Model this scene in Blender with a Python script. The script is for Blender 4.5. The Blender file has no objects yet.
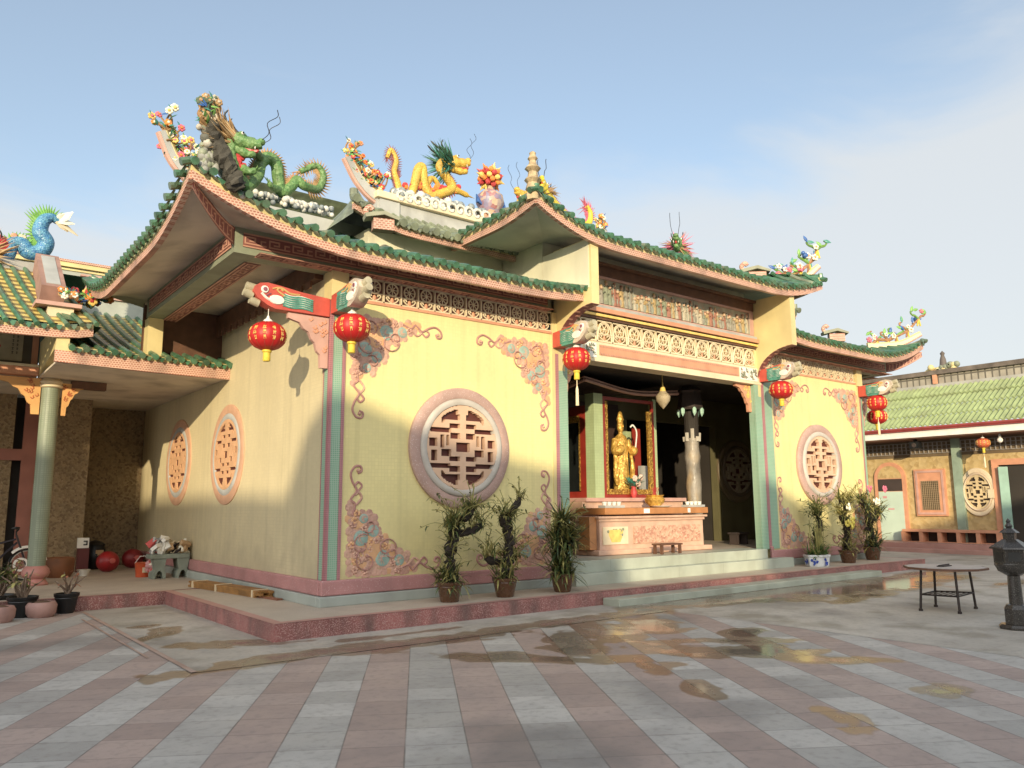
import bpy, bmesh, math, random
from mathutils import Vector, Matrix, noise
rnd = random.Random(7)
R = math.radians
scene = bpy.context.scene
COL = scene.collection

# ------------------------------------------------------------------ camera, world, sun, exposure
CR = Vector((0.78982627, -0.6132924, -0.00684804))
CU = Vector((-0.08814304, -0.12454996, 0.9882905))
CF = Vector((0.60696398, 0.77997419, 0.15243029))
CC = Vector((-4.83383979, -10.54630839, 1.6))
FPX = 785.34
cam = bpy.data.cameras.new("camera")
cam.sensor_width = 36.0
cam.lens = FPX * 36.0 / 1024.0
cam.clip_end = 5000
camo = bpy.data.objects.new("camera", cam)
COL.objects.link(camo)
camo.matrix_world = Matrix(((CR.x, CU.x, -CF.x, CC.x), (CR.y, CU.y, -CF.y, CC.y), (CR.z, CU.z, -CF.z, CC.z), (0, 0, 0, 1)))
scene.camera = camo

SUN_TO = Vector((-0.88, -1.0, 0.29)).normalized()      # towards the sun
elev = math.asin(SUN_TO.z)
az = math.atan2(SUN_TO.x, SUN_TO.y)                     # clockwise from +Y
sun = bpy.data.lights.new("sun", 'SUN')
sun.energy = 2.95
sun.angle = R(0.6)
sun.color = (1.0, 0.84, 0.57)
suno = bpy.data.objects.new("sun", sun)
COL.objects.link(suno)
suno.rotation_euler = SUN_TO.to_track_quat('Z', 'Y').to_euler()
suno.location = (-20, -20, 20)

FILL_GLOW = 4.6
w = bpy.data.worlds.new("World")
scene.world = w
w.use_nodes = True
nt = w.node_tree
bg = nt.nodes["Background"]
sky = nt.nodes.new("ShaderNodeTexSky")
sky.sky_type = 'NISHITA'
sky.sun_disc = False
sky.sun_elevation = elev
sky.sun_rotation = az
sky.air_density = 1.0
sky.dust_density = 1.2
sky.ozone_density = 1.0
# thin cloud veil mixed over the sky, laid out by direction
tc = nt.nodes.new("ShaderNodeTexCoord")
mp = nt.nodes.new("ShaderNodeMapping")
mp.inputs['Scale'].default_value = (1.0, 1.0, 2.6)
n1 = nt.nodes.new("ShaderNodeTexNoise")
n1.inputs['Scale'].default_value = 2.3
n1.inputs['Detail'].default_value = 7
n1.inputs['Roughness'].default_value = 0.55
n1.inputs['Distortion'].default_value = 0.9
sep = nt.nodes.new("ShaderNodeSeparateXYZ")
low = nt.nodes.new("ShaderNodeMapRange")
low.inputs['From Min'].default_value = 0.46
low.inputs['From Max'].default_value = 0.14
low.inputs['To Min'].default_value = -0.14
low.inputs['To Max'].default_value = 0.46
addn = nt.nodes.new("ShaderNodeMath"); addn.operation = 'ADD'
rmp = nt.nodes.new("ShaderNodeMapRange")
rmp.interpolation_type = 'SMOOTHSTEP'
rmp.inputs['From Min'].default_value = 0.44
rmp.inputs['From Max'].default_value = 0.84
rmp.inputs["To Min"].default_value = 0.22
rmp.inputs['To Max'].default_value = 0.88
mixs = nt.nodes.new("ShaderNodeMix"); mixs.data_type = 'RGBA'
mixs.inputs[7].default_value = (3.1, 3.2, 3.25, 1)
nt.links.new(tc.outputs['Generated'], mp.inputs['Vector'])
nt.links.new(mp.outputs['Vector'], n1.inputs['Vector'])
nt.links.new(tc.outputs['Generated'], sep.inputs[0])
nt.links.new(sep.outputs['Z'], low.inputs['Value'])
nt.links.new(n1.outputs['Fac'], addn.inputs[0])
dr = nt.nodes.new("ShaderNodeVectorMath"); dr.operation = 'DOT_PRODUCT'
dr.inputs[1].default_value = (0.98, 0.18, -0.35)
nt.links.new(tc.outputs['Generated'], dr.inputs[0])
bank = nt.nodes.new("ShaderNodeMapRange"); bank.interpolation_type = 'SMOOTHSTEP'
bank.inputs['From Min'].default_value = 0.45; bank.inputs['From Max'].default_value = 0.92
bank.inputs['To Min'].default_value = 0.0; bank.inputs['To Max'].default_value = 0.36
nt.links.new(dr.outputs['Value'], bank.inputs['Value'])
add2 = nt.nodes.new("ShaderNodeMath"); add2.operation = 'ADD'
nt.links.new(low.outputs[0], add2.inputs[0]); nt.links.new(bank.outputs[0], add2.inputs[1])
nt.links.new(add2.outputs[0], addn.inputs[1])
nt.links.new(addn.outputs[0], rmp.inputs['Value'])
nt.links.new(rmp.outputs[0], mixs.inputs[0])
nt.links.new(sky.outputs[0], mixs.inputs[6])
# hazy sun-side glow added to the sky behind the viewer as fill light
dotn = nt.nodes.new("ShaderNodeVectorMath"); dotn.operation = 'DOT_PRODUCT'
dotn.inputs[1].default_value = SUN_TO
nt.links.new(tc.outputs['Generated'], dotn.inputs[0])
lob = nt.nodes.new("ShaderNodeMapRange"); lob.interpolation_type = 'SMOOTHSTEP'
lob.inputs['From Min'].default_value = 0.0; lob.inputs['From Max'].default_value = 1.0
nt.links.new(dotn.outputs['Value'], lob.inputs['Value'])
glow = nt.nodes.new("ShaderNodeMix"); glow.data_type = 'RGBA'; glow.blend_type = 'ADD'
glow.inputs[7].default_value = (FILL_GLOW * 1.0, FILL_GLOW * 0.95, FILL_GLOW * 0.84, 1)
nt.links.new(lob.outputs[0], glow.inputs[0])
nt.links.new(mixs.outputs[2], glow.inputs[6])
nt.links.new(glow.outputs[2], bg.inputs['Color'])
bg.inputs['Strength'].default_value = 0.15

vs = scene.view_settings
vs.view_transform = 'Standard'
vs.look = 'None'
vs.exposure = 0.74
vs.gamma = 1.0
vs.use_curve_mapping = False
scene.cycles.max_bounces = 6
scene.cycles.use_denoising = True

# ------------------------------------------------------------------ helpers
def at(u, v, ax, val):
    d = CR * ((u - 512) / FPX) + CU * (-(v - 384) / FPX) + CF
    i = 'xyz'.index(ax)
    return CC + d * ((val - CC[i]) / d[i])

def V(*a): return Vector(a)

MATS = {}
def M(name, col, rough=0.7, var=0.18, scale=3.0, bump=0.12, bscale=50, grid=None, speck=None, metal=0.0,
      grime=None, cells=None, coat=0.0, waves=None, weather=0.0):
    if name in MATS: return MATS[name]
    m = bpy.data.materials.new(name)
    m.use_nodes = True
    t = m.node_tree; N = t.nodes; L = t.links
    b = N["Principled BSDF"]
    b.inputs['Roughness'].default_value = rough
    b.inputs['Metallic'].default_value = metal
    if coat:
        b.inputs['Coat Weight'].default_value = coat
        b.inputs['Coat Roughness'].default_value = 0.12
    tc = N.new("ShaderNodeTexCoord")
    vec = tc.outputs['Object']
    def noise_(sc, det=5, v=None):
        n = N.new("ShaderNodeTexNoise")
        n.inputs['Scale'].default_value = sc
        n.inputs['Detail'].default_value = det
        L.new(v or vec, n.inputs['Vector'])
        return n.outputs['Fac']
    def rng(src, a, c, lo=0.0, hi=1.0):
        r = N.new("ShaderNodeMapRange")
        r.inputs['From Min'].default_value = a; r.inputs['From Max'].default_value = c
        r.inputs['To Min'].default_value = lo; r.inputs['To Max'].default_value = hi
        L.new(src, r.inputs['Value']); return r.outputs[0]
    def mix(f, a, c, mode='MIX'):
        x = N.new("ShaderNodeMix"); x.data_type = 'RGBA'; x.blend_type = mode
        for s, idx in ((f, 0), (a, 6), (c, 7)):
            if isinstance(s, (float, int)): x.inputs[idx].default_value = s
            elif isinstance(s, tuple): x.inputs[idx].default_value = (*s[:3], 1)
            else: L.new(s, x.inputs[idx])
        return x.outputs[2]
    lo = tuple(c * (1 - var) for c in col); hi = tuple(min(1, c * (1 + var * 0.7)) for c in col)
    c = mix(rng(noise_(scale), 0.3, 0.7), lo, hi)
    hgt = noise_(bscale, 4)
    if cells:
        vo = N.new("ShaderNodeTexVoronoi"); vo.inputs['Scale'].default_value = cells[0]
        L.new(vec, vo.inputs['Vector'])
        sp = N.new("ShaderNodeSeparateColor"); L.new(vo.outputs['Color'], sp.inputs[0])
        c = mix(rng(sp.outputs[0], 0.0, 1.0, 0.0, cells[2]), c, cells[1])
        if len(cells) > 3:
            c = mix(rng(sp.outputs[1], 0.6, 0.95, 0.0, cells[2]), c, cells[3])
        hgt = vo.outputs['Distance']
    if speck:
        c = mix(rng(noise_(speck[1], 2), speck[2], speck[2] + 0.06), c, speck[0])
    if grid:
        sx = N.new("ShaderNodeSeparateXYZ"); L.new(vec, sx.inputs[0])
        ad = N.new("ShaderNodeMath"); ad.operation = 'ADD'
        L.new(sx.outputs[0], ad.inputs[0]); L.new(sx.outputs[1], ad.inputs[1])
        cb = N.new("ShaderNodeCombineXYZ"); L.new(ad.outputs[0], cb.inputs[0]); L.new(sx.outputs[2], cb.inputs[1])
        br = N.new("ShaderNodeTexBrick"); br.offset = grid[4] if len(grid) > 4 else 0.0
        br.inputs['Scale'].default_value = 1.0
        br.inputs['Brick Width'].default_value = grid[0]; br.inputs['Row Height'].default_value = grid[1]
        br.inputs['Mortar Size'].default_value = grid[2]; br.inputs['Mortar Smooth'].default_value = 0.3
        br.inputs['Color1'].default_value = (0, 0, 0, 1); br.inputs['Color2'].default_value = (1, 1, 1, 1)
        br.inputs['Mortar'].default_value = (0.5, 0.5, 0.5, 1)
        L.new(cb.outputs[0], br.inputs['Vector'])
        gv = N.new("ShaderNodeSeparateColor"); L.new(br.outputs['Color'], gv.inputs[0])
        c = mix(1.0, c, mix(gv.outputs[0], (0.965, 0.965, 0.965), (1.02, 1.02, 1.02)), 'MULTIPLY')
        mc = grid[3]
        if not isinstance(mc, tuple): mc = tuple(x * mc for x in col)
        c = mix(br.outputs['Fac'], c, mc)
    if grime:
        mp = N.new("ShaderNodeMapping"); mp.inputs['Scale'].default_value = (1.0, 1.0, 0.35)
        L.new(vec, mp.inputs['Vector'])
        g = noise_(grime[2] if len(grime) > 2 else 1.6, 8, mp.outputs[0])
        c = mix(rng(g, 0.48, 0.75, 0.0, grime[1]), c, grime[0])
    if weather:                                  # rain streaks and splashed dirt near the foot
        mp2 = N.new("ShaderNodeMapping"); mp2.inputs['Scale'].default_value = (7.0, 7.0, 0.22)
        L.new(vec, mp2.inputs['Vector'])
        c = mix(rng(noise_(1.0, 6, mp2.outputs[0]), 0.50, 0.78, 0.0, 0.30 * weather), c, tuple(x * 0.55 for x in col))
        sz = N.new("ShaderNodeSeparateXYZ"); L.new(vec, sz.inputs[0])
        ad2 = N.new("ShaderNodeMath"); ad2.operation = 'ADD'
        L.new(sz.outputs[2], ad2.inputs[0]); L.new(rng(noise_(2.5, 7), 0.3, 0.7, -0.45, 0.45), ad2.inputs[1])
        c = mix(rng(ad2.outputs[0], 0.45, 1.15, 0.42 * weather, 0.0), c, (0.33, 0.28, 0.19))
    if waves:
        wv = N.new("ShaderNodeTexWave"); wv.inputs['Scale'].default_value = waves[0]
        wv.inputs['Distortion'].default_value = waves[1]; wv.bands_direction = waves[3] if len(waves) > 3 else 'Z'
        L.new(vec, wv.inputs['Vector'])
        c = mix(rng(wv.outputs['Fac'], 0.35, 0.65), c, waves[2])
    L.new(c, b.inputs['Base Color'])
    L.new(rng(noise_(scale * 4, 3), 0.2, 0.8, max(0.03, rough - 0.1), min(1, rough + 0.12)), b.inputs['Roughness'])
    if bump:
        bp = N.new("ShaderNodeBump"); bp.inputs['Strength'].default_value = bump
        bp.inputs['Distance'].default_value = 0.02
        L.new(hgt, bp.inputs['Height']); L.new(bp.outputs[0], b.inputs['Normal'])
    MATS[name] = m
    return m

class MB:
    def __init__(s): s.v = []; s.f = []; s.m = []
    def add(s, vs, fs, mi=0):
        o = len(s.v); s.v.extend([tuple(p) for p in vs])
        for f in fs: s.f.append(tuple(i + o for i in f)); s.m.append(mi)
    def box(s, a, b, mi=0):
        x0, y0, z0 = a; x1, y1, z1 = b
        s.add([(x0,y0,z0),(x1,y0,z0),(x1,y1,z0),(x0,y1,z0),(x0,y0,z1),(x1,y0,z1),(x1,y1,z1),(x0,y1,z1)],
              [(3,2,1,0),(4,5,6,7),(0,1,5,4),(1,2,6,5),(2,3,7,6),(3,0,4,7)], mi)
    def obox(s, c, ax, ay, az, mi=0):          # centre and half axes
        c = Vector(c); ax = Vector(ax); ay = Vector(ay); az = Vector(az)
        pts = [c - ax - ay - az, c + ax - ay - az, c + ax + ay - az, c - ax + ay - az,
               c - ax - ay + az, c + ax - ay + az, c + ax + ay + az, c - ax + ay + az]
        s.add(pts, [(3,2,1,0),(4,5,6,7),(0,1,5,4),(1,2,6,5),(2,3,7,6),(3,0,4,7)], mi)
    def prism(s, poly, o, u, v, t, mi=0):      # poly in (u,v), extruded by vector t
        o = Vector(o); u = Vector(u); v = Vector(v); t = Vector(t); n = len(poly)
        a = [o + u * p[0] + v * p[1] for p in poly]; b = [p + t for p in a]
        s.add(a + b, [tuple(range(n - 1, -1, -1)), tuple(range(n, 2 * n))] + [(i, (i + 1) % n, (i + 1) % n + n, i + n) for i in range(n)], mi)
    def tube(s, pts, r, n=8, mi=0, cap=True, flat=1.0, jit=0.0):
        pts = [Vector(p) for p in pts]; k = len(pts)
        rs = r if isinstance(r, (list, tuple)) else [r] * k
        ref = None; vs = []
        for i, p in enumerate(pts):
            t = (pts[min(i + 1, k - 1)] - pts[max(i - 1, 0)])
            t = t.normalized() if t.length > 1e-9 else Vector((0, 0, 1))
            if ref is None:
                ref = t.orthogonal().normalized()
            ref = (ref - t * ref.dot(t)); ref = ref.normalized() if ref.length > 1e-6 else t.orthogonal().normalized()
            bi = t.cross(ref)
            for j in range(n):
                a = 2 * math.pi * j / n
                q = rs[i] * (1 + (rnd.uniform(-jit, jit) if jit else 0))
                vs.append(p + ref * (math.cos(a) * q) + bi * (math.sin(a) * q * flat))
        fs = [(i * n + j, i * n + (j + 1) % n, (i + 1) * n + (j + 1) % n, (i + 1) * n + j) for i in range(k - 1) for j in range(n)]
        if cap: fs += [tuple(range(n - 1, -1, -1)), tuple((k - 1) * n + j for j in range(n))]
        s.add(vs, fs, mi)
    def lathe(s, prof, c=(0,0,0), n=20, mi=0, ax=(0,0,1), ref=(1,0,0), sx=1.0, sy=1.0):
        c = Vector(c); ax = Vector(ax); ref = Vector(ref); bi = ax.cross(ref); k = len(prof); vs = []
        for r, h in prof:
            for j in range(n):
                a = 2 * math.pi * j / n
                vs.append(c + ax * h + ref * (math.cos(a) * r * sx) + bi * (math.sin(a) * r * sy))
        fs = [(i * n + j, i * n + (j + 1) % n, (i + 1) * n + (j + 1) % n, (i + 1) * n + j) for i in range(k - 1) for j in range(n)]
        if prof[0][0] > 1e-6: fs.append(tuple(range(n - 1, -1, -1)))
        if prof[-1][0] > 1e-6: fs.append(tuple((k - 1) * n + j for j in range(n)))
        s.add(vs, fs, mi)
    def ring(s, prof, c, ax, ref, n=48, mi=0, sx=1.0, sy=1.0):   # closed profile ring
        c = Vector(c); ax = Vector(ax); ref = Vector(ref); bi = ax.cross(ref); k = len(prof); vs = []
        for r, h in prof:
            for j in range(n):
                a = 2 * math.pi * j / n
                vs.append(c + ax * h + ref * (math.cos(a) * r * sx) + bi * (math.sin(a) * r * sy))
        s.add(vs, [(i * n + j, i * n + (j + 1) % n, ((i + 1) % k) * n + (j + 1) % n, ((i + 1) % k) * n + j) for i in range(k) for j in range(n)], mi)
    def ball(s, c, r, mi=0, n=10, k=6):
        if not isinstance(r, (tuple, list)): r = (r, r, r)
        c = Vector(c); vs = [c + Vector((0, 0, -r[2]))]
        for i in range(1, k):
            p = -math.pi / 2 + math.pi * i / k
            for j in range(n):
                a = 2 * math.pi * j / n
                vs.append(c + Vector((math.cos(p) * math.cos(a) * r[0], math.cos(p) * math.sin(a) * r[1], math.sin(p) * r[2])))
        vs.append(c + Vector((0, 0, r[2]))); top = len(vs) - 1
        fs = [(0, 1 + (j + 1) % n, 1 + j) for j in range(n)]
        for i in range(k - 2):
            for j in range(n):
                a = 1 + i * n
                fs.append((a + j, a + (j + 1) % n, a + n + (j + 1) % n, a + n + j))
        a = 1 + (k - 2) * n
        fs += [(a + j, a + (j + 1) % n, top) for j in range(n)]
        s.add(vs, fs, mi)
    def cone(s, a, b, r, n=5, mi=0):
        a = Vector(a); b = Vector(b); t = (b - a).normalized(); u = t.orthogonal().normalized(); v = t.cross(u)
        s.add([a + u * (math.cos(2*math.pi*j/n) * r) + v * (math.sin(2*math.pi*j/n) * r) for j in range(n)] + [b],
              [(j, (j + 1) % n, n) for j in range(n)] + [tuple(range(n - 1, -1, -1))], mi)
    def grid(s, f, nu, nv, mi=0):
        vs = [f(i / nu, j / nv) for j in range(nv + 1) for i in range(nu + 1)]
        s.add(vs, [(j*(nu+1)+i, j*(nu+1)+i+1, (j+1)*(nu+1)+i+1, (j+1)*(nu+1)+i) for j in range(nv) for i in range(nu)], mi)
    def leaf(s, p, d, ln, wd, droop=0.5, mi=0, seg=3):
        p = Vector(p); d = Vector(d).normalized(); side = d.cross(Vector((0, 0, 1)))
        side = side.normalized() if side.length > 1e-4 else Vector((1, 0, 0))
        vs = []; q = p.copy(); dd = d.copy()
        for i in range(seg + 1):
            t = i / seg; wv = wd * 0.5 * (math.sin(math.pi * min(0.98, 0.15 + 0.85 * t)))
            vs += [q - side * wv, q + side * wv]
            dd = (dd + Vector((0, 0, -droop / seg))).normalized(); q = q + dd * (ln / seg)
        s.add(vs, [(2*i, 2*i+1, 2*i+3, 2*i+2) for i in range(seg)], mi)
    def build(s, name, mats, parent=None, smooth=None, bevel=0.0):
        me = bpy.data.meshes.new(name)
        me.from_pydata(s.v, [], s.f)
        if not isinstance(mats, (list, tuple)): mats = [mats]
        for m in mats: me.materials.append(m)
        if len(mats) > 1: me.polygons.foreach_set('material_index', s.m)
        if smooth:
            me.polygons.foreach_set('use_smooth', [True] * len(me.polygons))
            me.set_sharp_from_angle(angle=R(smooth))
        me.update()
        o = bpy.data.objects.new(name, me); COL.objects.link(o)
        if bevel:
            bv = o.modifiers.new("bevel", 'BEVEL'); bv.width = bevel; bv.segments = 2; bv.limit_method = 'ANGLE'
        if parent is not None:
            o.parent = parent
            wl = Vector((0, 0, 0)); q = parent
            while q is not None: wl += q.location; q = q.parent
            o.location = -wl if parent.get('world', 1) else (0, 0, 0)
        return o

def thing(name, label, cat, loc=(0, 0, 0), group=None, local=False):
    o = bpy.data.objects.new(name, None); COL.objects.link(o)
    o.location = loc; o['label'] = label; o['category'] = cat
    o.empty_display_size = 0.1
    if group: o['group'] = group
    if local: LOCAL.add(o.name)
    return o
LOCAL = set()
def build(mb, name, mats, parent=None, smooth=None, bevel=0.0):
    """mesh written in world metres unless its thing is marked local"""
    o = mb.build(name, mats, None, smooth, bevel)
    if parent is not None:
        root = parent
        while root.parent is not None: root = root.parent
        o.parent = parent
        if root.name not in LOCAL and root.type == 'EMPTY':
            o.location = (-root.location) if parent is root else (0, 0, 0)
    return o
def boxes(name, lst, m, parent, bevel=0.0):
    for a, b_ in lst:
        mb = MB(); mb.box(a, b_); build(mb, name, m, parent, bevel=bevel)
def tag(o, label, cat, group=None):
    o['label'] = label; o['category'] = cat
    if group: o['group'] = group
    return o
def struct(o, kind='structure'):
    o['kind'] = kind; return o
def dup(o, loc, label=None, rotz=0.0, parent=None):
    c = o.copy(); COL.objects.link(c)
    if parent is None:
        c.location = loc; c.rotation_euler = (0, 0, rotz)
        if label: c['label'] = label
    else: c.parent = parent
    for ch in list(o.children): dup(ch, None, parent=c)
    return c
def cr(pts, k=6):                                # Catmull-Rom through points
    pts = [Vector(p) for p in pts]; out = []
    P = [pts[0] * 2 - pts[1]] + pts + [pts[-1] * 2 - pts[-2]]
    for i in range(1, len(P) - 2):
        for j in range(k):
            t = j / k; a, b, c, d = P[i-1], P[i], P[i+1], P[i+2]
            out.append(0.5 * ((2*b) + (c - a) * t + (2*a - 5*b + 4*c - d) * t*t + (-a + 3*b - 3*c + d) * t**3))
    out.append(pts[-1]); return out
def lerp(a, b, t): return a + (b - a) * t

# ------------------------------------------------------------------ materials
wallY = M("yellow_mosaic_wall", (0.76, 0.66, 0.31), 0.6, 0.08, 1.2, 0.06, 30, grid=(0.055, 0.055, 0.004, 0.93), grime=((0.56, 0.46, 0.24), 0.30), weather=1.0)
wallC = M("cream_mosaic_wall", (0.61, 0.52, 0.32), 0.65, 0.08, 1.0, 0.06, 30, grid=(0.055, 0.055, 0.004, 0.93), grime=((0.46, 0.39, 0.25), 0.35), weather=1.0)
yel = M("yellow_paint", (0.68, 0.565, 0.28), 0.6, 0.12, 2.0, 0.06, grime=((0.35, 0.28, 0.15), 0.45))
palewall = M("pale_plaster", (0.74, 0.70, 0.52), 0.75, 0.1, 1.5, 0.08, grime=((0.4, 0.36, 0.27), 0.5))
soffit = M("soffit_plaster", (0.62, 0.54, 0.43), 0.85, 0.14, 1.2, 0.1, grime=((0.24, 0.20, 0.16), 0.7, 1.4))
dark = M("dark_paint", (0.05, 0.035, 0.03), 0.7, 0.3, 2.0)
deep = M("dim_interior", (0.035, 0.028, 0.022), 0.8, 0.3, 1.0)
greenS = M("green_mosaic", (0.19, 0.38, 0.25), 0.45, 0.15, 3, 0.05, grid=(0.03, 0.03, 0.005, (0.36, 0.46, 0.36)), grime=((0.30, 0.36, 0.26), 0.5))
mauve = M("mauve_mosaic", (0.33, 0.15, 0.16), 0.5, 0.15, 4, 0.05, grid=(0.03, 0.03, 0.004, 1.4))
greyP = M("grey_plaster", (0.42, 0.42, 0.40), 0.8, 0.14, 3, 0.1, grime=((0.2, 0.19, 0.17), 0.5))
pinkB = M("pink_plinth", (0.46, 0.22, 0.21), 0.55, 0.15, 3, 0.08, speck=((0.62, 0.45, 0.42), 60, 0.62), grime=((0.25, 0.13, 0.12), 0.5))
greyB = M("grey_green_plinth", (0.37, 0.40, 0.36), 0.5, 0.15, 2, 0.06, grime=((0.2, 0.2, 0.17), 0.5))
redK = M("red_mosaic_kerb", (0.27, 0.095, 0.085), 0.5, 0.4, 2.2, 0.1, speck=((0.52, 0.34, 0.30), 95, 0.55), grime=((0.11, 0.07, 0.06), 0.9, 3.4))
ledgeT = M("ledge_terrazzo", (0.47, 0.40, 0.32), 0.6, 0.12, 1.5, 0.06, speck=((0.3, 0.22, 0.18), 90, 0.62), grime=((0.30, 0.24, 0.19), 0.5))
edgeP = M("pink_edge_tile", (0.44, 0.24, 0.20), 0.6, 0.15, 2, 0.06, grime=((0.25, 0.16, 0.13), 0.6))
stepG = M("step_tile_green", (0.42, 0.45, 0.37), 0.4, 0.15, 2, 0.05, grid=(1.35, 2.0, 0.006, 0.7), grime=((0.24, 0.24, 0.18), 0.7))
fascP = M("pink_mosaic_fascia", (0.40, 0.15, 0.10), 0.55, 0.22, 2, 0.06, grid=(0.048, 0.036, 0.009, (0.62, 0.42, 0.32), 0.5), grime=((0.16, 0.10, 0.08), 0.75, 2.5))
tileG = M("green_glazed_tile", (0.06, 0.155, 0.085), 0.36, 0.55, 5, 0.15, 20, grime=((0.15, 0.16, 0.11), 0.8, 2.6), coat=0.2)
tileD = M("dull_green_tile", (0.22, 0.25, 0.17), 0.5, 0.4, 5, 0.1, 20, grime=((0.10, 0.10, 0.08), 0.7, 3.0))
tileY = M("yellow_glazed_tile", (0.66, 0.50, 0.16), 0.35, 0.25, 5, 0.1, waves=(3.0, 0.3, (0.22, 0.15, 0.05), 'Z'))
keyR = M("key_ground_red", (0.24, 0.09, 0.075), 0.6, 0.2, 4)
keyP = M("key_line_pink", (0.52, 0.28, 0.20), 0.6, 0.15, 4)
sage = M("sage_green_paint", (0.26, 0.285, 0.20), 0.6, 0.15, 3, grime=((0.16, 0.16, 0.12), 0.5))
cream = M("cream_paint", (0.74, 0.62, 0.42), 0.6, 0.1, 3, grime=((0.4, 0.32, 0.22), 0.4))
pinkPl = M("pink_plaster", (0.55, 0.33, 0.27), 0.65, 0.15, 4, grime=((0.36, 0.22, 0.2), 0.35))
salmon = M("salmon_paint", (0.62, 0.30, 0.18), 0.6, 0.15, 4)
gold = M("gold_leaf", (0.72, 0.44, 0.10), 0.42, 0.35, 14, 0.9, 24, metal=0.35, cells=(16, (0.34, 0.17, 0.03), 0.6))
goldP = M("gold_paint", (0.78, 0.55, 0.16), 0.45, 0.2, 10)
redG = M("red_lacquer", (0.27, 0.03, 0.02), 0.35, 0.15, 5, 0.03)
redL = M("lantern_red_silk", (0.46, 0.014, 0.014), 0.5, 0.15, 6, 0.1, 120)
white = M("white_paint", (0.78, 0.76, 0.70), 0.6, 0.1, 4)
black = M("black_paint", (0.02, 0.02, 0.02), 0.5, 0.3, 4)
brownP = M("brown_glazed_pot", (0.10, 0.045, 0.02), 0.25, 0.18, 3, 0.02, coat=0.4)
bark = M("dark_bark", (0.035, 0.026, 0.02), 0.95, 0.5, 12, 0.7, 30)
leafA = M("leaf_green", (0.09, 0.12, 0.035), 0.55, 0.5, 9, 0.0)
leafB = M("leaf_olive", (0.30, 0.27, 0.09), 0.6, 0.5, 9, 0.0)
leafC = M("leaf_dark", (0.035, 0.06, 0.022), 0.55, 0.4, 9, 0.0)
petalY = M("yellow_petal", (0.75, 0.62, 0.12), 0.6, 0.15, 9)
petalW = M("white_petal", (0.80, 0.76, 0.62), 0.6, 0.1, 9)
petalP = M("pink_petal", (0.60, 0.15, 0.22), 0.6, 0.2, 9)
orange = M("orange_glaze", (0.70, 0.25, 0.06), 0.4, 0.25, 12)
redC = M("red_glaze", (0.50, 0.06, 0.06), 0.4, 0.25, 12)
blueC = M("blue_glaze", (0.05, 0.13, 0.36), 0.35, 0.35, 12)
tealC = M("teal_glaze", (0.08, 0.28, 0.22), 0.35, 0.3, 12)
greenC = M("green_scale_glaze", (0.085, 0.20, 0.06), 0.5, 0.35, 8, 0.6, cells=(26, (0.20, 0.33, 0.12), 0.9), grime=((0.10, 0.10, 0.06), 0.6, 4))
yellC = M("yellow_scale_glaze", (0.58, 0.35, 0.05), 0.5, 0.25, 8, 0.6, cells=(26, (0.70, 0.48, 0.10), 0.8), grime=((0.25, 0.15, 0.05), 0.6, 4))
blueSc = M("blue_scale_glaze", (0.04, 0.16, 0.36), 0.35, 0.3, 8, 0.5, cells=(30, (0.16, 0.38, 0.50), 0.9))
spikeB = M("tan_spike_glaze", (0.42, 0.26, 0.12), 0.5, 0.4, 12)
cloudW = M("white_cloud_glaze", (0.66, 0.64, 0.58), 0.55, 0.25, 14)
cloudG = M("grey_cloud_glaze", (0.24, 0.27, 0.28), 0.55, 0.3, 14)
stoneC = M("pebble_stone_wall", (0.22, 0.155, 0.085), 0.8, 0.2, 5, 0.6, cells=(22, (0.31, 0.235, 0.135), 0.8, (0.13, 0.085, 0.05)))
stoneO = M("ochre_stone_wall", (0.50, 0.36, 0.16), 0.75, 0.15, 5, 0.5, cells=(9, (0.58, 0.44, 0.23), 0.7, (0.38, 0.26, 0.11)))
concrete = M("concrete", (0.40, 0.385, 0.35), 0.8, 0.18, 2, 0.15, speck=((0.28, 0.26, 0.24), 80, 0.64), grime=((0.2, 0.19, 0.17), 0.4))
granite = M("dark_polished_granite", (0.045, 0.04, 0.036), 0.16, 0.3, 6, 0.05, speck=((0.2, 0.18, 0.16), 120, 0.62))
colG = M("green_column_mosaic", (0.25, 0.29, 0.21), 0.5, 0.2, 3, 0.06, grid=(0.04, 0.04, 0.005, 0.75), grime=((0.18, 0.2, 0.16), 0.4))
steel = M("dark_steel", (0.045, 0.035, 0.032), 0.5, 0.3, 8, metal=0.6)
wood = M("bamboo_lath", (0.30, 0.15, 0.045), 0.55, 0.35, 6, 0.1)
woodD = M("dark_wood", (0.13, 0.06, 0.035), 0.6, 0.3, 6)
altO = M("altar_orange_marble", (0.46, 0.20, 0.075), 0.4, 0.2, 4)
altP = M("altar_pink_marble", (0.62, 0.40, 0.29), 0.5, 0.15, 5)
altR = M("altar_relief", (0.45, 0.20, 0.14), 0.6, 0.2, 9, 0.6, cells=(24, (0.68, 0.46, 0.32), 1.0))
glassD = M("dark_glass", (0.012, 0.014, 0.014), 0.05, 0.3, 2, 0.0)
paleG = M("pale_green_tile", (0.40, 0.48, 0.26), 0.5, 0.12, 3, grid=(0.06, 0.06, 0.004, 0.85))
roofG = M("green_cement_tile", (0.30, 0.36, 0.17), 0.7, 0.22, 3, 0.1, grime=((0.2, 0.2, 0.12), 0.5))
blueW = M("blue_white_porcelain", (0.68, 0.70, 0.72), 0.2, 0.08, 5, 0.0, cells=(14, (0.06, 0.12, 0.42), 0.0, (0.05, 0.10, 0.40)), coat=0.5)
blackPl = M("black_plastic", (0.012, 0.013, 0.014), 0.4, 0.3, 5)
mint = M("mint_door_paint", (0.52, 0.64, 0.54), 0.5, 0.08, 2)

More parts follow.
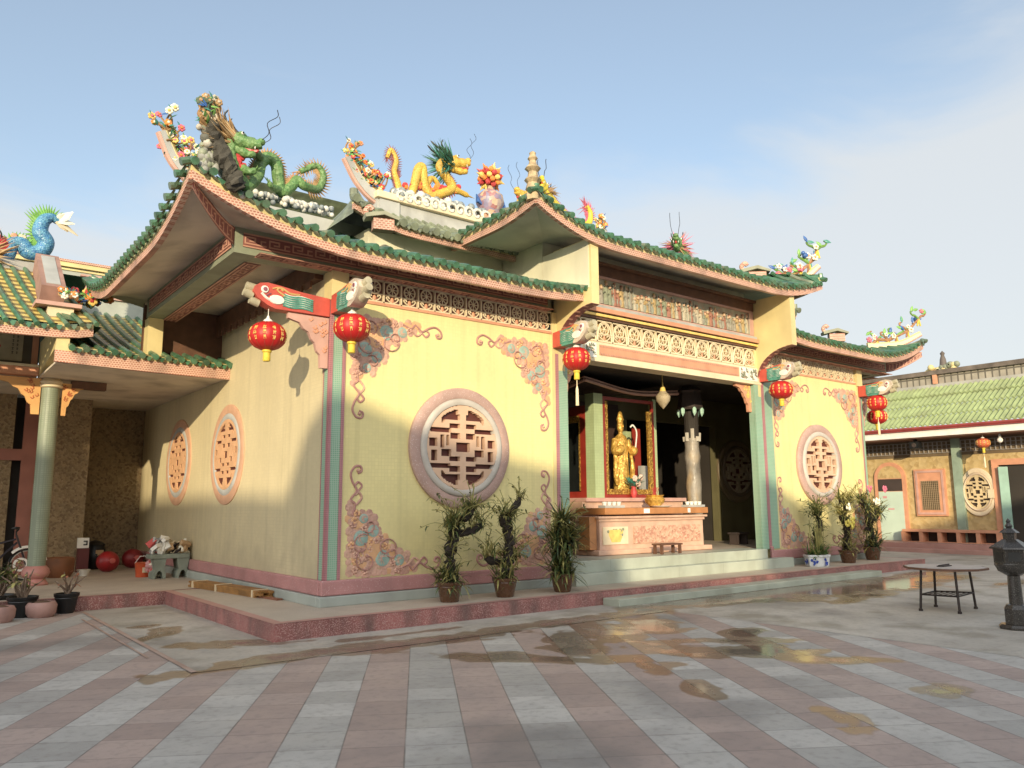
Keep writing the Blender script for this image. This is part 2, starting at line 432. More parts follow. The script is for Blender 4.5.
# ------------------------------------------------------------------ ground
WET = [  # x, y, radius x, radius y, rotation, weight
    (2.6,-2.15,1.5,.32,.0,1.1),(0.2,-2.25,1.8,.30,-.02,1.15),(-1.2,-2.15,1.2,.30,.1,1.1),(-1.55,-.9,.9,.3,-.6,1.0),(-1.9,.6,.6,.25,1.2,.9),(.4,-1.6,1.0,.14,0,.9),(4.2,-2.05,1.2,.32,.1,1.1),(5.6,-1.75,1.7,.30,.0,1.1),
    (7.6,-2.0,2.2,.55,.05,1.4),(9.6,-2.3,2.3,.8,-.05,1.5),(11.8,-2.4,2.0,.6,0,1.35),(14.0,-1.9,1.5,.4,0,1.2),(8.6,-3.2,1.4,.35,.2,1.0),
    (.55,-3.75,1.9,.26,-.9,.95),(1.5,-3.6,1.1,.45,1.03,1.0),(2.4,-3.2,1.2,.5,1.03,1.05),(3.3,-3.0,.9,.5,.9,1.0),(3.0,-4.4,1.1,.3,-.8,.9),
    (2.7,-5.0,1.0,.42,-.55,1.1),(3.0,-5.9,.6,.22,-.8,.95),(1.3,-4.8,.55,.22,1.03,.9),(0.85,-5.9,.5,.2,1.03,.9),(.93,-7.15,.5,.22,1.03,.9),
    (2.4,-7.2,.35,.22,.2,.85),(3.6,-4.3,.6,.3,.2,.9),(-2.0,1.3,.28,.2,.4,1.0),(-2.2,.2,.4,.15,.9,.9),
    (-1.7,-1.1,.7,.14,-.5,.8),(12.9,-4.0,1.2,.25,0,.9),(16.5,-3.0,2.0,.3,0.1,.9),(18,-6,1.6,.3,.1,.8)]
def wetness(x, y):
    n = noise.noise(Vector((x * 1.3, y * 1.3, 0))) * 0.55 + noise.noise(Vector((x * 3.7, y * 3.7, 5))) * 0.42 + noise.noise(Vector((x * 8.0, y * 8.0, 5))) * 0.16
    b = -1.0
    for cx, cy, rx, ry, a, wt in WET:
        dx = x - cx; dy = y - cy
        if abs(dx) > rx * 2.4 + .3 and abs(dy) > rx * 2.4 + .3: continue
        c, s_ = math.cos(a), math.sin(a)
        d = math.hypot((dx * c + dy * s_) / rx, (-dx * s_ + dy * c) / ry)
        b = max(b, (wt - d))
    return 0.46 + max(-1.0, b) * 0.62 + n * 0.62
def stain(x, y):
    return 0.5 + .45 * max(0, 1 - math.hypot((x + 2.9) / 1.5, (y - .2) / .9)) + noise.fractal(Vector((x * .55 + 9, y * .55, 3)), 1.0, 2.0, 5) * 0.6

def ground_mat(name, paving):
    m = bpy.data.materials.new(name); m.use_nodes = True
    t = m.node_tree; N = t.nodes; L = t.links; b = N["Principled BSDF"]
    tc = N.new("ShaderNodeTexCoord"); vec = tc.outputs['Object']
    def math_(op, a, c=None):
        n = N.new("ShaderNodeMath"); n.operation = op
        for i, s in enumerate((a, c)):
            if s is None: continue
            if isinstance(s, (int, float)): n.inputs[i].default_value = s
            else: L.new(s, n.inputs[i])
        return n.outputs[0]
    def mix(f, a, c, mode='MIX'):
        x = N.new("ShaderNodeMix"); x.data_type = 'RGBA'; x.blend_type = mode
        for s, idx in ((f, 0), (a, 6), (c, 7)):
            if isinstance(s, (float, int)): x.inputs[idx].default_value = s
            elif isinstance(s, tuple): x.inputs[idx].default_value = (*s[:3], 1)
            else: L.new(s, x.inputs[idx])
        return x.outputs[2]
    def rng(src, a, c, lo=0.0, hi=1.0, smooth=False):
        r = N.new("ShaderNodeMapRange")
        if smooth: r.interpolation_type = 'SMOOTHSTEP'
        r.inputs['From Min'].default_value = a; r.inputs['From Max'].default_value = c
        r.inputs['To Min'].default_value = lo; r.inputs['To Max'].default_value = hi
        L.new(src, r.inputs['Value']); return r.outputs[0]
    def noise_(sc, det=5):
        n = N.new("ShaderNodeTexNoise"); n.inputs['Scale'].default_value = sc; n.inputs['Detail'].default_value = det
        L.new(vec, n.inputs['Vector']); return n.outputs['Fac']
    fine = noise_(70, 3); mid = noise_(2.2, 7); big = noise_(0.5, 6)
    if paving:
        sx = N.new("ShaderNodeSeparateXYZ"); L.new(vec, sx.inputs[0])
        X, Y = sx.outputs[0], sx.outputs[1]
        a = math_('DIVIDE', math_('SUBTRACT', math_('SUBTRACT', math_('MULTIPLY', X, .857), math_('MULTIPLY', Y, .516)), 1.234), .42)
        c = math_('DIVIDE', math_('ADD', math_('MULTIPLY', X, .516), math_('MULTIPLY', Y, .857)), .42)
        fa = math_('FLOOR', a); fc = math_('FLOOR', c)
        par = math_('ABSOLUTE', math_('SUBTRACT', fa, math_('MULTIPLY', math_('FLOOR', math_('MULTIPLY', fa, .5)), 2)))
        wn = N.new("ShaderNodeTexWhiteNoise"); cb = N.new("ShaderNodeCombineXYZ")
        L.new(fa, cb.inputs[0]); L.new(fc, cb.inputs[1]); L.new(cb.outputs[0], wn.inputs['Vector'])
        white_ = mix(wn.outputs['Value'], (.36, .34, .31), (.50, .475, .435))
        pink_ = mix(wn.outputs['Value'], (.345, .26, .225), (.43, .33, .285))
        col = mix(par, white_, pink_)
        def edge(q, wd):
            fr = math_('FRACT', q)
            return math_('SUBTRACT', 0.5, math_('ABSOLUTE', math_('SUBTRACT', fr, 0.5)))
        e1 = rng(edge(a, 0), 0.006, 0.02, 1, 0); e2 = rng(edge(c, 0), 0.006, 0.02, 0.8, 0)
        joint = math_('MULTIPLY', math_('MAXIMUM', e1, e2), rng(noise_(3.5, 6), .30, .60, .35, 1.0))
        col = mix(math_('MULTIPLY', joint, .75), col, (.10, .085, .075))
    else:
        col = mix(rng(big, .35, .65), (.36, .325, .275), (.50, .46, .40)); col = mix(rng(noise_(1.1, 8), .52, .66, 0, .55), col, (.22, .19, .125))
        joint = None
    col = mix(rng(mid, .42, .74, 0, .6), col, mix(0.5, col, (.20, .17, .15))); col = mix(rng(noise_(14, 5), .5, .72, 0, .4), col, (.20, .175, .155))
    col = mix(rng(fine, .60, .70, 0, .25), col, (.16, .14, .13))
    at_ = N.new("ShaderNodeAttribute"); at_.attribute_name = "stain"
    col = mix(rng(at_.outputs['Fac'], .66, 1.0, 0, .6), col, (.15, .135, .125))
    wt = N.new("ShaderNodeAttribute"); wt.attribute_name = "wet"
    wv = math_('ADD', wt.outputs['Fac'], math_('MULTIPLY', math_('SUBTRACT', noise_(9, 5), .5), .16))
    if paving: wv = math_('ADD', wv, math_('MULTIPLY', math_('SUBTRACT', wn.outputs['Value'], .5), .30))
    damp = rng(wv, .49, .575, 0, 1, True); pool = rng(math_('ADD', wv, math_('MULTIPLY', math_('SUBTRACT', mid, .5), .5)), .72, .98, 0, 1, True)
    col = mix(damp, col, mix(1.0, col, (.58, .50, .42), 'MULTIPLY'))
    L.new(col, b.inputs['Base Color'])
    ro = rng(mid, .3, .7, .55, .75)
    mr = N.new("ShaderNodeMix"); mr.data_type = 'FLOAT'
    L.new(damp, mr.inputs[0]); L.new(ro, mr.inputs[2]); mr.inputs[3].default_value = .30
    mr2 = N.new("ShaderNodeMix"); mr2.data_type = 'FLOAT'
    L.new(pool, mr2.inputs[0]); L.new(mr.outputs[0], mr2.inputs[2]); mr2.inputs[3].default_value = .11
    L.new(mr2.outputs[0], b.inputs['Roughness'])
    bp = N.new("ShaderNodeBump"); bp.inputs['Distance'].default_value = .01
    h = fine
    if joint is not None: h = math_('SUBTRACT', math_('MULTIPLY', fine, .25), joint)
    L.new(h, bp.inputs['Height'])
    L.new(rng(pool, 0, 1, .25, 0.0), bp.inputs['Strength'])
    L.new(bp.outputs[0], b.inputs['Normal'])
    return m
pavM = ground_mat("courtyard_paving_tiles", True)
apM = ground_mat("worn_concrete_paving", False)

def ground_sheet(name, x0, x1, y0, y1, z, step, m):
    nx = max(1, int((x1 - x0) / step)); ny = max(1, int((y1 - y0) / step))
    mb = MB(); mb.grid(lambda u, v: Vector((x0 + (x1 - x0) * u, y0 + (y1 - y0) * v, z)), nx, ny)
    o = mb.build(name, m); me = o.data
    wa = me.attributes.new("wet", 'FLOAT', 'POINT'); sa = me.attributes.new("stain", 'FLOAT', 'POINT')
    wa.data.foreach_set('value', [wetness(p[0], p[1]) for p in mb.v])
    sa.data.foreach_set('value', [stain(p[0], p[1]) for p in mb.v])
    return struct(o)
mb = MB(); mb.add([(-900,-900,-.01),(900,-900,-.01),(900,900,-.01),(-900,900,-.01)], [(0,1,2,3)])
struct(mb.build("ground", concrete))
ground_sheet("courtyard_paving", -9.0, 4.55, -12.0, 3.66, 0.0, 0.075, pavM)
ground_sheet("concrete_apron", -2.35, 4.55, -2.32, -1.1, 0.004, 0.06, apM)
ground_sheet("concrete_apron", -2.35, -1.13, -1.1, 3.66, 0.004, 0.06, apM)
ground_sheet("concrete_yard", 4.55, 22.0, -12.0, -1.1, 0.002, 0.09, apM)
ground_sheet("concrete_yard", 15.2, 22.0, -1.1, 14.0, 0.002, 0.3, apM)
# brick-red edging line beside the apron
mb = MB(); mb.add([(-2.41,-2.3,.008),(-2.35,-2.3,.008),(-2.35,3.5,.008),(-2.41,3.5,.008)], [(0,1,2,3)])
mb.add([(-2.56,-1.2,.008),(-2.53,-1.2,.008),(-2.53,2.6,.008),(-2.56,2.6,.008)], [(0,1,2,3)])
struct(mb.build("paving_border", M("brick_border", (.40, .27, .21), .8, .3, 3, .1, grime=((.34, .29, .25), .9, 3))))

# raised ledge round the hall and its steps
mb = MB()
def slab(x0, y0, x1, y1, z0, z1, band):
    mb.box((x0, y0, z0), (x1, y1, z1 - .004), 1)
    mb.add([(x0,y0,z1),(x1,y0,z1),(x1,y1,z1),(x0,y1,z1)], [(0,1,2,3)], 0)
ZL = .213
mb.box((-1.135, -1.145, -.02), (15.35, 0.0, ZL), 1)
mb.box((-1.135, 0.0, -.02), (0.0, 3.70, ZL), 1)
mb.box((-9.0, 3.70, -.02), (0.0, 11.2, ZL), 1)
t0 = ZL + .004
for (a, b_, c, d) in ((-1.0, -1.0, 15.2, -0.0), (-1.0, 0.0, 0.0, 3.70), (-9, 3.84, 0.0, 11.2)):
    mb.add([(a,b_,t0),(c,b_,t0),(c,d,t0),(a,d,t0)], [(0,1,2,3)], 0)
for (a, b_, c, d) in ((-1.14,-1.15,15.355,-1.0), (-1.14,-1.0,-1.0,3.70), (-9,3.695,-1.14,3.84), (-1.14,3.70,-1.0,3.84), (15.2,-1.0,15.355,0)):
    mb.add([(a,b_,t0),(c,b_,t0),(c,d,t0),(a,d,t0)], [(0,1,2,3)], 2)
struct(mb.build("temple_platform", [ledgeT, redK, edgeP]))
mb = MB(); mb.box((4.3, -1.52, 0), (12.5, -1.15, .115)); struct(mb.build("entrance_step", stepG, bevel=.01))
mb = MB(); mb.box((4.45, -.36, ZL), (10.95, -.12, .42)); mb.box((4.62, -.12, ZL), (10.34, .5, .615)); struct(mb.build("entrance_step", stepG, bevel=.01))
mb = MB(); mb.box((4.62, .5, .05), (15.0, 7.5, .61)); struct(mb.build("hall_floor", ledgeT))

# ------------------------------------------------------------------ temple hall
T = thing("temple_hall", "large yellow temple hall with upswept green tiled roofs, round windows and an open shrine porch", "temple", (0, 0, 0))
WX = 15.03
A = 4.39; B0 = 10.64
mb = MB(); mb.box((0.0, 0.0, .3), (4.40, .22, 4.69)); build(mb, "front_wall", wallY, T)
mb = MB(); mb.box((10.64, 0.0, .3), (WX, .22, 4.69)); build(mb, "front_wall", wallY, T)
mb = MB(); mb.box((0.0, .223, .2), (.4, 11.2, 5.42)); build(mb, "side_wall", wallC, T)
mb = MB(); mb.box((WX - .4, .223, .2), (WX, 11.2, 5.42)); build(mb, "side_wall", wallC, T)
boxes("upper_wall", (((4.40, .36, 5.0), (10.64, .6, 6.6)), ((4.40, .6, 4.45), (4.6, 8.0, 6.6)), ((10.44, .6, 4.45), (10.64, 8.0, 6.6)), ((4.6, .6, 4.45), (10.44, 8, 4.6))), palewall, T)
# interior
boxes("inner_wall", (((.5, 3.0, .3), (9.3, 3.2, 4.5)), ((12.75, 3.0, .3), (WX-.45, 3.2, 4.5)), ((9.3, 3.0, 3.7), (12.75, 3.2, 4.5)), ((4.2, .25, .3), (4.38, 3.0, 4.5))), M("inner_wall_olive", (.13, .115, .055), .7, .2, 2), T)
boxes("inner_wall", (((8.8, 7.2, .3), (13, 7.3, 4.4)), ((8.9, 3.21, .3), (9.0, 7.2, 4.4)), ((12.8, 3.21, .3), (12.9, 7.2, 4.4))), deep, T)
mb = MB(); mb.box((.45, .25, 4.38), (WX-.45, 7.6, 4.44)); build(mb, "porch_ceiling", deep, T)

# plinth
boxes("plinth_band", (((-.06, -.065, .36), (4.40, 0.02, .57)), ((-.065, .025, .36), (0.02, 10.8, .57)), ((10.66, -.065, .36), (WX+.06, .02, .57)), ((WX-.02, .025, .36), (WX+.065, 10, .57)), ((10.57, -.075, .36), (10.655, -.01, .66))), pinkB, T, .02)
boxes("plinth_base", (((-.10, -.105, ZL), (4.44, 0.0, .357)), ((-.105, .003, ZL), (-.001, 10.8, .357)), ((10.6, -.105, ZL), (WX+.1, 0.0, .357))), greyB, T, .015)

# corner strips
def strips(x0, seq, zlo, zhi, y=-.012):
    for name, wd, m, prd in seq:
        mb = MB(); mb.box((x0, y - prd, zlo), (x0 + wd, .02, zhi)); build(mb, name, m, T); x0 += wd
strips(0.0, (("mauve_strip", .04, mauve, .014), ("green_strip", .15, greenS, .004), ("mauve_strip", .05, mauve, .012)), .572, 4.62)
boxes("mauve_strip", (((-.010, .0, .572), (.02, .04, 4.62)), ((-.010, .16, .572), (.02, .19, 4.62))), mauve, T)
mb = MB(); mb.box((-.008, .043, .572), (.02, .157, 4.62)); build(mb, "green_strip", greenS, T)
mb = MB(); mb.box((-.02, -.05, 4.622), (.25, .22, 5.068)); build(mb, "corner_post", yel, T)
mb = MB(); mb.box((WX-.24, -.05, 4.622), (WX+.02, .22, 5.068)); build(mb, "corner_post", yel, T)
strips(WX - .24, (("yellow_strip", .10, yel, .004), ("mauve_strip", .05, mauve, .014), ("green_strip", .10, greenS, .004)), .572, 4.62)
strips(4.283, (("yellow_strip", .067, yel, .004), ("mauve_strip", .07, mauve, .016), ("green_strip", .22, greenS, .006)), .60, 4.30)
strips(10.318, (("green_strip", .242, greenS, .006), ("mauve_strip", .095, mauve, .016), ("green_strip", .30, greenS, .006), ("yellow_strip", .06, yel, .004)), .60, 4.62)
boxes("door_jamb", (((4.42, .02, .61), (4.635, .21, 4.26)), ((10.325, .02, .61), (10.62, .16, 4.26))), greenS, T)

# key-pattern boards
def key_board(name, o, u, length, h, nrm, parent=T, ground=keyR, line=keyP, unit=None):
    """meander strips raised on a board: o lower start, u along, up z or custom"""
    o = Vector(o); u = Vector(u).normalized(); nrm = Vector(nrm).normalized(); up = Vector((0, 0, 1)) if abs(nrm.z) < .5 else nrm.cross(u)
    un = unit or h * 1.7; n = max(1, int(length / un)); un = length / n; t = h * .10
    mb = MB()
    def bar(a0, b0, a1, b1):
        c = o + u * ((a0 + a1) / 2) + up * ((b0 + b1) / 2) + nrm * .006
        mb.obox(c, u * ((a1 - a0) / 2), nrm * .006, up * ((b1 - b0) / 2), 1)
    mb.obox(o + u * (length / 2) + up * (h / 2), u * (length / 2), nrm * .003, up * (h / 2), 0)
    bar(0, 0, length, t); bar(0, h - t, length, h)
    lo, hi = h * .22, h * .78
    for i in range(n):
        x = i * un; q = un / 8
        bar(x + q * .4, lo, x + q * .4 + t, hi); bar(x + q * .4 + t, hi - t, x + q * 3.6, hi)
        bar(x + q * 3.6, lo + (hi - lo) * .35, x + q * 3.6 + t, hi); bar(x + q * 2.0, lo + (hi - lo) * .35, x + q * 3.6, lo + (hi - lo) * .35 + t)
        bar(x + q * .4 + t, lo, x + q * 7.6, lo + t); bar(x + q * 5.6, lo + t, x + q * 5.6 + t, lo + (hi - lo) * .75)
        bar(x + q * 5.6 + t, lo + (hi - lo) * .75 - t, x + q * 7.4, lo + (hi - lo) * .75)
    return build(mb, name, [ground, line], parent)

# wheel-and-scroll lattice frieze
def lattice(name, x0, x1, y, z0, z1, n, arch=False, mats=None):
    mb = MB(); un = (x1 - x0) / n; h = z1 - z0
    mb.box((x0, y + .10, z0), (x1, y + .12, z1), 1)
    mb.box((x0, y, z0), (x1, y + .05, z0 + h * .07)); mb.box((x0, y, z1 - h * .06), (x1, y + .05, z1))
    mb.box((x0, y + .005, z0 + h * .36), (x1, y + .045, z0 + h * .40))
    for i in range(n):
        cx = x0 + un * (i + .5); r = min(un * .40, h * .27); cz = z0 + h * (.66 if not arch else .60)
        pts = [(cx + math.cos(a) * r, y + .02, cz + math.sin(a) * r) for a in [2 * math.pi * k / 16 for k in range(17)]]
        mb.tube(pts, .014, 5, cap=False)
        for k in range(8 if not arch else 6):
            a = 2 * math.pi * k / (8 if not arch else 6)
            mb.tube([(cx, y + .02, cz), (cx + math.cos(a) * r, y + .02, cz + math.sin(a) * r)], .009, 4)
        mb.ball((cx, y + .015, cz), .025, 0, 6, 4)
        mb.box((cx - un * .5 - .012, y, z0), (cx - un * .5 + .012, y + .05, z1))
        for s_ in (-1, 1):                       # scrolls below
            sc = [(cx + s_ * un * .02, y + .02, z0 + h * .08), (cx + s_ * un * .20, y + .015, z0 + h * .14), (cx + s_ * un * .34, y + .02, z0 + h * .28),
                  (cx + s_ * un * .24, y + .02, z0 + h * .34), (cx + s_ * un * .16, y + .02, z0 + h * .25)]
            mb.tube(cr(sc, 3), .013, 4)
            if arch:
                ac = [(cx + s_ * un * .44, y + .012, z0 + h * .07), (cx + s_ * un * .40, y + .012, z0 + h * .5), (cx + s_ * un * .27, y + .012, z0 + h * .82), (cx, y + .012, z0 + h * .93)]
                mb.tube(cr(ac, 3), .016, 5)
        mb.ball((cx, y + .02, z0 + h * .19), (.035, .02, .05), 2, 6, 4)
    build(mb, name, mats or [cream, keyR, salmon], T, smooth=50)

for (xa, xb) in ((.252, 4.28), (10.66, WX - .242)):
    mb = MB(); mb.box((xa, .16, 4.692), (xb, .5, 5.068)); build(mb, "frieze_backing", keyR, T)
    lattice("lattice_frieze", xa, xb, .0, 4.70, 5.065, 13)
    mb = MB(); mb.box((xa, -.02, 4.655), (xb, .14, 4.70)); build(mb, "frieze_rail", salmon, T)
# eave beams with key pattern
ZB0, ZB1 = 5.07, 5.44
def beam_set(x0, x1, xs, flip):
    mb = MB(); mb.box((x0, .0, ZB0), (x1, .30, ZB1)); build(mb, "eave_beam", sage, T)
    key_board("key_pattern", (x0 + .12, -.006, ZB0 + .10), (1, 0, 0), x1 - x0 - .2, .2, (0, -1, 0))
    key_board("key_pattern", (x0 + .3, .03, ZB0 - .006), (1, 0, 0), x1 - x0 - .4, .24, (0, 0, -1), unit=.34)
beam_set(-1.46, 4.28, 0, 1); beam_set(10.66, WX + 1.46, 0, 1)
for s_, xb in ((-1, -1.46), (1, WX + 1.46)):
    xa, xc = (xb, xb + .3) if s_ < 0 else (xb - .3, xb)
    mb = MB(); mb.box((xa, .303, ZB0), (xc, 4.80, ZB1)); build(mb, "eave_beam", sage, T)
    key_board("key_pattern", (xb + s_ * .006, 4.6 if s_ < 0 else .15, ZB0 + .08), (0, -1 if s_ < 0 else 1, 0), 4.5, .22, (s_, 0, 0))
    key_board("key_pattern", (xa + .27, .35, ZB0 - .006), (0, 1, 0), 4.4, .24, (0, 0, -1), unit=.34)
    mb = MB(); mb.box((xa + .02, 4.70, 4.12), (xc - .02, 5.0, ZB0 - .002)); build(mb, "eave_post", yel, T)
    # ceiling over the side walk, wall-side beam
    mb = MB(); mb.box((min(xa, 0) if s_ < 0 else WX, .30, ZB1 - .08), (0.0 if s_ < 0 else xc, 5.0, ZB1 - .04)); build(mb, "side_ceiling", soffit, T)
    mb = MB(); mb.box((xa if s_ < 0 else WX, 5.003, 4.1), (0.0 if s_ < 0 else xc, 5.1, 5.40)); build(mb, "recess_shade_sheet", woodD, T)  # added dark sheet, its colour stands in for the shade of the recess
    mb = MB(); xw = -.14 if s_ < 0 else WX + .0
    mb.box((xw, .31, 5.0), (xw + .14, 5.0, 5.30)); build(mb, "wall_beam", woodD, T)
    mb = MB()
    for k in range(14): mb.box((xw - .03 if s_ < 0 else xw + .14, .4 + k * .33, 4.86), (xw if s_ < 0 else xw + .17, .6 + k * .33, 4.98))
    build(mb, "wall_corbels", woodD, T)

# wings that carry the raised roof
def wing(x0, x1, zt):
    arc = [(-.02 - .93 * (1 - math.cos(a)), 4.40 + .66 * math.sin(a)) for a in [math.pi / 2 * k / 12 for k in range(13)]]
    poly = [(.05, 4.0)] + [(-.02, 4.0)] + arc + [(-.955, zt), (.05, zt)]
    mb = MB(); mb.prism(poly, (x0, 0, 0), (0, 1, 0), (0, 0, 1), (x1 - x0, 0, 0), 0); build(mb, "wing_bracket", yel, T)
    mb = MB()                                    # key-patterned underside of the arch
    for k in range(12):
        a, b_ = arc[k], arc[k + 1]
        for (q0, q1, mi, off) in ((.0, 1.0, 0, .004),):
            d = Vector((0, b_[0] - a[0], b_[1] - a[1])); nrm = Vector((0, -d.z, d.y)).normalized() * -1
            if nrm.z > 0: nrm = -nrm
            c = Vector(((x0 + x1) / 2, (a[0] + b_[0]) / 2, (a[1] + b_[1]) / 2)) + nrm * off
            mb.obox(c, (( x1 - x0) / 2 + .004, 0, 0), d * .5, nrm * .004, 0)
            mb.obox(c + nrm * .006 + Vector((.05 * (1 if k % 2 else -1), 0, 0)), (.05, 0, 0), d * .16, nrm * .004, 1)
    build(mb, "wing_arch_trim", [keyR, keyP], T)
wing(4.40, 4.58, 6.24); wing(10.46, 10.64, 6.24)
# yellow cheek between wing and lintel
boxes("pilaster_head", (((10.40, -.012, 4.62), (10.66, .3, 5.06)), ((4.283, -.012, 4.30), (4.40, .02, 5.06))), yel, T)
boxes("wing_cheek", (((4.392, -.90, 5.35), (4.40, .34, 6.22)),), palewall, T)

# entablature over the entrance
X0, X1 = 4.60, 10.44
mb = MB(); mb.box((X0, -.03, 4.27), (X1 + .15, .35, 4.655)); build(mb, "lintel", cream, T, bevel=.008)
mb = MB(); mb.box((5.45, -.042, 4.40), (9.75, -.02, 4.60)); build(mb, "lintel_panel", salmon, T)
mb = MB()
mb.box((5.46, -.046, 4.567), (9.74, -.041, 4.578)); mb.box((5.46, -.046, 4.42), (9.74, -.041, 4.431)); mb.box((5.46, -.046, 4.43), (5.475, -.041, 4.57))
for k in range(64):
    x = 5.48 + k * .0665; mb.box((x, -.05, 4.555), (x + .03, -.04, 4.59)); mb.box((x, -.05, 4.41), (x + .03, -.04, 4.44))
build(mb, "lintel_beading", keyP, T)
for xc in (4.86, 5.22, 9.95, 10.28):
    mb = MB(); mb.box((xc - .15, -.04, 4.34), (xc + .15, -.025, 4.62), 0)
    for k in range(26):
        a = rnd.uniform(-.13, .10); c = rnd.uniform(4.36, 4.58)
        mb.box((xc + a, -.052, c), (xc + a + .05, -.04, c + .012), 1 if k % 3 else 2); mb.box((xc + a, -.0535, c), (xc + a + .012, -.0405, c + .04), 1)
    build(mb, "fret_panel", [white, sage, salmon], T)
lattice("lattice_frieze", X0, X1, .0, 4.67, 5.09, 14, arch=True, mats=[cream, M("frieze_ochre", (.50, .37, .19), .7, .2, 4), salmon])
mb = MB(); mb.box((X0, .14, 4.66), (X1, .3, 5.1)); build(mb, "frieze_backing", cream, T)
for k, (za, zb, yy, m) in enumerate(((5.10, 5.14, -.05, woodD), (5.143, 5.19, -.09, goldP), (5.193, 5.215, -.07, black), (5.218, 5.30, -.13, salmon), (5.303, 5.37, -.08, greyP))):
    mb = MB(); mb.box((X0, yy, za), (X1, .3, zb)); build(mb, "cornice_moulding", m, T)
mb = MB(); mb.box((X0, .04, 5.373), (X1, .28, 6.0)); build(mb, "mural_backing", M("mural_ground", (.40, .36, .26), .7, .35, 6, cells=(7, (.32, .32, .22), .7, (.46, .28, .19))), T)
mb = MB(); mb.box((X0, .0, 5.373), (X1, .04, 5.42)); mb.box((X0, .0, 5.93), (X1, .04, 5.98)); mb.box((X1 - .16, -.005, 5.42), (X1, .04, 5.93)); mb.box((X0, -.005, 5.42), (X0 + .1, .04, 5.93))
build(mb, "mural_frame", pinkPl, T)
mb = MB()
rr = random.Random(3)
for k in range(48):
    x = 4.78 + k * .115 + rr.uniform(-.03, .03); h = rr.uniform(.24, .44); mi = rr.randrange(5); z = 5.43
    mb.lathe([(.075, z), (.06, z + h * .45), (.055, z + h * .75), (.02, z + h * .82)], (x, .03, 0), 7, mi, sy=.6)
    mb.ball((x + rr.uniform(-.01, .01), .015, z + h * .93), .034, 5, 6, 4); mb.ball((x, .02, z + h + .02), (.035, .03, .022), rr.choice((0, 2, 6)), 6, 4)
    mb.tube([(x - .05, .02, z + h * .7), (x - .10, .0, z + h * .5), (x - .05, -.01, z + h * .55)], .018, 5, mi)
    if rr.random() < .4: mb.tube([(x + .07, .0, z), (x + .08, .0, z + h * 1.1)], .01, 4, 6)
    if rr.random() < .4: mb.ball((x + .08, .02, z + .08), (.08, .03, .10), rr.choice((1, 6, 3)), 6, 4)
build(mb, "mural_figures", [M("fig_brick", (.36, .17, .12), .6, .3, 12), M("fig_teal", (.27, .29, .20), .6, .3, 12), M("fig_ochre", (.46, .33, .16), .6, .3, 12), M("fig_slate", (.34, .31, .25), .6, .3, 12), M("fig_cream", (.50, .44, .33), .6, .2, 12), M("fig_skin", (.62, .42, .28), .6, .1), M("fig_rock", (.34, .36, .30), .8, .3)], T, smooth=60)
mb = MB(); mb.box((X0, -.02, 5.983), (X1, .3, 6.16)); mb.box((X0, -.10, 6.163), (X1, .3, 6.22)); build(mb, "upper_beam", woodD, T)
# carved spandrels in the opening
def spandrel(o, u, sz, parent, mats=None, depth=.07, name="spandrel", flip=False):
    """stepped carved corner bracket; o = inner top corner, u = direction along the beam"""
    o = Vector(o); u = Vector(u).normalized(); wn = Vector((0, 0, -1)); n = u.cross(wn)
    a, b_ = sz
    prof = [(0, 0), (a, 0), (a, .10 * b_), (.72 * a, .16 * b_), (.62 * a, .27 * b_), (.50 * a, .32 * b_), (.42 * a, .46 * b_), (.34 * a, .52 * b_), (.28 * a, .68 * b_), (.2 * a, .74 * b_), (.18 * a, b_), (0, b_)]
    mb = MB(); mb.prism(prof, o - n * depth / 2, u, wn, n * depth, 0)
    for k in range(26):
        x = rnd.uniform(.06, .6) * a; z = rnd.uniform(.05, .75) * b_
        if x / a + z / b_ * .8 > .62: continue
        q = [o + u * (x + .03 * math.cos(t)) + wn * (z + .03 * math.sin(t)) - n * (depth / 2 + .004) for t in (0, 1.5, 3, 4.4)]
        q2 = [p + n * (depth + .008) for p in q]
        mb.tube(q, .011, 4, 1); mb.tube(q2, .011, 4, 1)
    return build(mb, name, mats or [salmon, M("carved_red", (.50, .12, .06), .6, .2)], parent)
spandrel((10.32, .12, 4.27), (-1, 0, 0), (.55, .62), T, [salmon, goldP])
spandrel((4.64, .12, 4.27), (1, 0, 0), (.55, .62), T, [salmon, goldP])
spandrel((-.02, .06, 4.34), (-1, 0, 0), (.62, .75), T, [pinkPl, salmon], name="bracket_spandrel")
spandrel((WX + .02, .06, 4.34), (1, 0, 0), (.62, .75), T, [pinkPl, salmon], name="bracket_spandrel")

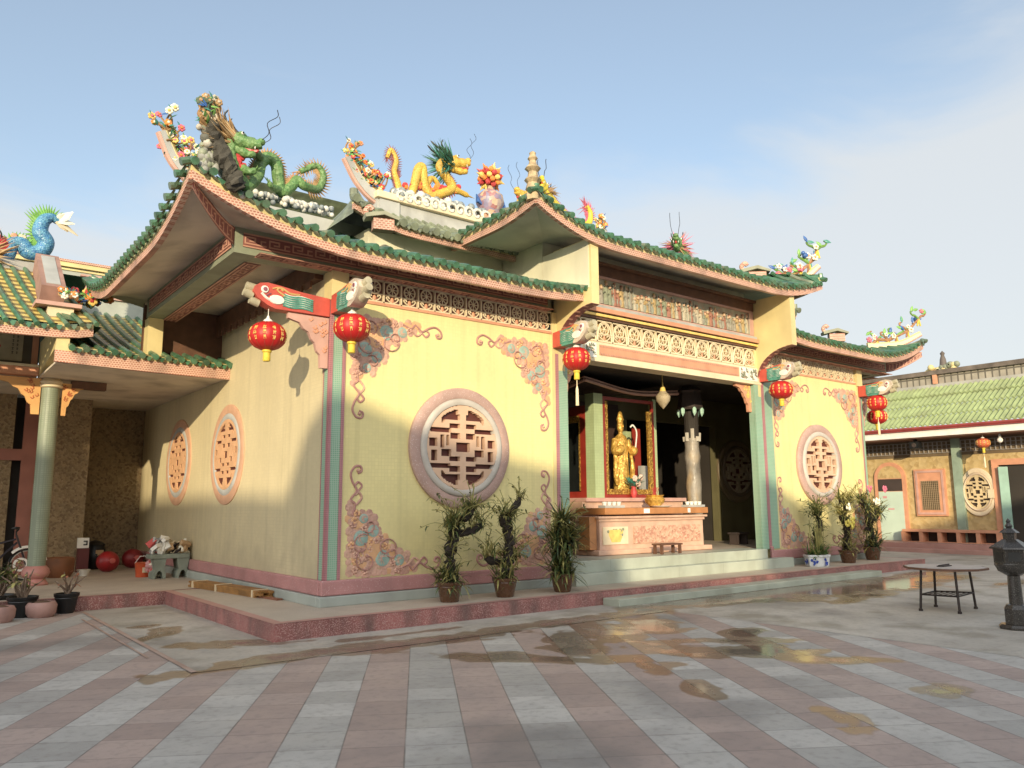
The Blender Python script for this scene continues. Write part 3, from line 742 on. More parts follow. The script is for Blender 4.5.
# round windows
HOLES = [(-.18,.18,-.115,.105),(.07,.38,.46,.56),(.07,.36,.20,.315),(.07,.38,-.34,-.235),(.07,.38,-.565,-.46),(.36,.90,.335,.425),(.38,.92,-.49,-.385),
         (.08,.50,.655,.765),(.08,.50,-.77,-.655),(.53,.64,-.02,.28),(.74,.95,.0,.18),(.34,.60,-.215,-.075),(.75,.88,-.33,-.08),(.0,.0,.0,.0),(.40,.46,.02,.26)]
def tracery_mesh(Rr, depth, n=72, small=False, ez=1.0):
    """pierced disc in the x-z plane, front at y=-depth"""
    mb = MB(); c = 2 * Rr / n; S = {}
    for i in range(n):
        for j in range(n):
            u = (i + .5) / n * 2 - 1; v = (j + .5) / n * 2 - 1; r = math.hypot(u, v)
            if r > 1: continue
            au = abs(u); hole = any(a - (.0 if a < .1 else .015) <= au <= b_ + .008 and c0 - .006 <= v <= c1 + .006 for a, b_, c0, c1 in HOLES if b_ > 0)
            if small: hole = any(a + .02 <= au <= b_ - .04 and c0 + .005 <= v <= c1 - .012 for a, b_, c0, c1 in HOLES)
            if .80 < r < .915 and .13 < au < .62 and abs(v) > .55: hole = True
            if not hole: S[(i, j)] = 1
    for (i, j) in S:
        x0, x1 = -Rr + i * c, -Rr + (i + 1) * c; z0, z1 = (-Rr + j * c) * ez, (-Rr + (j + 1) * c) * ez
        mb.add([(x0,-depth,z0),(x1,-depth,z0),(x1,-depth,z1),(x0,-depth,z1)], [(0,1,2,3)])
        for di, dj, q in ((1,0,((x1,z0),(x1,z1))), (-1,0,((x0,z1),(x0,z0))), (0,1,((x1,z1),(x0,z1))), (0,-1,((x0,z0),(x1,z0)))):
            if (i + di, j + dj) not in S:
                (a, b_), (c0, d) = q
                mb.add([(a,-depth,b_),(a,0,b_),(c0,0,d),(c0,-depth,d)], [(0,1,2,3)])
    return mb
def xform(mb, f):
    o = MB(); o.v = [tuple(f(Vector(p))) for p in mb.v]; o.f = mb.f; o.m = mb.m; return o
tracM = M("tracery_paint", (.66, .44, .30), .6, .12, 4, .06, grime=((.42, .28, .2), .4))
ringP = M("pink_terrazzo_ring", (.44, .29, .245), .6, .12, 5, .1, speck=((.60, .48, .43), 60, .62))
def round_window(c, nrm, Rr, parent=T, small=False, mats=(ringP, M('warm_grey_moulding', (.50, .46, .41), .7, .12, 4, .08, grime=((.3, .27, .23), .4)), tracM), ez=1.0, backm=None, dz=1.0):
    q = dz
    c = Vector(c); nrm = Vector(nrm); ref = Vector((0, 0, 1)).cross(nrm)   # to the right seen from outside? sign irrelevant (symmetric)
    mb = MB(); mb.ring([(Rr, .0), (Rr, .05 * q), (Rr * .97, .075 * q), (Rr * .84, .085 * q), (Rr * .82, .075 * q), (Rr * .82, 0)], c, nrm, ref, 64, sx=1, sy=ez)
    w_ = build(mb, "round_window", mats[0], parent, smooth=40)
    mb = MB(); mb.ring([(Rr * .82, .0), (Rr * .82, .07 * q), (Rr * .80, .10 * q), (Rr * .755, .115 * q), (Rr * .71, .10 * q), (Rr * .69, .06 * q), (Rr * .685, 0)], c, nrm, ref, 64, sx=1, sy=ez)
    build(mb, "window_moulding", mats[1], w_, smooth=40)
    t = tracery_mesh(Rr * .70, .075 * q, small=small, ez=ez)
    t = xform(t, lambda p: c + ref * p.x + Vector((0, 0, 1)) * p.z + nrm * (-p.y + .012))
    build(t, "window_tracery", mats[2], w_)
    mb = MB(); mb.lathe([(Rr * .72, .002), (Rr * .72, .008)], c, 40, 0, nrm, ref, 1, ez); build(mb, "window_backing", backm or M("window_back_red", (.10, .025, .018), .6, .3, 3), w_)
    return w_
round_window((2.30, 0, 2.524), (0, -1, 0), .966)
round_window((WX - 2.25, 0, 2.524), (0, -1, 0), .966)
sideM = (M("ring_tan", (.58, .34, .22), .6, .12, 5, .1), greyP, M("tracery_tan", (.62, .36, .20), .6, .12, 4))
round_window((0, 4.36, 2.578), (-1, 0, 0), .936, small=True, mats=sideM, dz=.35)
round_window((0, 7.58, 2.578), (-1, 0, 0), .936, small=True, mats=sideM, dz=.35)
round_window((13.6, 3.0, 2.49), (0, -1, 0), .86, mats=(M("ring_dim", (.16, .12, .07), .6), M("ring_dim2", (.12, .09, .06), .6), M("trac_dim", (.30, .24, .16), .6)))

# corner relief carvings
relPink = M("relief_pink", (.58, .35, .27), .65, .25, 9, .5, 40, cells=(22, (.62, .38, .26), .7), grime=((.36, .18, .16), .6, 5))
relRed = M("relief_red", (.43, .225, .19), .65, .2, 7)
relTeal = M("relief_teal", (.30, .42, .36), .6, .2, 7)
relPeach = M("relief_peach", (.66, .38, .20), .6, .15, 7)
def relief(ox, oz, sx, sz, seed):
    """corner piece: grows from (ox,oz) towards +sx, +sz"""
    q = random.Random(seed); mb = MB()
    P = lambda a, b_, d=.02: Vector((ox + sx * a, -d * .5, oz + sz * b_))
    def disc(a, b_, r, d, mi, n=12, dome=.4):
        c = P(a, b_, 0); d *= .55
        mb.lathe([(r, 0), (r, d * .6), (r * .7, d), (.001, d * (1 + dome))], c, n, mi, (0, -1, 0), (1, 0, 0))
    n = 0
    for i in range(15):                      # pink leaf bed filling the triangle
        for j in range(15):
            a = .04 + i * .078 + q.uniform(-.03, .03); b_ = .04 + j * .078 + q.uniform(-.03, .03)
            lim = 1.18 - .08 * math.sin(a * 11) - a
            if b_ > lim: continue
            disc(a, b_, q.uniform(.05, .075), q.uniform(.010, .016), 0 if q.random() < .85 else 3, 7, .1)
    for k in range(64):                      # flowers
        a = q.uniform(.04, 1.05); b_ = q.uniform(.04, 1.05)
        if a + b_ > 1.12 or any(math.hypot(a - x, b_ - z) < r + .03 for x, z, r in ((.56, .22, .115), (.20, .52, .105), (.40, .62, .085), (.84, .18, .08), (.24, .80, .07))): continue
        for p in range(5):
            t = p * 1.257 + q.random(); disc(a + .035 * math.cos(t), b_ + .035 * math.sin(t), .026, .032, 0 if k % 3 else 3, 6)
        disc(a, b_, .014, .042, 1, 6)
    for (a, b_, r) in ((.56, .22, .12), (.20, .52, .115), (.40, .62, .09), (.84, .18, .085), (.24, .80, .07)):
        disc(a, b_, r, .036, 2, 14, .1)
        for p in range(5):
            t = p * .5 - .2; mb.tube([P(a - r * .7 * math.cos(t), b_ - r * .7 * math.sin(t), .04), P(a + r * .75 * math.cos(t + .5), b_ + r * .75 * math.sin(t + .5), .04)], .006, 4, 0)
    disc(.40, .33, .15, .028, 3, 14)
    for spiral in ((.62, .36, .17, 0), (.30, .20, .2, 2), (.22, .42, .17, 1), (.72, .30, .1, 3), (.33, .70, .11, 4)):
        a0, b0, r, ph = spiral
        pts = [P(a0 + r * (1 - t * .75) * math.cos(ph + t * 6), b0 + r * (1 - t * .75) * math.sin(ph + t * 6), .045) for t in [k / 14 for k in range(15)]]
        mb.tube(pts, .010, 5, 1)
    def tail(f):                              # S-shaped scroll tails along the two edges
        pts = [f(.85, .05), f(1.0, .10), f(1.08, .03), f(1.20, .12), f(1.33, .05), f(1.45, .02), f(1.55, .08), f(1.56, .17), f(1.49, .19), f(1.46, .13)]
        mb.tube(cr(pts, 4), .019, 6, 1); mb.tube(cr([f(1.0, .12), f(1.10, .20), f(1.18, .15), f(1.14, .10)], 4), .02, 5, 0)
        mb.tube(cr([f(1.18, .12), f(1.27, .20), f(1.33, .14), f(1.28, .09)], 4), .018, 5, 1); mb.ball(f(1.50, .135), .03, 0, 6, 4)
    tail(lambda a, b_: P(a, b_, .004)); tail(lambda a, b_: P(b_, a, .004))
    build(mb, "corner_relief", [relPink, relRed, relTeal, relPeach], T, smooth=45)
k = 0
for (xa, xb) in ((.36, 4.20), (10.98, WX - .26)):
    for zz, s_ in ((4.46, -1), (.62, 1)):
        relief(xa, zz, 1, s_, 10 + k); relief(xb, zz, -1, s_, 20 + k); k += 1

# lantern brackets
def arm(o, d, ln, front=False):
    """carved beam with a lifted phoenix head and three knobs, pointing along d"""
    o = Vector(o); d = Vector(d); up = Vector((0, 0, 1)); n = d.cross(up)
    prof = [(0, 0), (.45 * ln, .0), (.74 * ln, .0), (.84 * ln, .04), (.97 * ln, .13), (1.02 * ln, .21), (1.0 * ln, .29), (.94 * ln, .34), (.84 * ln, .36), (.70 * ln, .345), (.4 * ln, .30), (0, .27)]
    mb = MB(); mb.prism(prof, o - n * .10, d, up, n * .20, 0)
    if front:                                    # pale painted head in front of a short red root
        mb.prism([(.62 * ln, -.004), (.74 * ln, -.004), (.84 * ln, .036), (.97 * ln, .126), (1.024 * ln, .21), (1.004 * ln, .294), (.94 * ln, .344), (.84 * ln, .364), (.66 * ln, .345)], o - n * .104, d, up, n * .208, 6)
        mb.prism([(.26 * ln, -.006), (.60 * ln, -.006), (.66 * ln, .12), (.60 * ln, .20), (.64 * ln, .30), (.22 * ln, .27), (.30 * ln, .13)], o - n * .105, d, up, n * .21, 1)
    for s_ in (-1, 1):
        base = o + n * (s_ * .103)
        def pt(a, b_): return base + d * (a * ln) + up * b_
        def blade(pts, mi, th=.012):
            mb.prism([(0, 0)] and [(p[0] * ln, p[1]) for p in pts], base - n * (th if s_ < 0 else 0), d, up, n * th, mi)
        for i in range(6):                    # green wing feathers
            y0 = .035 + i * .031
            mb.tube(cr([pt(.24, y0 + .005), pt(.38, y0 + .025), pt(.52, y0 + .01), pt(.64, y0 + .03)], 3), .016, 5, 1)
            mb.tube(cr([pt(.27, y0 + .02), pt(.40, y0 + .042), pt(.53, y0 + .027), pt(.62, y0 + .045)], 3), .006, 4, 2)
        mb.lathe([(.10, 0), (.09, .014), (.001, .02)], pt(.72, .13), 12, 2, n * s_, d, 1.15, .7)
        mb.lathe([(.055, 0), (.05, .016), (.001, .022)], pt(.88, .255), 12, 2, n * s_, d); mb.lathe([(.032, 0), (.03, .026), (.001, .03)], pt(.88, .255), 10, 4, n * s_, d)
        mb.tube(cr([pt(.92, .20), pt(.86, .14), pt(.80, .11), pt(.74, .08)], 3), .018, 5, 2); mb.tube(cr([pt(.80, .21), pt(.86, .16), pt(.80, .12)], 3), .012, 5, 4); mb.tube(cr([pt(.62, .20), pt(.72, .27), pt(.66, .31), pt(.55, .25), pt(.42, .25)], 3), .016, 5, 5); mb.tube(cr([pt(.78, .28), pt(.70, .31), pt(.64, .27)], 3), .013, 5, 5)
    a = build(mb, "lantern_bracket", [M("bracket_red", (.50, .085, .06), .5, .18, 5), tealC, white, greyP, M("eye_mauve", (.25, .08, .11), .5), M("bracket_gold", (.62, .40, .16), .5), M("bracket_pale", (.52, .44, .36), .7, .25, 9)], T, smooth=35)
    mb = MB()
    for zz, xx in ((.30, .97), (.20, 1.0), (.10, .92)):
        mb.tube([o + d * (xx * ln) + up * (zz - .03), o + d * (xx * ln + .13) + up * zz], [.065, .055], 10, 0)
    build(mb, "bracket_knob", M("knob_stone", (.40, .36, .25), .7, .25, 8), a, smooth=40)
ZA = 4.40
arm((-.02, .10, 4.36), (-1, 0, 0), 1.12)
for x in (.08, 4.39, 10.61, WX - .08): arm((x, -.03, ZA - (.06 if x > 8 else 0)), (0, -1, 0), .88, True)
arm((WX + .02, .10, 4.36), (1, 0, 0), 1.12)

# ------------------------------------------------------------------ roofs of the hall
def fascia(pts, out, h0=.118, h1=.235, name="roof_fascia"):
    out = Vector(out); mb = MB(); n = len(pts); vs = []
    for p in pts:
        p = Vector(p)
        vs += [p + out * .03, p + out * .03 + V(0, 0, h0), p - out * .05 + V(0, 0, h0), p - out * .05]
    fs = [(4*i + j, 4*i + 4 + j, 4*i + 4 + (j + 1) % 4, 4*i + (j + 1) % 4) for i in range(n - 1) for j in range(4)] + [(3, 2, 1, 0), tuple(4 * (n - 1) + j for j in range(4))]
    mb.add(vs, fs); build(mb, name, fascP, T)
    mb = MB(); vs = []
    for p in pts:
        p = Vector(p)
        vs += [p + out * .012 + V(0, 0, h0 + .002), p + out * .012 + V(0, 0, h1), p - out * .06 + V(0, 0, h1), p - out * .06 + V(0, 0, h0 + .002)]
    mb.add(vs, fs); build(mb, "eave_board", yel, T)
def tile_slope(P, Q, n, out, sag=.0, m=tileG, m2=None, r=.05, over=.11, name="tile_slope", parent=T, drip=True, tint=None, seg=6, lift=0.0):
    """P(t) eave point, Q(t) ridge point: rounded cover tiles in rows over a pan-tile sheet with drip tiles at the eave"""
    out = Vector(out); mb = MB()
    def S(t, s_):
        a, b_ = P(t), Q(t); p = a.lerp(b_, s_); p.z -= sag * 4 * s_ * (1 - s_) * min(1, (b_ - a).length / 3.0); return p
    mb.grid(lambda u, v: S(u, v), n * 2, seg, 1)
    for i in range(n + 1):
        t = i / n
        e = S(t, 0); nx = S(t, .12); dn = (e - nx); dn = (dn.normalized() if dn.length > .02 else out + V(0, 0, -.3)).normalized()
        q = Q(t)
        if (q - e).length < .12: q = e - out * .12 + V(0, 0, .05)
        pts = [e + dn * over + V(0, 0, .01), e + V(0, 0, .02)] + [S(t, s_ / seg) + V(0, 0, .025) for s_ in range(1, seg + 1)]
        jig = rnd.uniform(.92, 1.06)
        mb.tube(pts, r * jig, 8, 0 if rnd.random() > .06 else 2)
        mb.tube([e + dn * (over - .01) + V(0, 0, .01), e + dn * (over + .035) + V(0, 0, .004)], r * 1.08, 8, 0)
        if drip and i < n:
            ea = S((i + .5) / n, 0); wv = (S((i + 1) / n, 0) - S(i / n, 0)) * .27
            base = ea + dn * over * .75 + V(0, 0, .0); tip = ea + dn * (over + .01) + V(0, 0, -.085)
            mb.add([base - wv, base + wv, tip + wv * .45 + V(0,0,.03), tip, tip - wv * .45 + V(0,0,.03), base - wv - out * .03, base + wv - out * .03, tip - out * .03],
                   [(0, 4, 3, 2, 1), (5, 6, 7), (0, 1, 6, 5), (1, 2, 3, 7, 6), (0, 5, 7, 3, 4)], 0)
    build(mb, name, [m, m2 or m, tint or tileD], parent, smooth=40)

def lower_roof(fl):
    """left lower roof; fl mirrors it to the right bay"""
    mx = (lambda x: x) if not fl else (lambda x: WX - x)
    sg = 1 if not fl else -1
    xt, xe = (-2.26, 4.40) if not fl else (-2.12, 4.40)
    ye = -.72
    zb = 5.045 if not fl else 5.155
    def zf(x): return zb + .62 * max(0, 1 - (x - xt) / 2.6) ** 2 + .09 * max(0, 1 - (xe - x) / 1.5) ** 2 if True else 0
    def zs(y):
        return zb + .15 + .47 * max(0, 1 - (y - ye) / 2.0) ** 2 + .47 * max(0, 1 - (5.8 - y) / 2.0) ** 2
    F = [V(mx(lerp(xt, xe, i / 30)), ye, zf(lerp(xt, xe, i / 30))) for i in range(31)]
    Sd = [V(mx(xt), lerp(ye, 5.8, i / 30), zs(lerp(ye, 5.8, i / 30))) for i in range(31)]
    fascia(F, (0, -1, 0)); fascia(Sd, (-sg, 0, 0))
    # soffits
    mb = MB(); mb.grid(lambda u, v: V(mx(lerp(lerp(xt, xe, u), lerp(-1.46, xe, u), v)), lerp(ye + .04, .0, v), lerp(zf(lerp(xt, xe, u)) + .02, ZB1 - .005, v ** .8)), 30, 6)
    mb.grid(lambda u, v: V(mx(lerp(xt + .03, -1.45, v)), lerp(lerp(ye, 5.8, u), lerp(0, 4.8, u), v), lerp(zs(lerp(ye, 5.8, u)) + .02, ZB1 - .005, v ** .8)), 30, 6)
    mb.grid(lambda u, v: V(mx(lerp(lerp(xt, 0, u), lerp(-1.46, 0, u), v)), lerp(5.78, 4.8, v), lerp(zs(5.8) * (1 - u) + u * (zb + .15) + .02, ZB1 - .005, v ** .8)), 10, 6)
    mb.grid(lambda u, v: V(mx(lerp(-1.46, xe, u)), lerp(0.0, .35, v), ZB1 + .002), 2, 2)
    build(mb, "eave_soffit", soffit, T, smooth=60)
    # hip rafter with key pattern
    pts = [V(mx(lerp(-1.44, xt + .07, t)), lerp(.02, ye + .07, t), lerp(5.16, 5.55, t ** 1.5)) for t in [k / 10 for k in range(11)]]
    mb = MB(); side = V(.707 * sg, .707, 0); side = V(.76 * sg, -.65, 0).cross(V(0, 0, 1)).normalized()
    vs = []
    for i, p in enumerate(pts):
        hh = lerp(.26, .14, i / 10); vs += [p - side * .07, p + side * .07, p + side * .07 + V(0, 0, hh), p - side * .07 + V(0, 0, hh)]
    mb.add(vs, [(4*i + j, 4*i + 4 + j, 4*i + 4 + (j + 1) % 4, 4*i + (j + 1) % 4) for i in range(10) for j in range(4)] + [(3,2,1,0), (40,41,42,43)])
    hr = build(mb, "hip_rafter", keyR, T)
    mb = MB()
    for i in range(10):
        p = pts[i].lerp(pts[i + 1], .5); d = (pts[i + 1] - pts[i]); hh = lerp(.26, .14, i / 10)
        for s_ in (-1, 1):
            c = p + side * (.074 * s_)
            mb.obox(c + V(0, 0, hh * (.15)), d * .5, side * .005, V(0, 0, .012)); mb.obox(c + V(0, 0, hh * .88), d * .5, side * .005, V(0, 0, .012))
            if i % 2 == 0: mb.obox(c + V(0, 0, hh * .5), d * .08, side * .005, V(0, 0, hh * .28)); mb.obox(c + V(0, 0, hh * .62) + d * .2, d * .25, side * .005, V(0, 0, .011))
            else: mb.obox(c + V(0, 0, hh * .5), d * .08, side * .005, V(0, 0, hh * .28)); mb.obox(c + V(0, 0, hh * .34) - d * .2, d * .25, side * .005, V(0, 0, .011))
    build(mb, "key_pattern", keyP, hr)
    # tiles
    xh = xt + 3.25; zr = 6.55
    def zh(u): return lerp(5.42, zr, u ** 1.15) + .48 * max(0, 1 - u / .7) ** 2
    def Pf(t): x = lerp(xt, xe, t); return V(mx(x), ye, zf(x) + .235)
    def Qf(t):
        x = lerp(xt, xe, t)
        if x < xh: u = (x - xt) / (xh - xt); return V(mx(x), ye + (x - xt), zh(u))
        return V(mx(x), 2.4, zr)
    tile_slope(Pf, Qf, 29, (0, -1, 0), .12)
    def Ps(t): y = lerp(ye, 5.8, t); return V(mx(xt), y, zs(y) + .235)
    def Qs(t):
        y = lerp(ye, 5.8, t); d = min(y - ye, 5.8 - y); u = min(1, d / 3.3)
        return V(mx(xt + d), y, zh(u))
    tile_slope(Ps, Qs, 29, (-sg, 0, 0), .1)
    def Pb(t): x = lerp(xt, xe, t); return V(mx(x), 5.8, zf(x) + .35)
    def Qb(t):
        x = lerp(xt, xe, t)
        if x < xh: u = (x - xt) / (xh - xt); return V(mx(x), 5.8 - (x - xt), zh(u))
        return V(mx(x), 2.4, zr)
    mb = MB(); mb.grid(lambda u, v: Pb(u).lerp(Qb(u), v), 20, 4); build(mb, "tile_slope", tileG, T)
    # ridge with upswept fin end
    mb = MB(); mb.box((min(mx(-.9), mx(3.9)), 2.28, zr - .3), (max(mx(-.9), mx(3.9)), 2.52, zr + .22)); build(mb, "roof_ridge", greyP, T)
    return mx, sg
def fin(pts, th, wd, nrm, parent=T, m=None, m2=None, m3=None):
    """swept ridge end: curved beam of depth th with coloured edges"""
    c = cr(pts, 5); nrm = Vector(nrm); mb = MB(); vs = []
    n = len(c)
    for i, p in enumerate(c):
        t = (c[min(i + 1, n - 1)] - c[max(i - 1, 0)]).normalized(); up = nrm.cross(t).normalized()
        if up.z < 0: up = -up
        q = th * lerp(1, .5, i / n)
        vs += [p - nrm * wd, p + nrm * wd, p + nrm * wd + up * q, p - nrm * wd + up * q]
    fs = [(4*i + j, 4*i + 4 + j, 4*i + 4 + (j + 1) % 4, 4*i + (j + 1) % 4) for i in range(n - 1) for j in range(4)] + [(3,2,1,0), tuple(4*(n-1)+j for j in range(4))]
    mb.add(vs, fs); o = build(mb, "ridge_fin", m or greyP, parent)
    mb = MB()
    top = [Vector(vs[4*i + 2]).lerp(Vector(vs[4*i + 3]), .5) for i in range(n)]; bot = [Vector(vs[4*i]).lerp(Vector(vs[4*i + 1]), .5) for i in range(n)]
    mb.tube(top, wd * .9, 6, 0); mb.tube(bot, wd * .85, 6, 1)
    build(mb, "fin_edge", [m2 or yel, m3 or pinkPl], o, smooth=50)
    return top
mxL, _ = lower_roof(False)
mxR, _ = lower_roof(True)
# ridge fins (ends of the low ridges) and hip fins by the right-hand corners
finL = fin([V(-.6, 2.4, 6.75), V(-1.3, 2.4, 6.80), V(-1.75, 2.4, 7.15), V(-1.98, 2.4, 7.62)], .16, .07, (0, 1, 0))
finR = fin([at(868, 349, 'y', .2), at(882, 348, 'y', 0), at(902, 345, 'y', -.3), at(921, 335, 'y', -.55)], .14, .05, V(.65, .76, 0).normalized(), m=cream)
finLF = fin([V(-1.2, .15, 5.95), V(-1.55, -.20, 5.91), V(-1.92, -.50, 6.08), V(-2.12, -.66, 6.45)], .26, .07, V(.7, -.71, 0).normalized(), m=greyP, m2=tileD, m3=greyP)
def hip_box(c, d, sc=1.0):
    """small roofed end block of a hip ridge"""
    c = Vector(c); d = Vector(d).normalized(); n = V(-d.y, d.x, 0); up = V(0, 0, 1)
    mb = MB(); mb.obox(c + up * .13 * sc, d * .24 * sc, n * .13 * sc, up * .13 * sc, 0)
    poly = [(-.42, .24), (-.30, .27), (0, .34), (.34, .24), (.36, .29), (.02, .43), (-.32, .36), (-.44, .33)]
    mb.prism([(a * sc, b_ * sc) for a, b_ in poly], c - n * .18 * sc, d, up, n * .36 * sc, 1)
    mb.tube(cr([c - d * .36 * sc + up * .34 * sc, c - d * .40 * sc + up * .46 * sc, c - d * .30 * sc + up * .55 * sc, c - d * .24 * sc + up * .48 * sc], 4), .06 * sc, 8, 0)
    build(mb, "hip_end_block", [fascP, M("block_cap", (.30, .30, .22), .8, .25, 4)], T, smooth=40)
    return c
hip_box((15.35, .75, 6.0), (.7, -.7, 0), .85)
hip_box((1.15, .60, 6.10), (.95, -.3, 0), .72)
hip_box((10.75, .05, 6.76), (.7, -.7, 0), .85)

# raised central roof
cx0, cx1 = 3.126, 11.72
def zc(x): return 6.08 + .47 * max(0, 1 - (x - cx0) / 1.9) ** 2 + .42 * max(0, 1 - (cx1 - x) / 2.1) ** 2
def zcs(y): return 6.39 + .16 * max(0, 1 - (y + 1) / 1.2) ** 2
Fc = [V(lerp(cx0, cx1, i / 40), -1.0, zc(lerp(cx0, cx1, i / 40))) for i in range(41)]
fascia(Fc, (0, -1, 0))
for xx, s_ in ((cx0, -1), (cx1, 1)):
    fascia([V(xx, lerp(-1, 1.5, i / 10), zcs(lerp(-1, 1.5, i / 10))) for i in range(11)], (s_, 0, 0))
mb = MB()
mb.grid(lambda u, v: V(lerp(lerp(cx0, cx1, u), lerp(4.4, 10.64, u), v), lerp(-.97, .32, v), lerp(zc(lerp(cx0, cx1, u)) + .02, 6.50, v ** .7)), 40, 6)
mb.grid(lambda u, v: V(lerp(cx0 + .03, 4.41, v), lerp(lerp(-1, 2.2, u), lerp(.32, 2.2, u), v), lerp(zcs(lerp(-1, 1.5, u)) + .02, 6.50, v ** .7)), 12, 6)
mb.grid(lambda u, v: V(lerp(cx1 - .03, 10.63, v), lerp(lerp(-1, 2.2, u), lerp(.32, 2.2, u), v), lerp(zcs(lerp(-1, 1.5, u)) + .02, 6.50, v ** .7)), 12, 6)
build(mb, "eave_soffit", M("pale_soffit", (.62, .58, .48), .85, .14, 1.2, .1, grime=((.30, .27, .22), .5, 1.6)), T, smooth=60)
def Pc(t): x = lerp(cx0, cx1, t); return V(x, -1.0, zc(x) + .235)
def Qc(t):
    x = lerp(cx0, cx1, t); d = min(x - cx0, cx1 - x)
    if d < 2.3: u = d / 2.3; return V(x, -1 + d, lerp(6.72, 7.05, u) + .13 * max(0, 1 - u / .5) ** 2)
    k = min(1, (d - 2.3) / .6); return V(x, lerp(1.3, 4.0, k), lerp(7.05, 7.85, k))
tile_slope(Pc, Qc, 37, (0, -1, 0), .10)
for xx, s_ in ((cx0, 1), (cx1, -1)):
    tile_slope(lambda t: V(xx, lerp(-1, 1.3, t), zcs(lerp(-1, 1.3, t)) + .235), lambda t: V(xx + s_ * lerp(0.01, 2.3, t), lerp(-1, 1.3, t), lerp(6.86, 7.05, t)), 9, (-s_, 0, 0), .05)
# main roof behind
def zm(x): return 6.40 + .28 * max(0, 1 - (x - .9) / 1.3) ** 2 + .28 * max(0, 1 - (14.13 - x) / 1.3) ** 2
fascia([V(lerp(.9, 14.13, i / 40), 1.2, zm(lerp(.9, 14.13, i / 40)) - .06) for i in range(41)], (0, -1, 0), .10, .18)
def Pm(t): x = lerp(.9, 14.13, t); return V(x, 1.2, zm(x) + .13)
def Qm(t):
    x = lerp(.9, 14.13, t); d = min(x - .9, 14.13 - x)
    if d < 2.6: u = d / 2.6; return V(x, lerp(1.2, 6.2, u), lerp(6.95, 8.85, u))
    return V(x, 6.2, 8.85)
tile_slope(Pm, Qm, 58, (0, -1, 0), .30, m=tileD, r=.07)
for xx, s_ in ((.9, 1), (14.13, -1)):
    mb = MB(); mb.grid(lambda u, v: V(xx + s_ * 2.6 * min(u, 1 - u) * 2 * v, lerp(1.2, 11.2, u), lerp(6.55, lerp(6.95, 8.85, min(u, 1 - u) * 2), v)), 20, 5); build(mb, "tile_slope", tileD, T)
mb = MB(); mb.grid(lambda u, v: V(lerp(.9, 14.13, u), lerp(11.2, 6.2, v), lerp(6.5, 8.85, v)), 4, 4); build(mb, "tile_slope", tileD, T)
boxes("attic_wall", (((1.4, 1.6, 6.0), (4.38, 8.0, 6.5)), ((10.66, 1.6, 6.0), (13.6, 8.0, 6.5))), palewall, T)
# main ridge
mb = MB(); mb.box((3.9, 6.05, 8.7), (11.1, 6.35, 9.12)); build(mb, "main_ridge", greyP, T)
mb = MB(); mb.box((3.85, 5.93, 9.122), (11.15, 6.47, 9.30)); build(mb, "ridge_cap", cream, T, bevel=.02)
finM = fin([V(4.35, 6.2, 9.02), V(3.85, 6.2, 9.10), V(3.4, 6.2, 9.45), V(3.06, 6.2, 9.98)], .28, .09, (0, 1, 0))
finMR = fin([V(10.65, 6.2, 9.02), V(11.15, 6.2, 9.10), V(11.6, 6.2, 9.45), V(11.95, 6.2, 9.98)], .28, .09, (0, 1, 0))
mb = MB(); mb.box((3.95, 5.98, 8.5), (4.5, 6.42, 9.1)); build(mb, "ridge_block", greyP, T)
finCR = fin([at(776, 284, 'y', -.1), at(790, 283, 'y', -.25), at(806, 279, 'y', -.5), at(820, 267, 'y', -.75)], .12, .045, V(.7, .71, 0), m=cream)

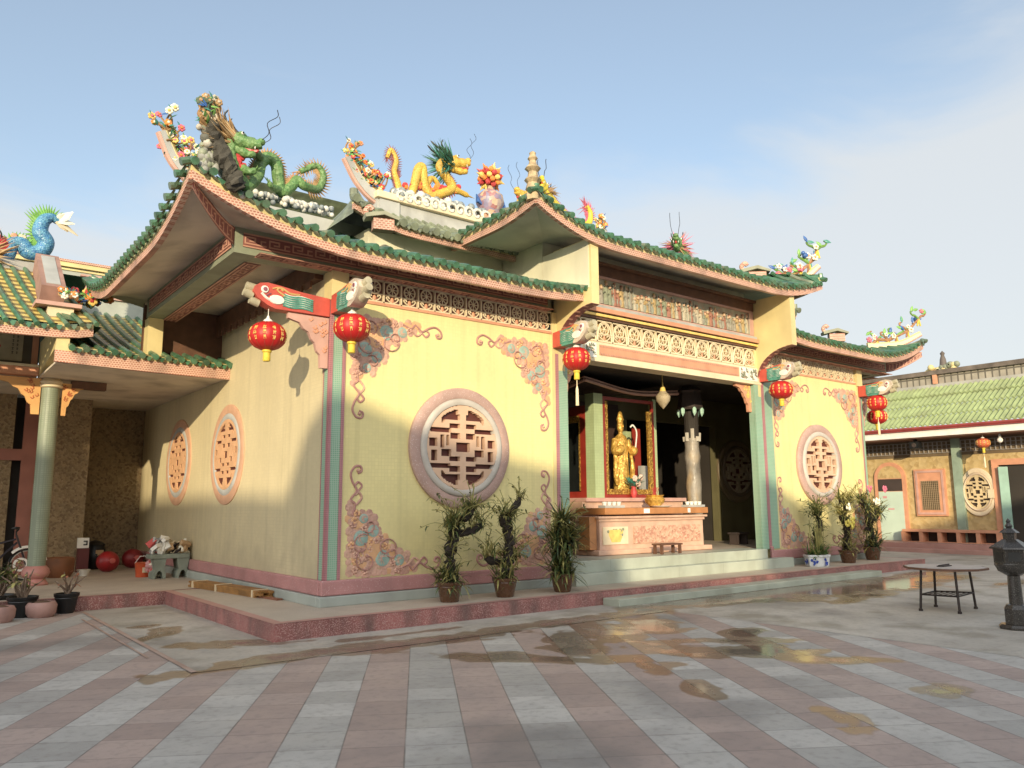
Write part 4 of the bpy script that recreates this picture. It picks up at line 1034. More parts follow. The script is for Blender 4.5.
# ------------------------------------------------------------------ roof ornaments
def dragon(label, pts, rad, body, spine, r_head, head_dir, tail_spikes=True, mane=None, group="roof dragons", head=True, horn=None, belly=None, base=None):
    pts = [Vector(p) for p in pts]
    loc = base or Vector((pts[0].x, pts[0].y, min(p.z for p in pts)))
    t = thing("dragon_statue", label, "dragon statue", loc, group)
    c = cr(pts, 7); n = len(c)
    rs = []
    for i in range(n):
        s_ = i / (n - 1); j = s_ * (len(rad) - 1); k = min(len(rad) - 2, int(j)); rs.append(lerp(rad[k], rad[k + 1], j - k))
    mb = MB(); mb.tube(c, rs, 12); build(mb, "body", body, t, smooth=60)
    mb = MB()
    vn = Vector((0, 1, 0))
    for i in range(1, n - 1):
        tg = (c[i + 1] - c[i - 1]).normalized(); nr = vn.cross(tg)
        nr = nr.normalized() if nr.length > .1 else Vector((0, 0, 1))
        s_ = i / n
        ln = rs[i] * (.8 if s_ > .22 else 1.7)
        for sd in ((1, -1) if (tail_spikes and s_ < .22) else (1,)):
            mb.cone(c[i] + nr * (sd * rs[i] * .6), c[i] + nr * sd * (rs[i] + ln) - tg * ln * .5, rs[i] * .35, 5)
    build(mb, "spines", spine, t)
    if tail_spikes:
        mb = MB()
        tg = (c[0] - c[1]).normalized()
        for k in range(30):
            d = (tg + Vector((rnd.uniform(-1, 1), rnd.uniform(-.5, .5), rnd.uniform(-1, 1)))).normalized()
            st = c[rnd.randrange(0, 7)]
            mb.cone(st, st + d * rnd.uniform(2.0, 3.4) * rad[0] * 1.35, rad[0] * .28, 5)
        build(mb, "tail_fan", spine, t)
    if head:
        d = Vector(head_dir).normalized(); up = Vector((0, 0, 1)); sd = d.cross(up).normalized(); up = sd.cross(d)
        H = c[-1]; r = r_head
        L = lambda a, b_, e: H + d * (a * r) + sd * (b_ * r) + up * (e * r)
        mb = MB()
        mb.tube(cr([L(-.6, 0, 0), L(.1, 0, .18), L(.8, 0, .12), L(1.5, 0, .10), L(1.85, 0, .2)], 4), [.55*r]*4 + [.68*r]*4 + [.52*r]*4 + [.40*r]*4 + [.36*r], 10, 0, flat=.85)
        mb.ball(L(1.8, 0, .34), (.30*r, .34*r, .26*r), 0)
        mb.tube(cr([L(-.2, 0, -.35), L(.5, 0, -.55), L(1.1, 0, -.72), L(1.6, 0, -.62)], 4), [.36*r]*4 + [.34*r]*4 + [.26*r]*4 + [.14*r], 8, 0)
        for s_ in (-1, 1):
            mb.ball(L(.50, .40 * s_, .48), .22 * r, 0, 8, 5)
            mb.cone(L(1.5, .25*s_, -.05), L(1.55, .25*s_, -.42), .08*r, 5, 2); mb.cone(L(1.1, .3*s_, -.1), L(1.1, .3*s_, -.34), .06*r, 5, 2)
        hd = build(mb, "head", [body, redC, white], t, smooth=60)
        mb = MB()
        mb.tube(cr([L(.2, 0, -.28), L(.8, 0, -.30), L(1.45, 0, -.42), L(1.75, 0, -.30)], 3), [.2*r]*3+[.18*r]*3+[.13*r]*3+[.06*r], 6)
        build(mb, "tongue", redC, hd)
        mb = MB()
        for s_ in (-1, 1): mb.ball(L(.62, .54 * s_, .52), .12 * r, 0, 8, 5); mb.ball(L(.67, .63 * s_, .53), .075 * r, 1, 6, 4)
        build(mb, "eye", [white, black], hd)
        mb = MB()
        for s_ in (-1, 1):
            mb.tube(cr([L(.2, .25*s_, .55), L(-.5, .4*s_, 1.1), L(-1.2, .5*s_, 1.35), L(-1.7, .45*s_, 1.9)], 4), [.14*r]*4+[.12*r]*4+[.08*r]*4+[.03*r], 6)
            mb.tube(cr([L(-.6, .42*s_, 1.15), L(-.8, .6*s_, 1.6), L(-.6, .65*s_, 2.0)], 3), [.08*r]*3+[.06*r]*3+[.02*r], 5)
        build(mb, "horn", horn or black, hd, smooth=50)
        mb = MB()
        for k in range(150):
            a = rnd.uniform(0, 2 * math.pi); e = rnd.uniform(.9, 2.1)
            st = L(rnd.uniform(-.9, .25), math.cos(a) * .5, math.sin(a) * .5)
            en = st + (sd * math.cos(a) + up * (math.sin(a) + .25) - d * rnd.uniform(.2, 1.3)).normalized() * (e * r)
            mb.cone(st, en, .10 * r, 5, 0 if k % 3 else 1)
        build(mb, "mane", mane or [spikeB, M('tan_spike_light', (.50, .36, .20), .6, .3, 9)], hd)
        mb = MB()
        for s_ in (-1, 1):
            mb.tube(cr([L(1.8, .25*s_, .3), L(2.3, .4*s_, .9), L(2.1, .5*s_, 1.6), L(2.7, .5*s_, 2.2), L(2.6, .5*s_, 2.7)], 4), .0055, 4)
        build(mb, "whisker", steel, hd)
    return t, c, rs
def leg(t, p, q, e, r, m):
    mb = MB(); mb.tube(cr([p, q, e], 4), [r]*4 + [r*.75]*4 + [r*.5], 8)
    for k in (-1, 0, 1):
        d = (Vector(e) - Vector(q)).normalized(); s_ = Vector((k * .5 * r, k * .2 * r, 0))
        mb.cone(Vector(e), Vector(e) + d * r * 1.5 + s_ * 2.4 + Vector((0, 0, .3 * r)), r * .32, 5)
    build(mb, "claw_leg", m, t, smooth=50)
D0 = -.62
P_ = lambda u, v, y=D0: at(u, v, 'y', y)
green, c, rs = dragon("green scaled dragon with a tan mane coiled on white clouds over the left front eave", [P_(300,172,-.45), P_(316,166,-.45), P_(323,176,-.45), P_(318,189,-.45), P_(304,186), P_(297,180), P_(291,187), P_(281,192), P_(278,178), P_(276,164), P_(268,158), P_(260,164), P_(257,176), P_(247,186,-.7), P_(240,178,-.75), P_(233,166,-.8), P_(230,152,-.8), P_(234,142,-.8)],
    [.04,.055,.065,.08,.085,.085,.08,.08], greenC, spikeB, .185, (.80, -.45, -.12))
leg(green, P_(240,166,-.75), P_(249,172,-.9), P_(256,170,-.95), .06, greenC); leg(green, P_(262,162), P_(256,152,-.8), P_(250,153,-.85), .055, greenC); leg(green, P_(281,190), P_(272,187,-.8), P_(269,182,-.85), .05, greenC)
mb = MB()
for k in range(16): mb.ball(P_(228 + rnd.uniform(0, 16), 158 + rnd.uniform(-2, 12), -.8), .06, 0, 6, 4)
for k in range(12): mb.cone(P_(283 + rnd.uniform(-4, 6), 186, -.6), P_(283 + rnd.uniform(-8, 14), 180 + rnd.uniform(-9, 4), -.6), .03, 5, 0)
build(mb, "flame_tuft", redC, green)
y6 = lambda u, v: at(u, v, 'y', 6.2)
yd, c, rs = dragon("yellow dragon with a dark green mane facing the pearl on the high main ridge", [y6(387,158), y6(391,150), y6(396,160), y6(394,172), y6(397,182), y6(400,192), y6(408,199), y6(414,186), y6(418,170), y6(422,168), y6(424,184), y6(430,196), y6(440,194), y6(452,188), y6(447,178), y6(440,168), y6(443,162), y6(450,164)],
    [.05,.075,.10,.12,.13,.13,.12,.11], yellC, M("wine_spike", (.30, .10, .10), .5, .3, 8), .30, (.9, -.2, .15), mane=[M("dark_green_spike", (.05, .13, .07), .5, .3, 8), tealC])
leg(yd, y6(448,188), y6(460,192), y6(468,196), .10, yellC); leg(yd, y6(425,186), y6(432,178), y6(438,184), .09, yellC)
mb = MB()
for k in range(26): mb.ball(y6(404 + k % 13 * 4.4 + rnd.uniform(-3, 3), 186 + rnd.uniform(-2, 8)), .09, k % 2, 6, 4)
build(mb, "flame_tuft", [redC, orange], yd)
yd2, c, rs = dragon("orange faced dragon on the main ridge half hidden behind the pagoda finial", [V(11.0, 6.2, 9.75), V(10.8, 6.2, 9.42), V(10.45, 6.2, 9.42), V(10.15, 6.2, 9.85), V(9.85, 6.2, 9.5), V(9.5, 6.2, 9.42), V(9.2, 6.2, 9.75), V(8.95, 6.2, 9.95), V(8.85, 6.2, 10.3)],
    [.06,.1,.14,.15,.15,.13], yellC, petalP, .30, (-.9, -.2, .1), horn=steel)
# dragon head peeping over the middle of the entrance eave
y0 = lambda u, v: at(u, v, 'y', .9)
gd, c, rs = dragon("small pinkish dragon with green face peeping over the middle of the entrance eave", [y0(740,285), y0(728,278), y0(716,276), y0(702,271), y0(690,262), y0(682,252), y0(677,246)],
    [.04,.08,.10,.11,.11,.10], greenC, petalP, .21, (-.75, -.55, .15), mane=[petalP, spikeB], tail_spikes=False)
# magenta spiked tail on the centre roof corner
ct, c, rs = dragon("yellow dragon tail with magenta spikes curling above the central roof corner", [at(586,206,'y',-.55), at(590,214,'y',-.55), at(588,224,'y',-.55), at(578,224,'y',-.6), at(566,216,'y',-.7), at(556,206,'y',-.75), at(548,196,'y',-.8), at(544,191,'y',-.82)],
    [.05,.06,.07,.08,.08,.08], M("lemon_glaze", (.68, .55, .06), .4, .2, 8), petalP, .14, (-.6, -.5, .4), horn=steel)

# clouds under the dragons
mb = MB()
for k in range(190):
    u = rnd.uniform(228, 332); v = 190 + (u - 228) * .22 + rnd.uniform(-4, 3)
    mb.ball(P_(u, v, rnd.uniform(-.75, -.4)), rnd.uniform(.025, .05), 0 if rnd.random() < .6 else 1, 7, 5)
o = build(mb, "cloud_base", [cloudW, cloudG], T, smooth=60)
mb = MB()
for k in range(120):
    u = rnd.uniform(392, 486); v = 197 + (u - 392) * .235 + rnd.uniform(-6, 2)
    mb.ball(y6(u, v) + V(0, rnd.uniform(-.2, .1), 0), rnd.uniform(.08, .13), 0 if rnd.random() < .45 else 1, 7, 5)
for k in range(11):                              # curled cloud scrolls
    p = y6(396 + k * 8.4, 200 + k * 1.95); r = .17
    mb.tube([p + V(math.cos(a) * r * (1 - a / 9), -.26, math.sin(a) * r * (1 - a / 9)) for a in [q * .5 for q in range(13)]], .045, 6, 0)
build(mb, "cloud_base", [cloudW, cloudG], T, smooth=60)

def spray(name, label, base, n, spread, size, cols, seed, yj=.12, group="flower sprays on the roof ends", lean=(0, 0)):
    """glazed blossom spray growing from points along a ridge fin"""
    q = random.Random(seed); t = thing(name, label, "roof ornament", base[0], group)
    br = MB(); lf = MB(); bl = MB()
    for k in range(n):
        p = Vector(base[q.randrange(len(base))]); h = q.uniform(.08, 1.0) * spread
        tip = p + V(q.uniform(-.45, .45) * spread + lean[0] * h, q.uniform(-yj, yj), h + lean[1])
        mid = p.lerp(tip, .5) + V(q.uniform(-.1, .1), q.uniform(-.05, .05), 0)
        mid = mid + V(q.uniform(-.12, .12) * spread, 0, 0); br.tube(cr([p, mid, tip], 3), [size * .42] * 3 + [size * .3] * 3 + [size * .2], 5)
        for j in range(3):
            a = p.lerp(tip, q.uniform(.3, 1)); d = V(q.uniform(-1, 1), q.uniform(-.6, .6), q.uniform(-.3, 1)).normalized()
            mi = q.choice((0, 0, 1, 2, 2))
            lf.lathe([(.001, 0), (size * .6, size * .6), (size * .5, size * 1.5), (.001, size * 2.4)], a, 6, mi, d, d.orthogonal().normalized(), 1, .35)
        mi = q.randrange(len(cols))
        f = V(q.uniform(-.5, .3), -1, q.uniform(-.2, .5)).normalized(); e1 = f.orthogonal().normalized(); e2 = f.cross(e1)
        rr_ = size * q.uniform(.8, 1.25)
        for j in range(6):
            a = j * math.pi / 3; bl.ball(tip + (e1 * math.cos(a) + e2 * math.sin(a)) * rr_ * .62, rr_ * .46, mi, 6, 4)
        bl.ball(tip + f * rr_ * .3, rr_ * .42, (mi + 1) % len(cols), 6, 4)
    build(br, "stem", M("ornament_stem", (.30, .17, .07), .6, .3), t, smooth=50)
    build(lf, "leaf", [tealC, blueC, M("apple_glaze", (.20, .40, .10), .4, .3)], t, smooth=50)
    build(bl, "blossom", cols, t, smooth=50)
    return t
spray("flower_ornament", "blue, green and orange flower spray on the far left upswept ridge end", finL[6:], 46, .50, .055, [orange, petalW, goldP, petalP], 2)
spray("flower_ornament", "orange and yellow blossom cluster on the upswept left end of the high main ridge", finM[4:], 90, .55, .07, [orange, redC, goldP, petalW, salmon], 3)
spray("flower_ornament", "small orange and teal blossom cluster on the right end of the main ridge", finMR[8:], 50, .5, .075, [orange, goldP, salmon, petalW], 4)
def bough(label, base, ht, seed, group="flower sprays on the roof ends"):
    """knobbly glazed plum bough: thick curling branches with large blossoms and curled leaves"""
    q = random.Random(seed); t = thing("flower_ornament", label, "roof ornament", base[0], group); n = len(base)
    br = MB(); lf = MB(); bl = MB(); e = (base[-1] - base[0]).normalized(); e.z = 0; e.normalize(); up = V(0, 0, 1); f = V(-.45, -.85, .2).normalized()
    main = [base[int((n - 1) * k / 5)] + up * (ht * h) for k, h in enumerate((.0, .30, .22, .42, .55, .95))]
    br.tube(cr(main, 5), [.045] * 10 + [.038] * 10 + [.028] * 6, 7, 0, jit=.2)
    for k in range(1, 6):
        for s_ in (-1, 1):
            p = main[k]; c = [p, p + e * (s_ * .10) + up * (.10 * ht * 2), p + e * (s_ * .20) + up * (.10 + .16 * ht * q.random()), p + e * (s_ * .24) + up * (.22 * ht + .1), p + e * (s_ * .17) + up * (.30 * ht + .1)]
            br.tube(cr(c, 3), [.034] * 6 + [.026] * 6 + [.016], 6, q.choice((0, 0, 1)))
            br.tube([p, p + e * (s_ * .05) - up * (.16 + .1 * q.random())], [.03, .022], 6, q.choice((0, 2)))
            for j in range(2):
                a = c[q.randrange(1, 5)]; d = (e * q.uniform(-1, 1) + up * q.uniform(-.3, 1)).normalized()
                lf.lathe([(.001, -.02), (.045, .05), (.04, .11), (.001, .18)], a + f * .03, 7, q.choice((0, 1, 2, 2)), d, f, .45, 1)
    for k in range(10):
        p = main[q.randrange(0, 6)] + e * q.uniform(-.14, .14) + up * q.uniform(-.02, .22) + f * .05
        r = q.uniform(.05, .085); e1 = f.orthogonal().normalized(); e2 = f.cross(e1)
        for j in range(5):
            a = j * 1.257; bl.ball(p + (e1 * math.cos(a) + e2 * math.sin(a)) * r * .7, r * .5, 0 if k % 4 else 2, 6, 4)
        bl.ball(p + f * r * .3, r * .4, 1, 6, 4)
    build(br, "stem", [M("plum_branch", (.34, .17, .08), .55, .35, 9), M("branch_green", (.14, .26, .06), .5, .3), M("branch_yellow", (.62, .48, .08), .5, .3)], t, smooth=50)
    build(lf, "leaf", [tealC, blueC, M("apple_glaze", (.20, .40, .10), .4, .3)], t, smooth=50)
    build(bl, "blossom", [petalW, salmon, petalP], t, smooth=50)
    return t
bough("white and pink blossoms with a blue bird on the right corner of the central roof", finCR[1:], .40, 5)
bough("white blossoms with red and green leaves on the far right roof corner", finR[2:], .42, 6)
# tall weathered spray at the left front corner, with dark trunk
tw = spray("flower_ornament", "tall dark weathered blossom spray with white flowers standing on the left front roof corner", [at(206, 125, 'y', -.85), at(208, 116, 'y', -.85), at(204, 112, 'y', -.85)], 13, .26, .055, [M('weathered_petal', (.50, .45, .36), .7, .3, 9), M('weathered_leaf', (.10, .13, .08), .7, .3, 9), spikeB], 8, .06)
mb = MB()
q_ = lambda u, v: at(u, v, 'y', -.84)
mb.tube(cr([q_(236,186), q_(229,168), q_(219,146), q_(212,124), q_(206,104)], 5), [.12]*5 + [.11]*5 + [.09]*5 + [.07]*5 + [.04], 8, jit=.3)
mb.tube(cr([q_(240,190), q_(234,178), q_(226,158), q_(217,134), q_(215,118)], 5), [.09]*5 + [.09]*5 + [.07]*5 + [.05]*5 + [.03], 7, jit=.35)
for k in range(26): mb.ball(q_(234 - k * 1.0 + rnd.uniform(-4, 4), 186 - k * 2.8), rnd.uniform(.04, .075), 0, 6, 4)
build(mb, "trunk", M("weathered_trunk", (.055, .05, .04), .9, .5, 9, .6, 20), tw)
mb = MB()
for k in range(22): mb.ball(at(205 + rnd.uniform(-6, 6), 122 + rnd.uniform(-8, 22), 'y', -.8), rnd.uniform(.04, .075), (0, 1, 3)[k % 3], 7, 5)
for k in range(70): mb.ball(at(208 + rnd.uniform(-7, 9), 156 + rnd.uniform(-16, 14), 'y', -.76), rnd.uniform(.035, .065), (2, 1, 2, 3)[k % 4], 7, 5)
build(mb, "rockery", [M("weathered_white", (.45, .42, .36), .7, .35, 9), sage, M("rock_grey", (.33, .33, .30), .8, .3, 8), M("rock_dark", (.12, .12, .10), .8, .3, 8)], tw, smooth=50)
# bird on the centre-right spray and on the far-right spray
for (u, v, y, lab) in ((806, 256, -.55, "small dark blue bird perched on the central roof corner blossoms"), (917, 321, -.3, "small dark blue bird perched on the far right roof corner blossoms")):
    p = at(u, v, 'y', y); t = thing("bird_ornament", lab, "bird ornament", p)
    mb = MB(); mb.ball(p, (.13, .07, .07)); mb.ball(p + V(-.12, 0, .05), .05); build(mb, "body", blueC, t, smooth=60)
    mb = MB(); mb.leaf(p + V(.08, 0, .02), (1, 0, .5), .22, .10, .0); mb.leaf(p, (.4, .5, .8), .2, .12, .2); build(mb, "tail_feather", blueC, t)
# pearl on a vase, centre of main ridge
C7 = y6(490, 222); t = thing("pearl_vase_ornament", "flaming orange pearl on a blue and red vase at the middle of the main ridge", "roof ornament", C7)
h7 = 1.66
mb = MB(); mb.lathe([(.30, -.15), (.34, .05), (.24, .16), (.28, .30), (.40, .55), (.36, .75), (.20, .88), (.13, .95), (.16, 1.0)], C7, 14); build(mb, "vase", M("vase_glaze", (.36, .15, .14), .4, .4, 7, .3, cells=(9, (.20, .24, .38), .8, (.66, .5, .3))), t, smooth=50)
for s_ in (-1, 1): mb = MB(); mb.tube([C7 + V(.25 * s_, 0, .45), C7 + V(.40 * s_, 0, .52), C7 + V(.46 * s_, 0, .70)], [.08, .16, .03], 8, flat=.5); build(mb, "side_scroll", blueC, t, smooth=50)
mb = MB(); mb.ball(C7 + V(0, 0, 1.28), .24, 0)
for k in range(40):
    a = k * 2.4; e = 1 - 2 * (k + .5) / 40; q = math.sqrt(1 - e * e); d = V(q * math.cos(a), q * math.sin(a), e)
    mb.ball(C7 + V(0, 0, 1.28) + d * .28, .085, k % 3, 6, 4)
    if abs(d.y) < .5: mb.cone(C7 + V(0, 0, 1.28) + d * .3, C7 + V(0, 0, 1.28) + d * .46, .06, 5, k % 3)
build(mb, "pearl", [redC, orange, goldP], t, smooth=50)
mb = MB()
for k in range(9):
    mb.ball(C7 + V(-.35 + k * .19, -.2, -.02), (.12, .1, .16), k % 2, 7, 5)
build(mb, "flame_base", [salmon, pinkPl], t, smooth=50)
# pagoda finial on the corner of the central roof
pg = at(533, 190, 'y', -.92); pg.z = 6.62; t = thing("pagoda_finial", "slim tan pagoda shaped finial standing on the central roof corner", "roof ornament", pg)
mb = MB()
mb.lathe([(.12, 0), (.13, .10), (.10, .16), (.13, .20), (.10, .30), (.15, .36), (.09, .42), (.08, .50), (.14, .56), (.07, .64), (.06, .70), (.09, .74), (.05, .80), (.06, .84), (.001, .88)], pg, 8)
build(mb, "finial", M("finial_stone", (.50, .38, .22), .6, .4, 9, .4, 20, grime=((.12, .1, .08), .8, 4)), t, smooth=35)
mb = MB()
for k in range(5): mb.cone(pg + V(.1, 0, .1), pg + V(.18 + .06 * k, rnd.uniform(-.1, .1), .14 + .09 * (k % 3)), .02, 5)
build(mb, "thorn", steel, t)

# ------------------------------------------------------------------ lanterns
def make_lantern(name, label, r, flat, drop, tassel, gw=True, red=redL):
    """local origin at the lantern's middle"""
    t = thing(name, label, "lantern", (0, 0, 0), "red paper lanterns", local=True)
    mb = MB(); n = 48; k = 14; vs = []
    for i in range(k + 1):
        p = -math.pi / 2 + math.pi * i / k
        for j in range(n):
            a = 2 * math.pi * j / n; lob = 1 - .045 * abs(math.cos(a * 6)) ** 6
            rr_ = max(.22, math.cos(p) ** .85) * r * lob if 0 < i < k else .22 * r
            vs.append((math.cos(a) * rr_, math.sin(a) * rr_, math.sin(p) * r * flat))
    mb.add(vs, [(i*n + j, i*n + (j+1) % n, (i+1)*n + (j+1) % n, (i+1)*n + j) for i in range(k) for j in range(n)] + [tuple(range(n-1, -1, -1)), tuple(k*n + j for j in range(n))])
    sh = build(mb, "lantern_shade", red, t, smooth=60)
    mb = MB()
    for j in range(12):
        a = 2 * math.pi * (j + .5) / 12 + math.pi / 12
        pts = [(math.cos(a) * max(.22, math.cos(p) ** .85) * r * .975, math.sin(a) * max(.22, math.cos(p) ** .85) * r * .975, math.sin(p) * r * flat) for p in [-1.45 + 2.9 * q / 12 for q in range(13)]]
        mb.tube(pts, .006, 4)
    build(mb, "rib", M("lantern_rib", (.36, .05, .03), .5), sh)
    q = random.Random(4)
    for j in range(12):
        mb = MB(); a0 = 2 * math.pi * j / 12 + math.pi / 12 + math.pi/12
        for g in range(3):
            zc_ = (.34 - g * .30) * r * flat * 1.15
            for s_ in range(6):
                if s_ % 2: a1, a2, z1, z2 = a0 + q.uniform(-.09, .0), a0 + q.uniform(.03, .1), zc_ + q.uniform(-.08, .08) * r, None; z2 = z1 + q.uniform(-.01, .01)
                else: a1 = a0 + q.uniform(-.08, .08); a2 = a1 + q.uniform(-.04, .04); z1, z2 = zc_ + .10 * r, zc_ - .10 * r
                def pp(a, z):
                    p = math.asin(max(-.95, min(.95, z / (r * flat)))); rr_ = math.cos(p) ** .85 * r * (1 - .045 * abs(math.cos(a * 6)) ** 6) + .004
                    return (math.cos(a) * rr_, math.sin(a) * rr_, z)
                mb.tube([pp(a1, z1), pp((a1 + a2) / 2, (z1 + z2) / 2), pp(a2, z2)], .0085, 4, flat=.5)
        build(mb, "gold_lettering", goldP, sh)
    mb = MB(); mb.lathe([(.24 * r, r * flat * .97), (.25 * r, r * flat + .02), (.10 * r, r * flat + .05), (.05 * r, r * flat + .09)], (0, 0, 0), 14); mb.tube([(0, 0, r * flat + .06), (0, 0, r * flat + drop)], .006, 5)
    build(mb, "lantern_cap", white, t, smooth=40)
    mb = MB(); mb.lathe([(.24 * r, -r * flat * 1.0), (.25 * r, -r * flat - .03), (.19 * r, -r * flat - .04), (.20 * r, -r * flat - .15), (.17 * r, -r * flat - .16)], (0, 0, 0), 14)
    build(mb, "tassel_collar", M("tassel_yellow", (.72, .52, .06), .6, .15, 30), t, smooth=40)
    if tassel:
        mb = MB(); mb.tube([(0, 0, -r * flat - .15), (0, 0, -r * flat - .30)], .008, 5); mb.tube([(0, 0, -r * flat - .28), (0, 0, -r * flat - .34), (0, 0, -r * flat - .62)], [.012, .025, .03], 7)
        build(mb, "tassel", M("tassel_cream", (.74, .62, .42), .7), t)
    return t
LA = make_lantern("paper_lantern", "wide red lantern hanging from the arm on the left side of the corner", .265, .76, .19, False)
LA.location = at(267.5, 336, 'y', .10)
dup(LA, at(352, 328, 'x', .08), "red lantern with two gold columns hanging from the front arm of the left corner")
LB = make_lantern("paper_lantern", "round red lantern with cream tassel hanging left of the entrance", .25, .82, .19, True)
LB.location = at(576.5, 359, 'x', 4.39)
l = dup(LA, at(781, 390, 'x', 10.61), "red lantern hanging just right of the entrance", .4)
dup(LB, at(877, 403, 'x', WX - .08), "upper and nearer lantern of the two overlapping ones at the right corner", .3)
dup(LA, V(WX + .95, .10, 3.90), "lower lantern half hidden behind another at the right corner", .9)

# ------------------------------------------------------------------ shrine inside the porch
FZ = .615
YA = .75
def ax(u): return at(u, 530, 'y', YA).x
xa0, xa1 = 6.1, 9.25
t = thing("altar_table", "pink and orange marble altar with carved relief front standing in the entrance", "altar", (xa0, YA, FZ))
mb = MB(); mb.box((xa0 - .12, YA - .10, FZ), (xa1 + .18, 1.5, FZ + .10)); build(mb, "altar_base", altP, t, bevel=.02)
mb = MB(); mb.box((xa0, YA, FZ + .10), (xa1, 1.45, 1.26)); build(mb, "altar_body", altP, t)
mb = MB(); mb.box((xa0 + .95, YA - .02, FZ + .2), (xa1 - .12, YA - .003, 1.16)); build(mb, "carved_panel", altR, t)
mb = MB(); mb.box((xa0 + .08, YA - .02, FZ + .2), (xa0 + .78, YA - .003, 1.16)); p_ = build(mb, "painted_panel", cream, t)
mb = MB()
mb.lathe([(.12, 0), (.20, .14), (.21, .24), (.001, .25)], (xa0 + .43, YA - .022, .86), 12, 0, (0, 0, 1), (1, 0, 0), 1, .05)
for k in range(14): mb.ball((xa0 + .43 + rnd.uniform(-.22, .22), YA - .025, 1.02 + rnd.uniform(-.02, .09)), (.035, .006, .03), 1, 6, 4)
build(mb, "painted_bowl", [goldP, sage], p_)
mb = MB(); mb.box((xa0 - .03, YA - .03, 1.262), (xa1 + .04, 1.5, 1.32)); mb.box((xa0 - .07, YA - .07, 1.322), (xa1 + .09, 1.5, 1.37)); build(mb, "altar_cornice", altP, t, bevel=.012)
mb = MB(); mb.box((xa0 + .06, YA - .12, 1.40), (xa1 + .06, 1.5, 1.53)); build(mb, "altar_top", altO, t, bevel=.015)
mb = MB(); mb.box((xa0 - .22, YA + .05, FZ + .11), (xa0 - .035, 1.1, 1.36)); build(mb, "altar_end", altO, t)
mb = MB(); mb.box((7.25, YA - .128, 1.42), (7.42, YA - .121, 1.51)); mb.box((8.62, YA - .128, 1.42), (8.70, YA - .121, 1.51)); build(mb, "paper_tag", white, t)
def small(name, label, cat, loc, parts, group=None):
    t = thing(name, label, cat, loc, group)
    for nm, mb, m, sm in parts: build(mb, nm, m, t, smooth=sm)
    return t
zt = 1.533
p = V(8.0, 1.0, zt); m1 = MB(); m1.lathe([(.10, 0), (.12, .03), (.20, .10), (.22, .17), (.17, .22), (.21, .26), (.19, .26), (.15, .22), (.001, .2)], p, 18)
m2 = MB()
for k in range(7): m2.tube([p + V(rnd.uniform(-.06, .06), rnd.uniform(-.06, .06), .2), p + V(rnd.uniform(-.09, .09), rnd.uniform(-.09, .09), .42)], .005, 4)
small("incense_bowl", "golden incense bowl on the altar top", "incense burner", p, (("bowl", m1, gold, 50), ("incense_stick", m2, redC, None)))
m1 = MB(); m1.lathe([(.14, 0), (.22, .025), (.23, .035), (.001, .02)], V(7.95, .78, zt), 18); small("plate", "pale round plate in front of the golden incense bowl", "plate", V(7.95, .78, zt), (("dish", m1, white, 50),))
for x, lab in ((6.65, "grey stand of small cups at the left end of the altar top"), (9.2, "grey stand of small cups at the right end of the altar top")):
    m1 = MB(); m1.box((x - .28, .85, zt), (x + .28, 1.05, zt + .05)); m2 = MB()
    for k in range(4): m2.lathe([(.035, 0), (.055, .07), (.05, .07), (.001, .02)], V(x - .2 + k * .135, .95, zt + .05), 10)
    small("cup_stand", lab, "cup stand", V(x, .95, zt), (("tray", m1, greyP, None), ("cup", m2, white, 50)))
# low stool in front
p = at(670, 553, 'z', FZ); p.y = .30; p.x = 7.55
t = thing("low_stool", "low dark wooden kneeling stool in front of the altar", "stool", p)
mb = MB(); mb.box((p.x - .32, p.y - .13, FZ + .17), (p.x + .32, p.y + .13, FZ + .205)); build(mb, "seat", woodD, t)
for sx in (-1, 1):
    for sy in (-1, 1):
        mb = MB(); mb.box((p.x + sx * .27 - .025, p.y + sy * .09 - .025, FZ), (p.x + sx * .27 + .025, p.y + sy * .09 + .025, FZ + .17)); build(mb, "leg", woodD, t)
# small dark stool deep inside right
t = thing("low_stool", "small dark stool by the back wall under the inner round window", "stool", (11.5, 1.5, FZ))
mb = MB(); mb.box((11.3, 1.35, FZ + .25), (11.75, 1.65, FZ + .29)); build(mb, "seat", dark, t)
for sx in (11.33, 11.68):
    mb = MB(); mb.box((sx, 1.38, FZ), (sx + .05, 1.62, FZ + .25)); build(mb, "leg", dark, t)
# shrine cabinet
t = thing("shrine_cabinet", "red and gold shrine cabinet with green posts and curved canopy behind the altar", "shrine", (6.9, 1.75, FZ))
SX0, SX1, SY0, SY1 = 6.95, 8.72, 1.75, 2.95
mb = MB(); mb.box((SX0 - .5, SY0 - .15, FZ), (SX1 + .9, SY1, 1.66)); build(mb, "shrine_base", altP, t)
mb = MB(); mb.box((SX0 - .45, SY0 - .22, 1.663), (SX1 + .95, SY1, 1.74)); build(mb, "shrine_ledge", pinkPl, t)
mb = MB(); mb.box((SX0 - .02, SY0 - .05, 1.743), (SX0 + .25, SY0 + .22, 4.0)); build(mb, "shrine_post", paleG, t)
mb = MB(); mb.box((SX1 + .12, SY0 - .03, 1.743), (SX1 + .22, SY0 + .1, 4.0)); build(mb, "shrine_post", paleG, t)
def frame(a, b_, wd, y, m, name, dp=.05):
    mb = MB(); (x0, z0), (x1, z1) = a, b_
    mb.box((x0, y - dp, z0), (x0 + wd, y, z1)); mb.box((x1 - wd, y - dp, z0), (x1, y, z1)); mb.box((x0 + wd, y - dp, z0), (x1 - wd, y, z0 + wd)); mb.box((x0 + wd, y - dp, z1 - wd), (x1 - wd, y, z1))
    return build(mb, name, m, t)
frame((SX0 + .253, 1.744), (SX1 + .117, 3.95), .07, SY0, redG, "door_frame")
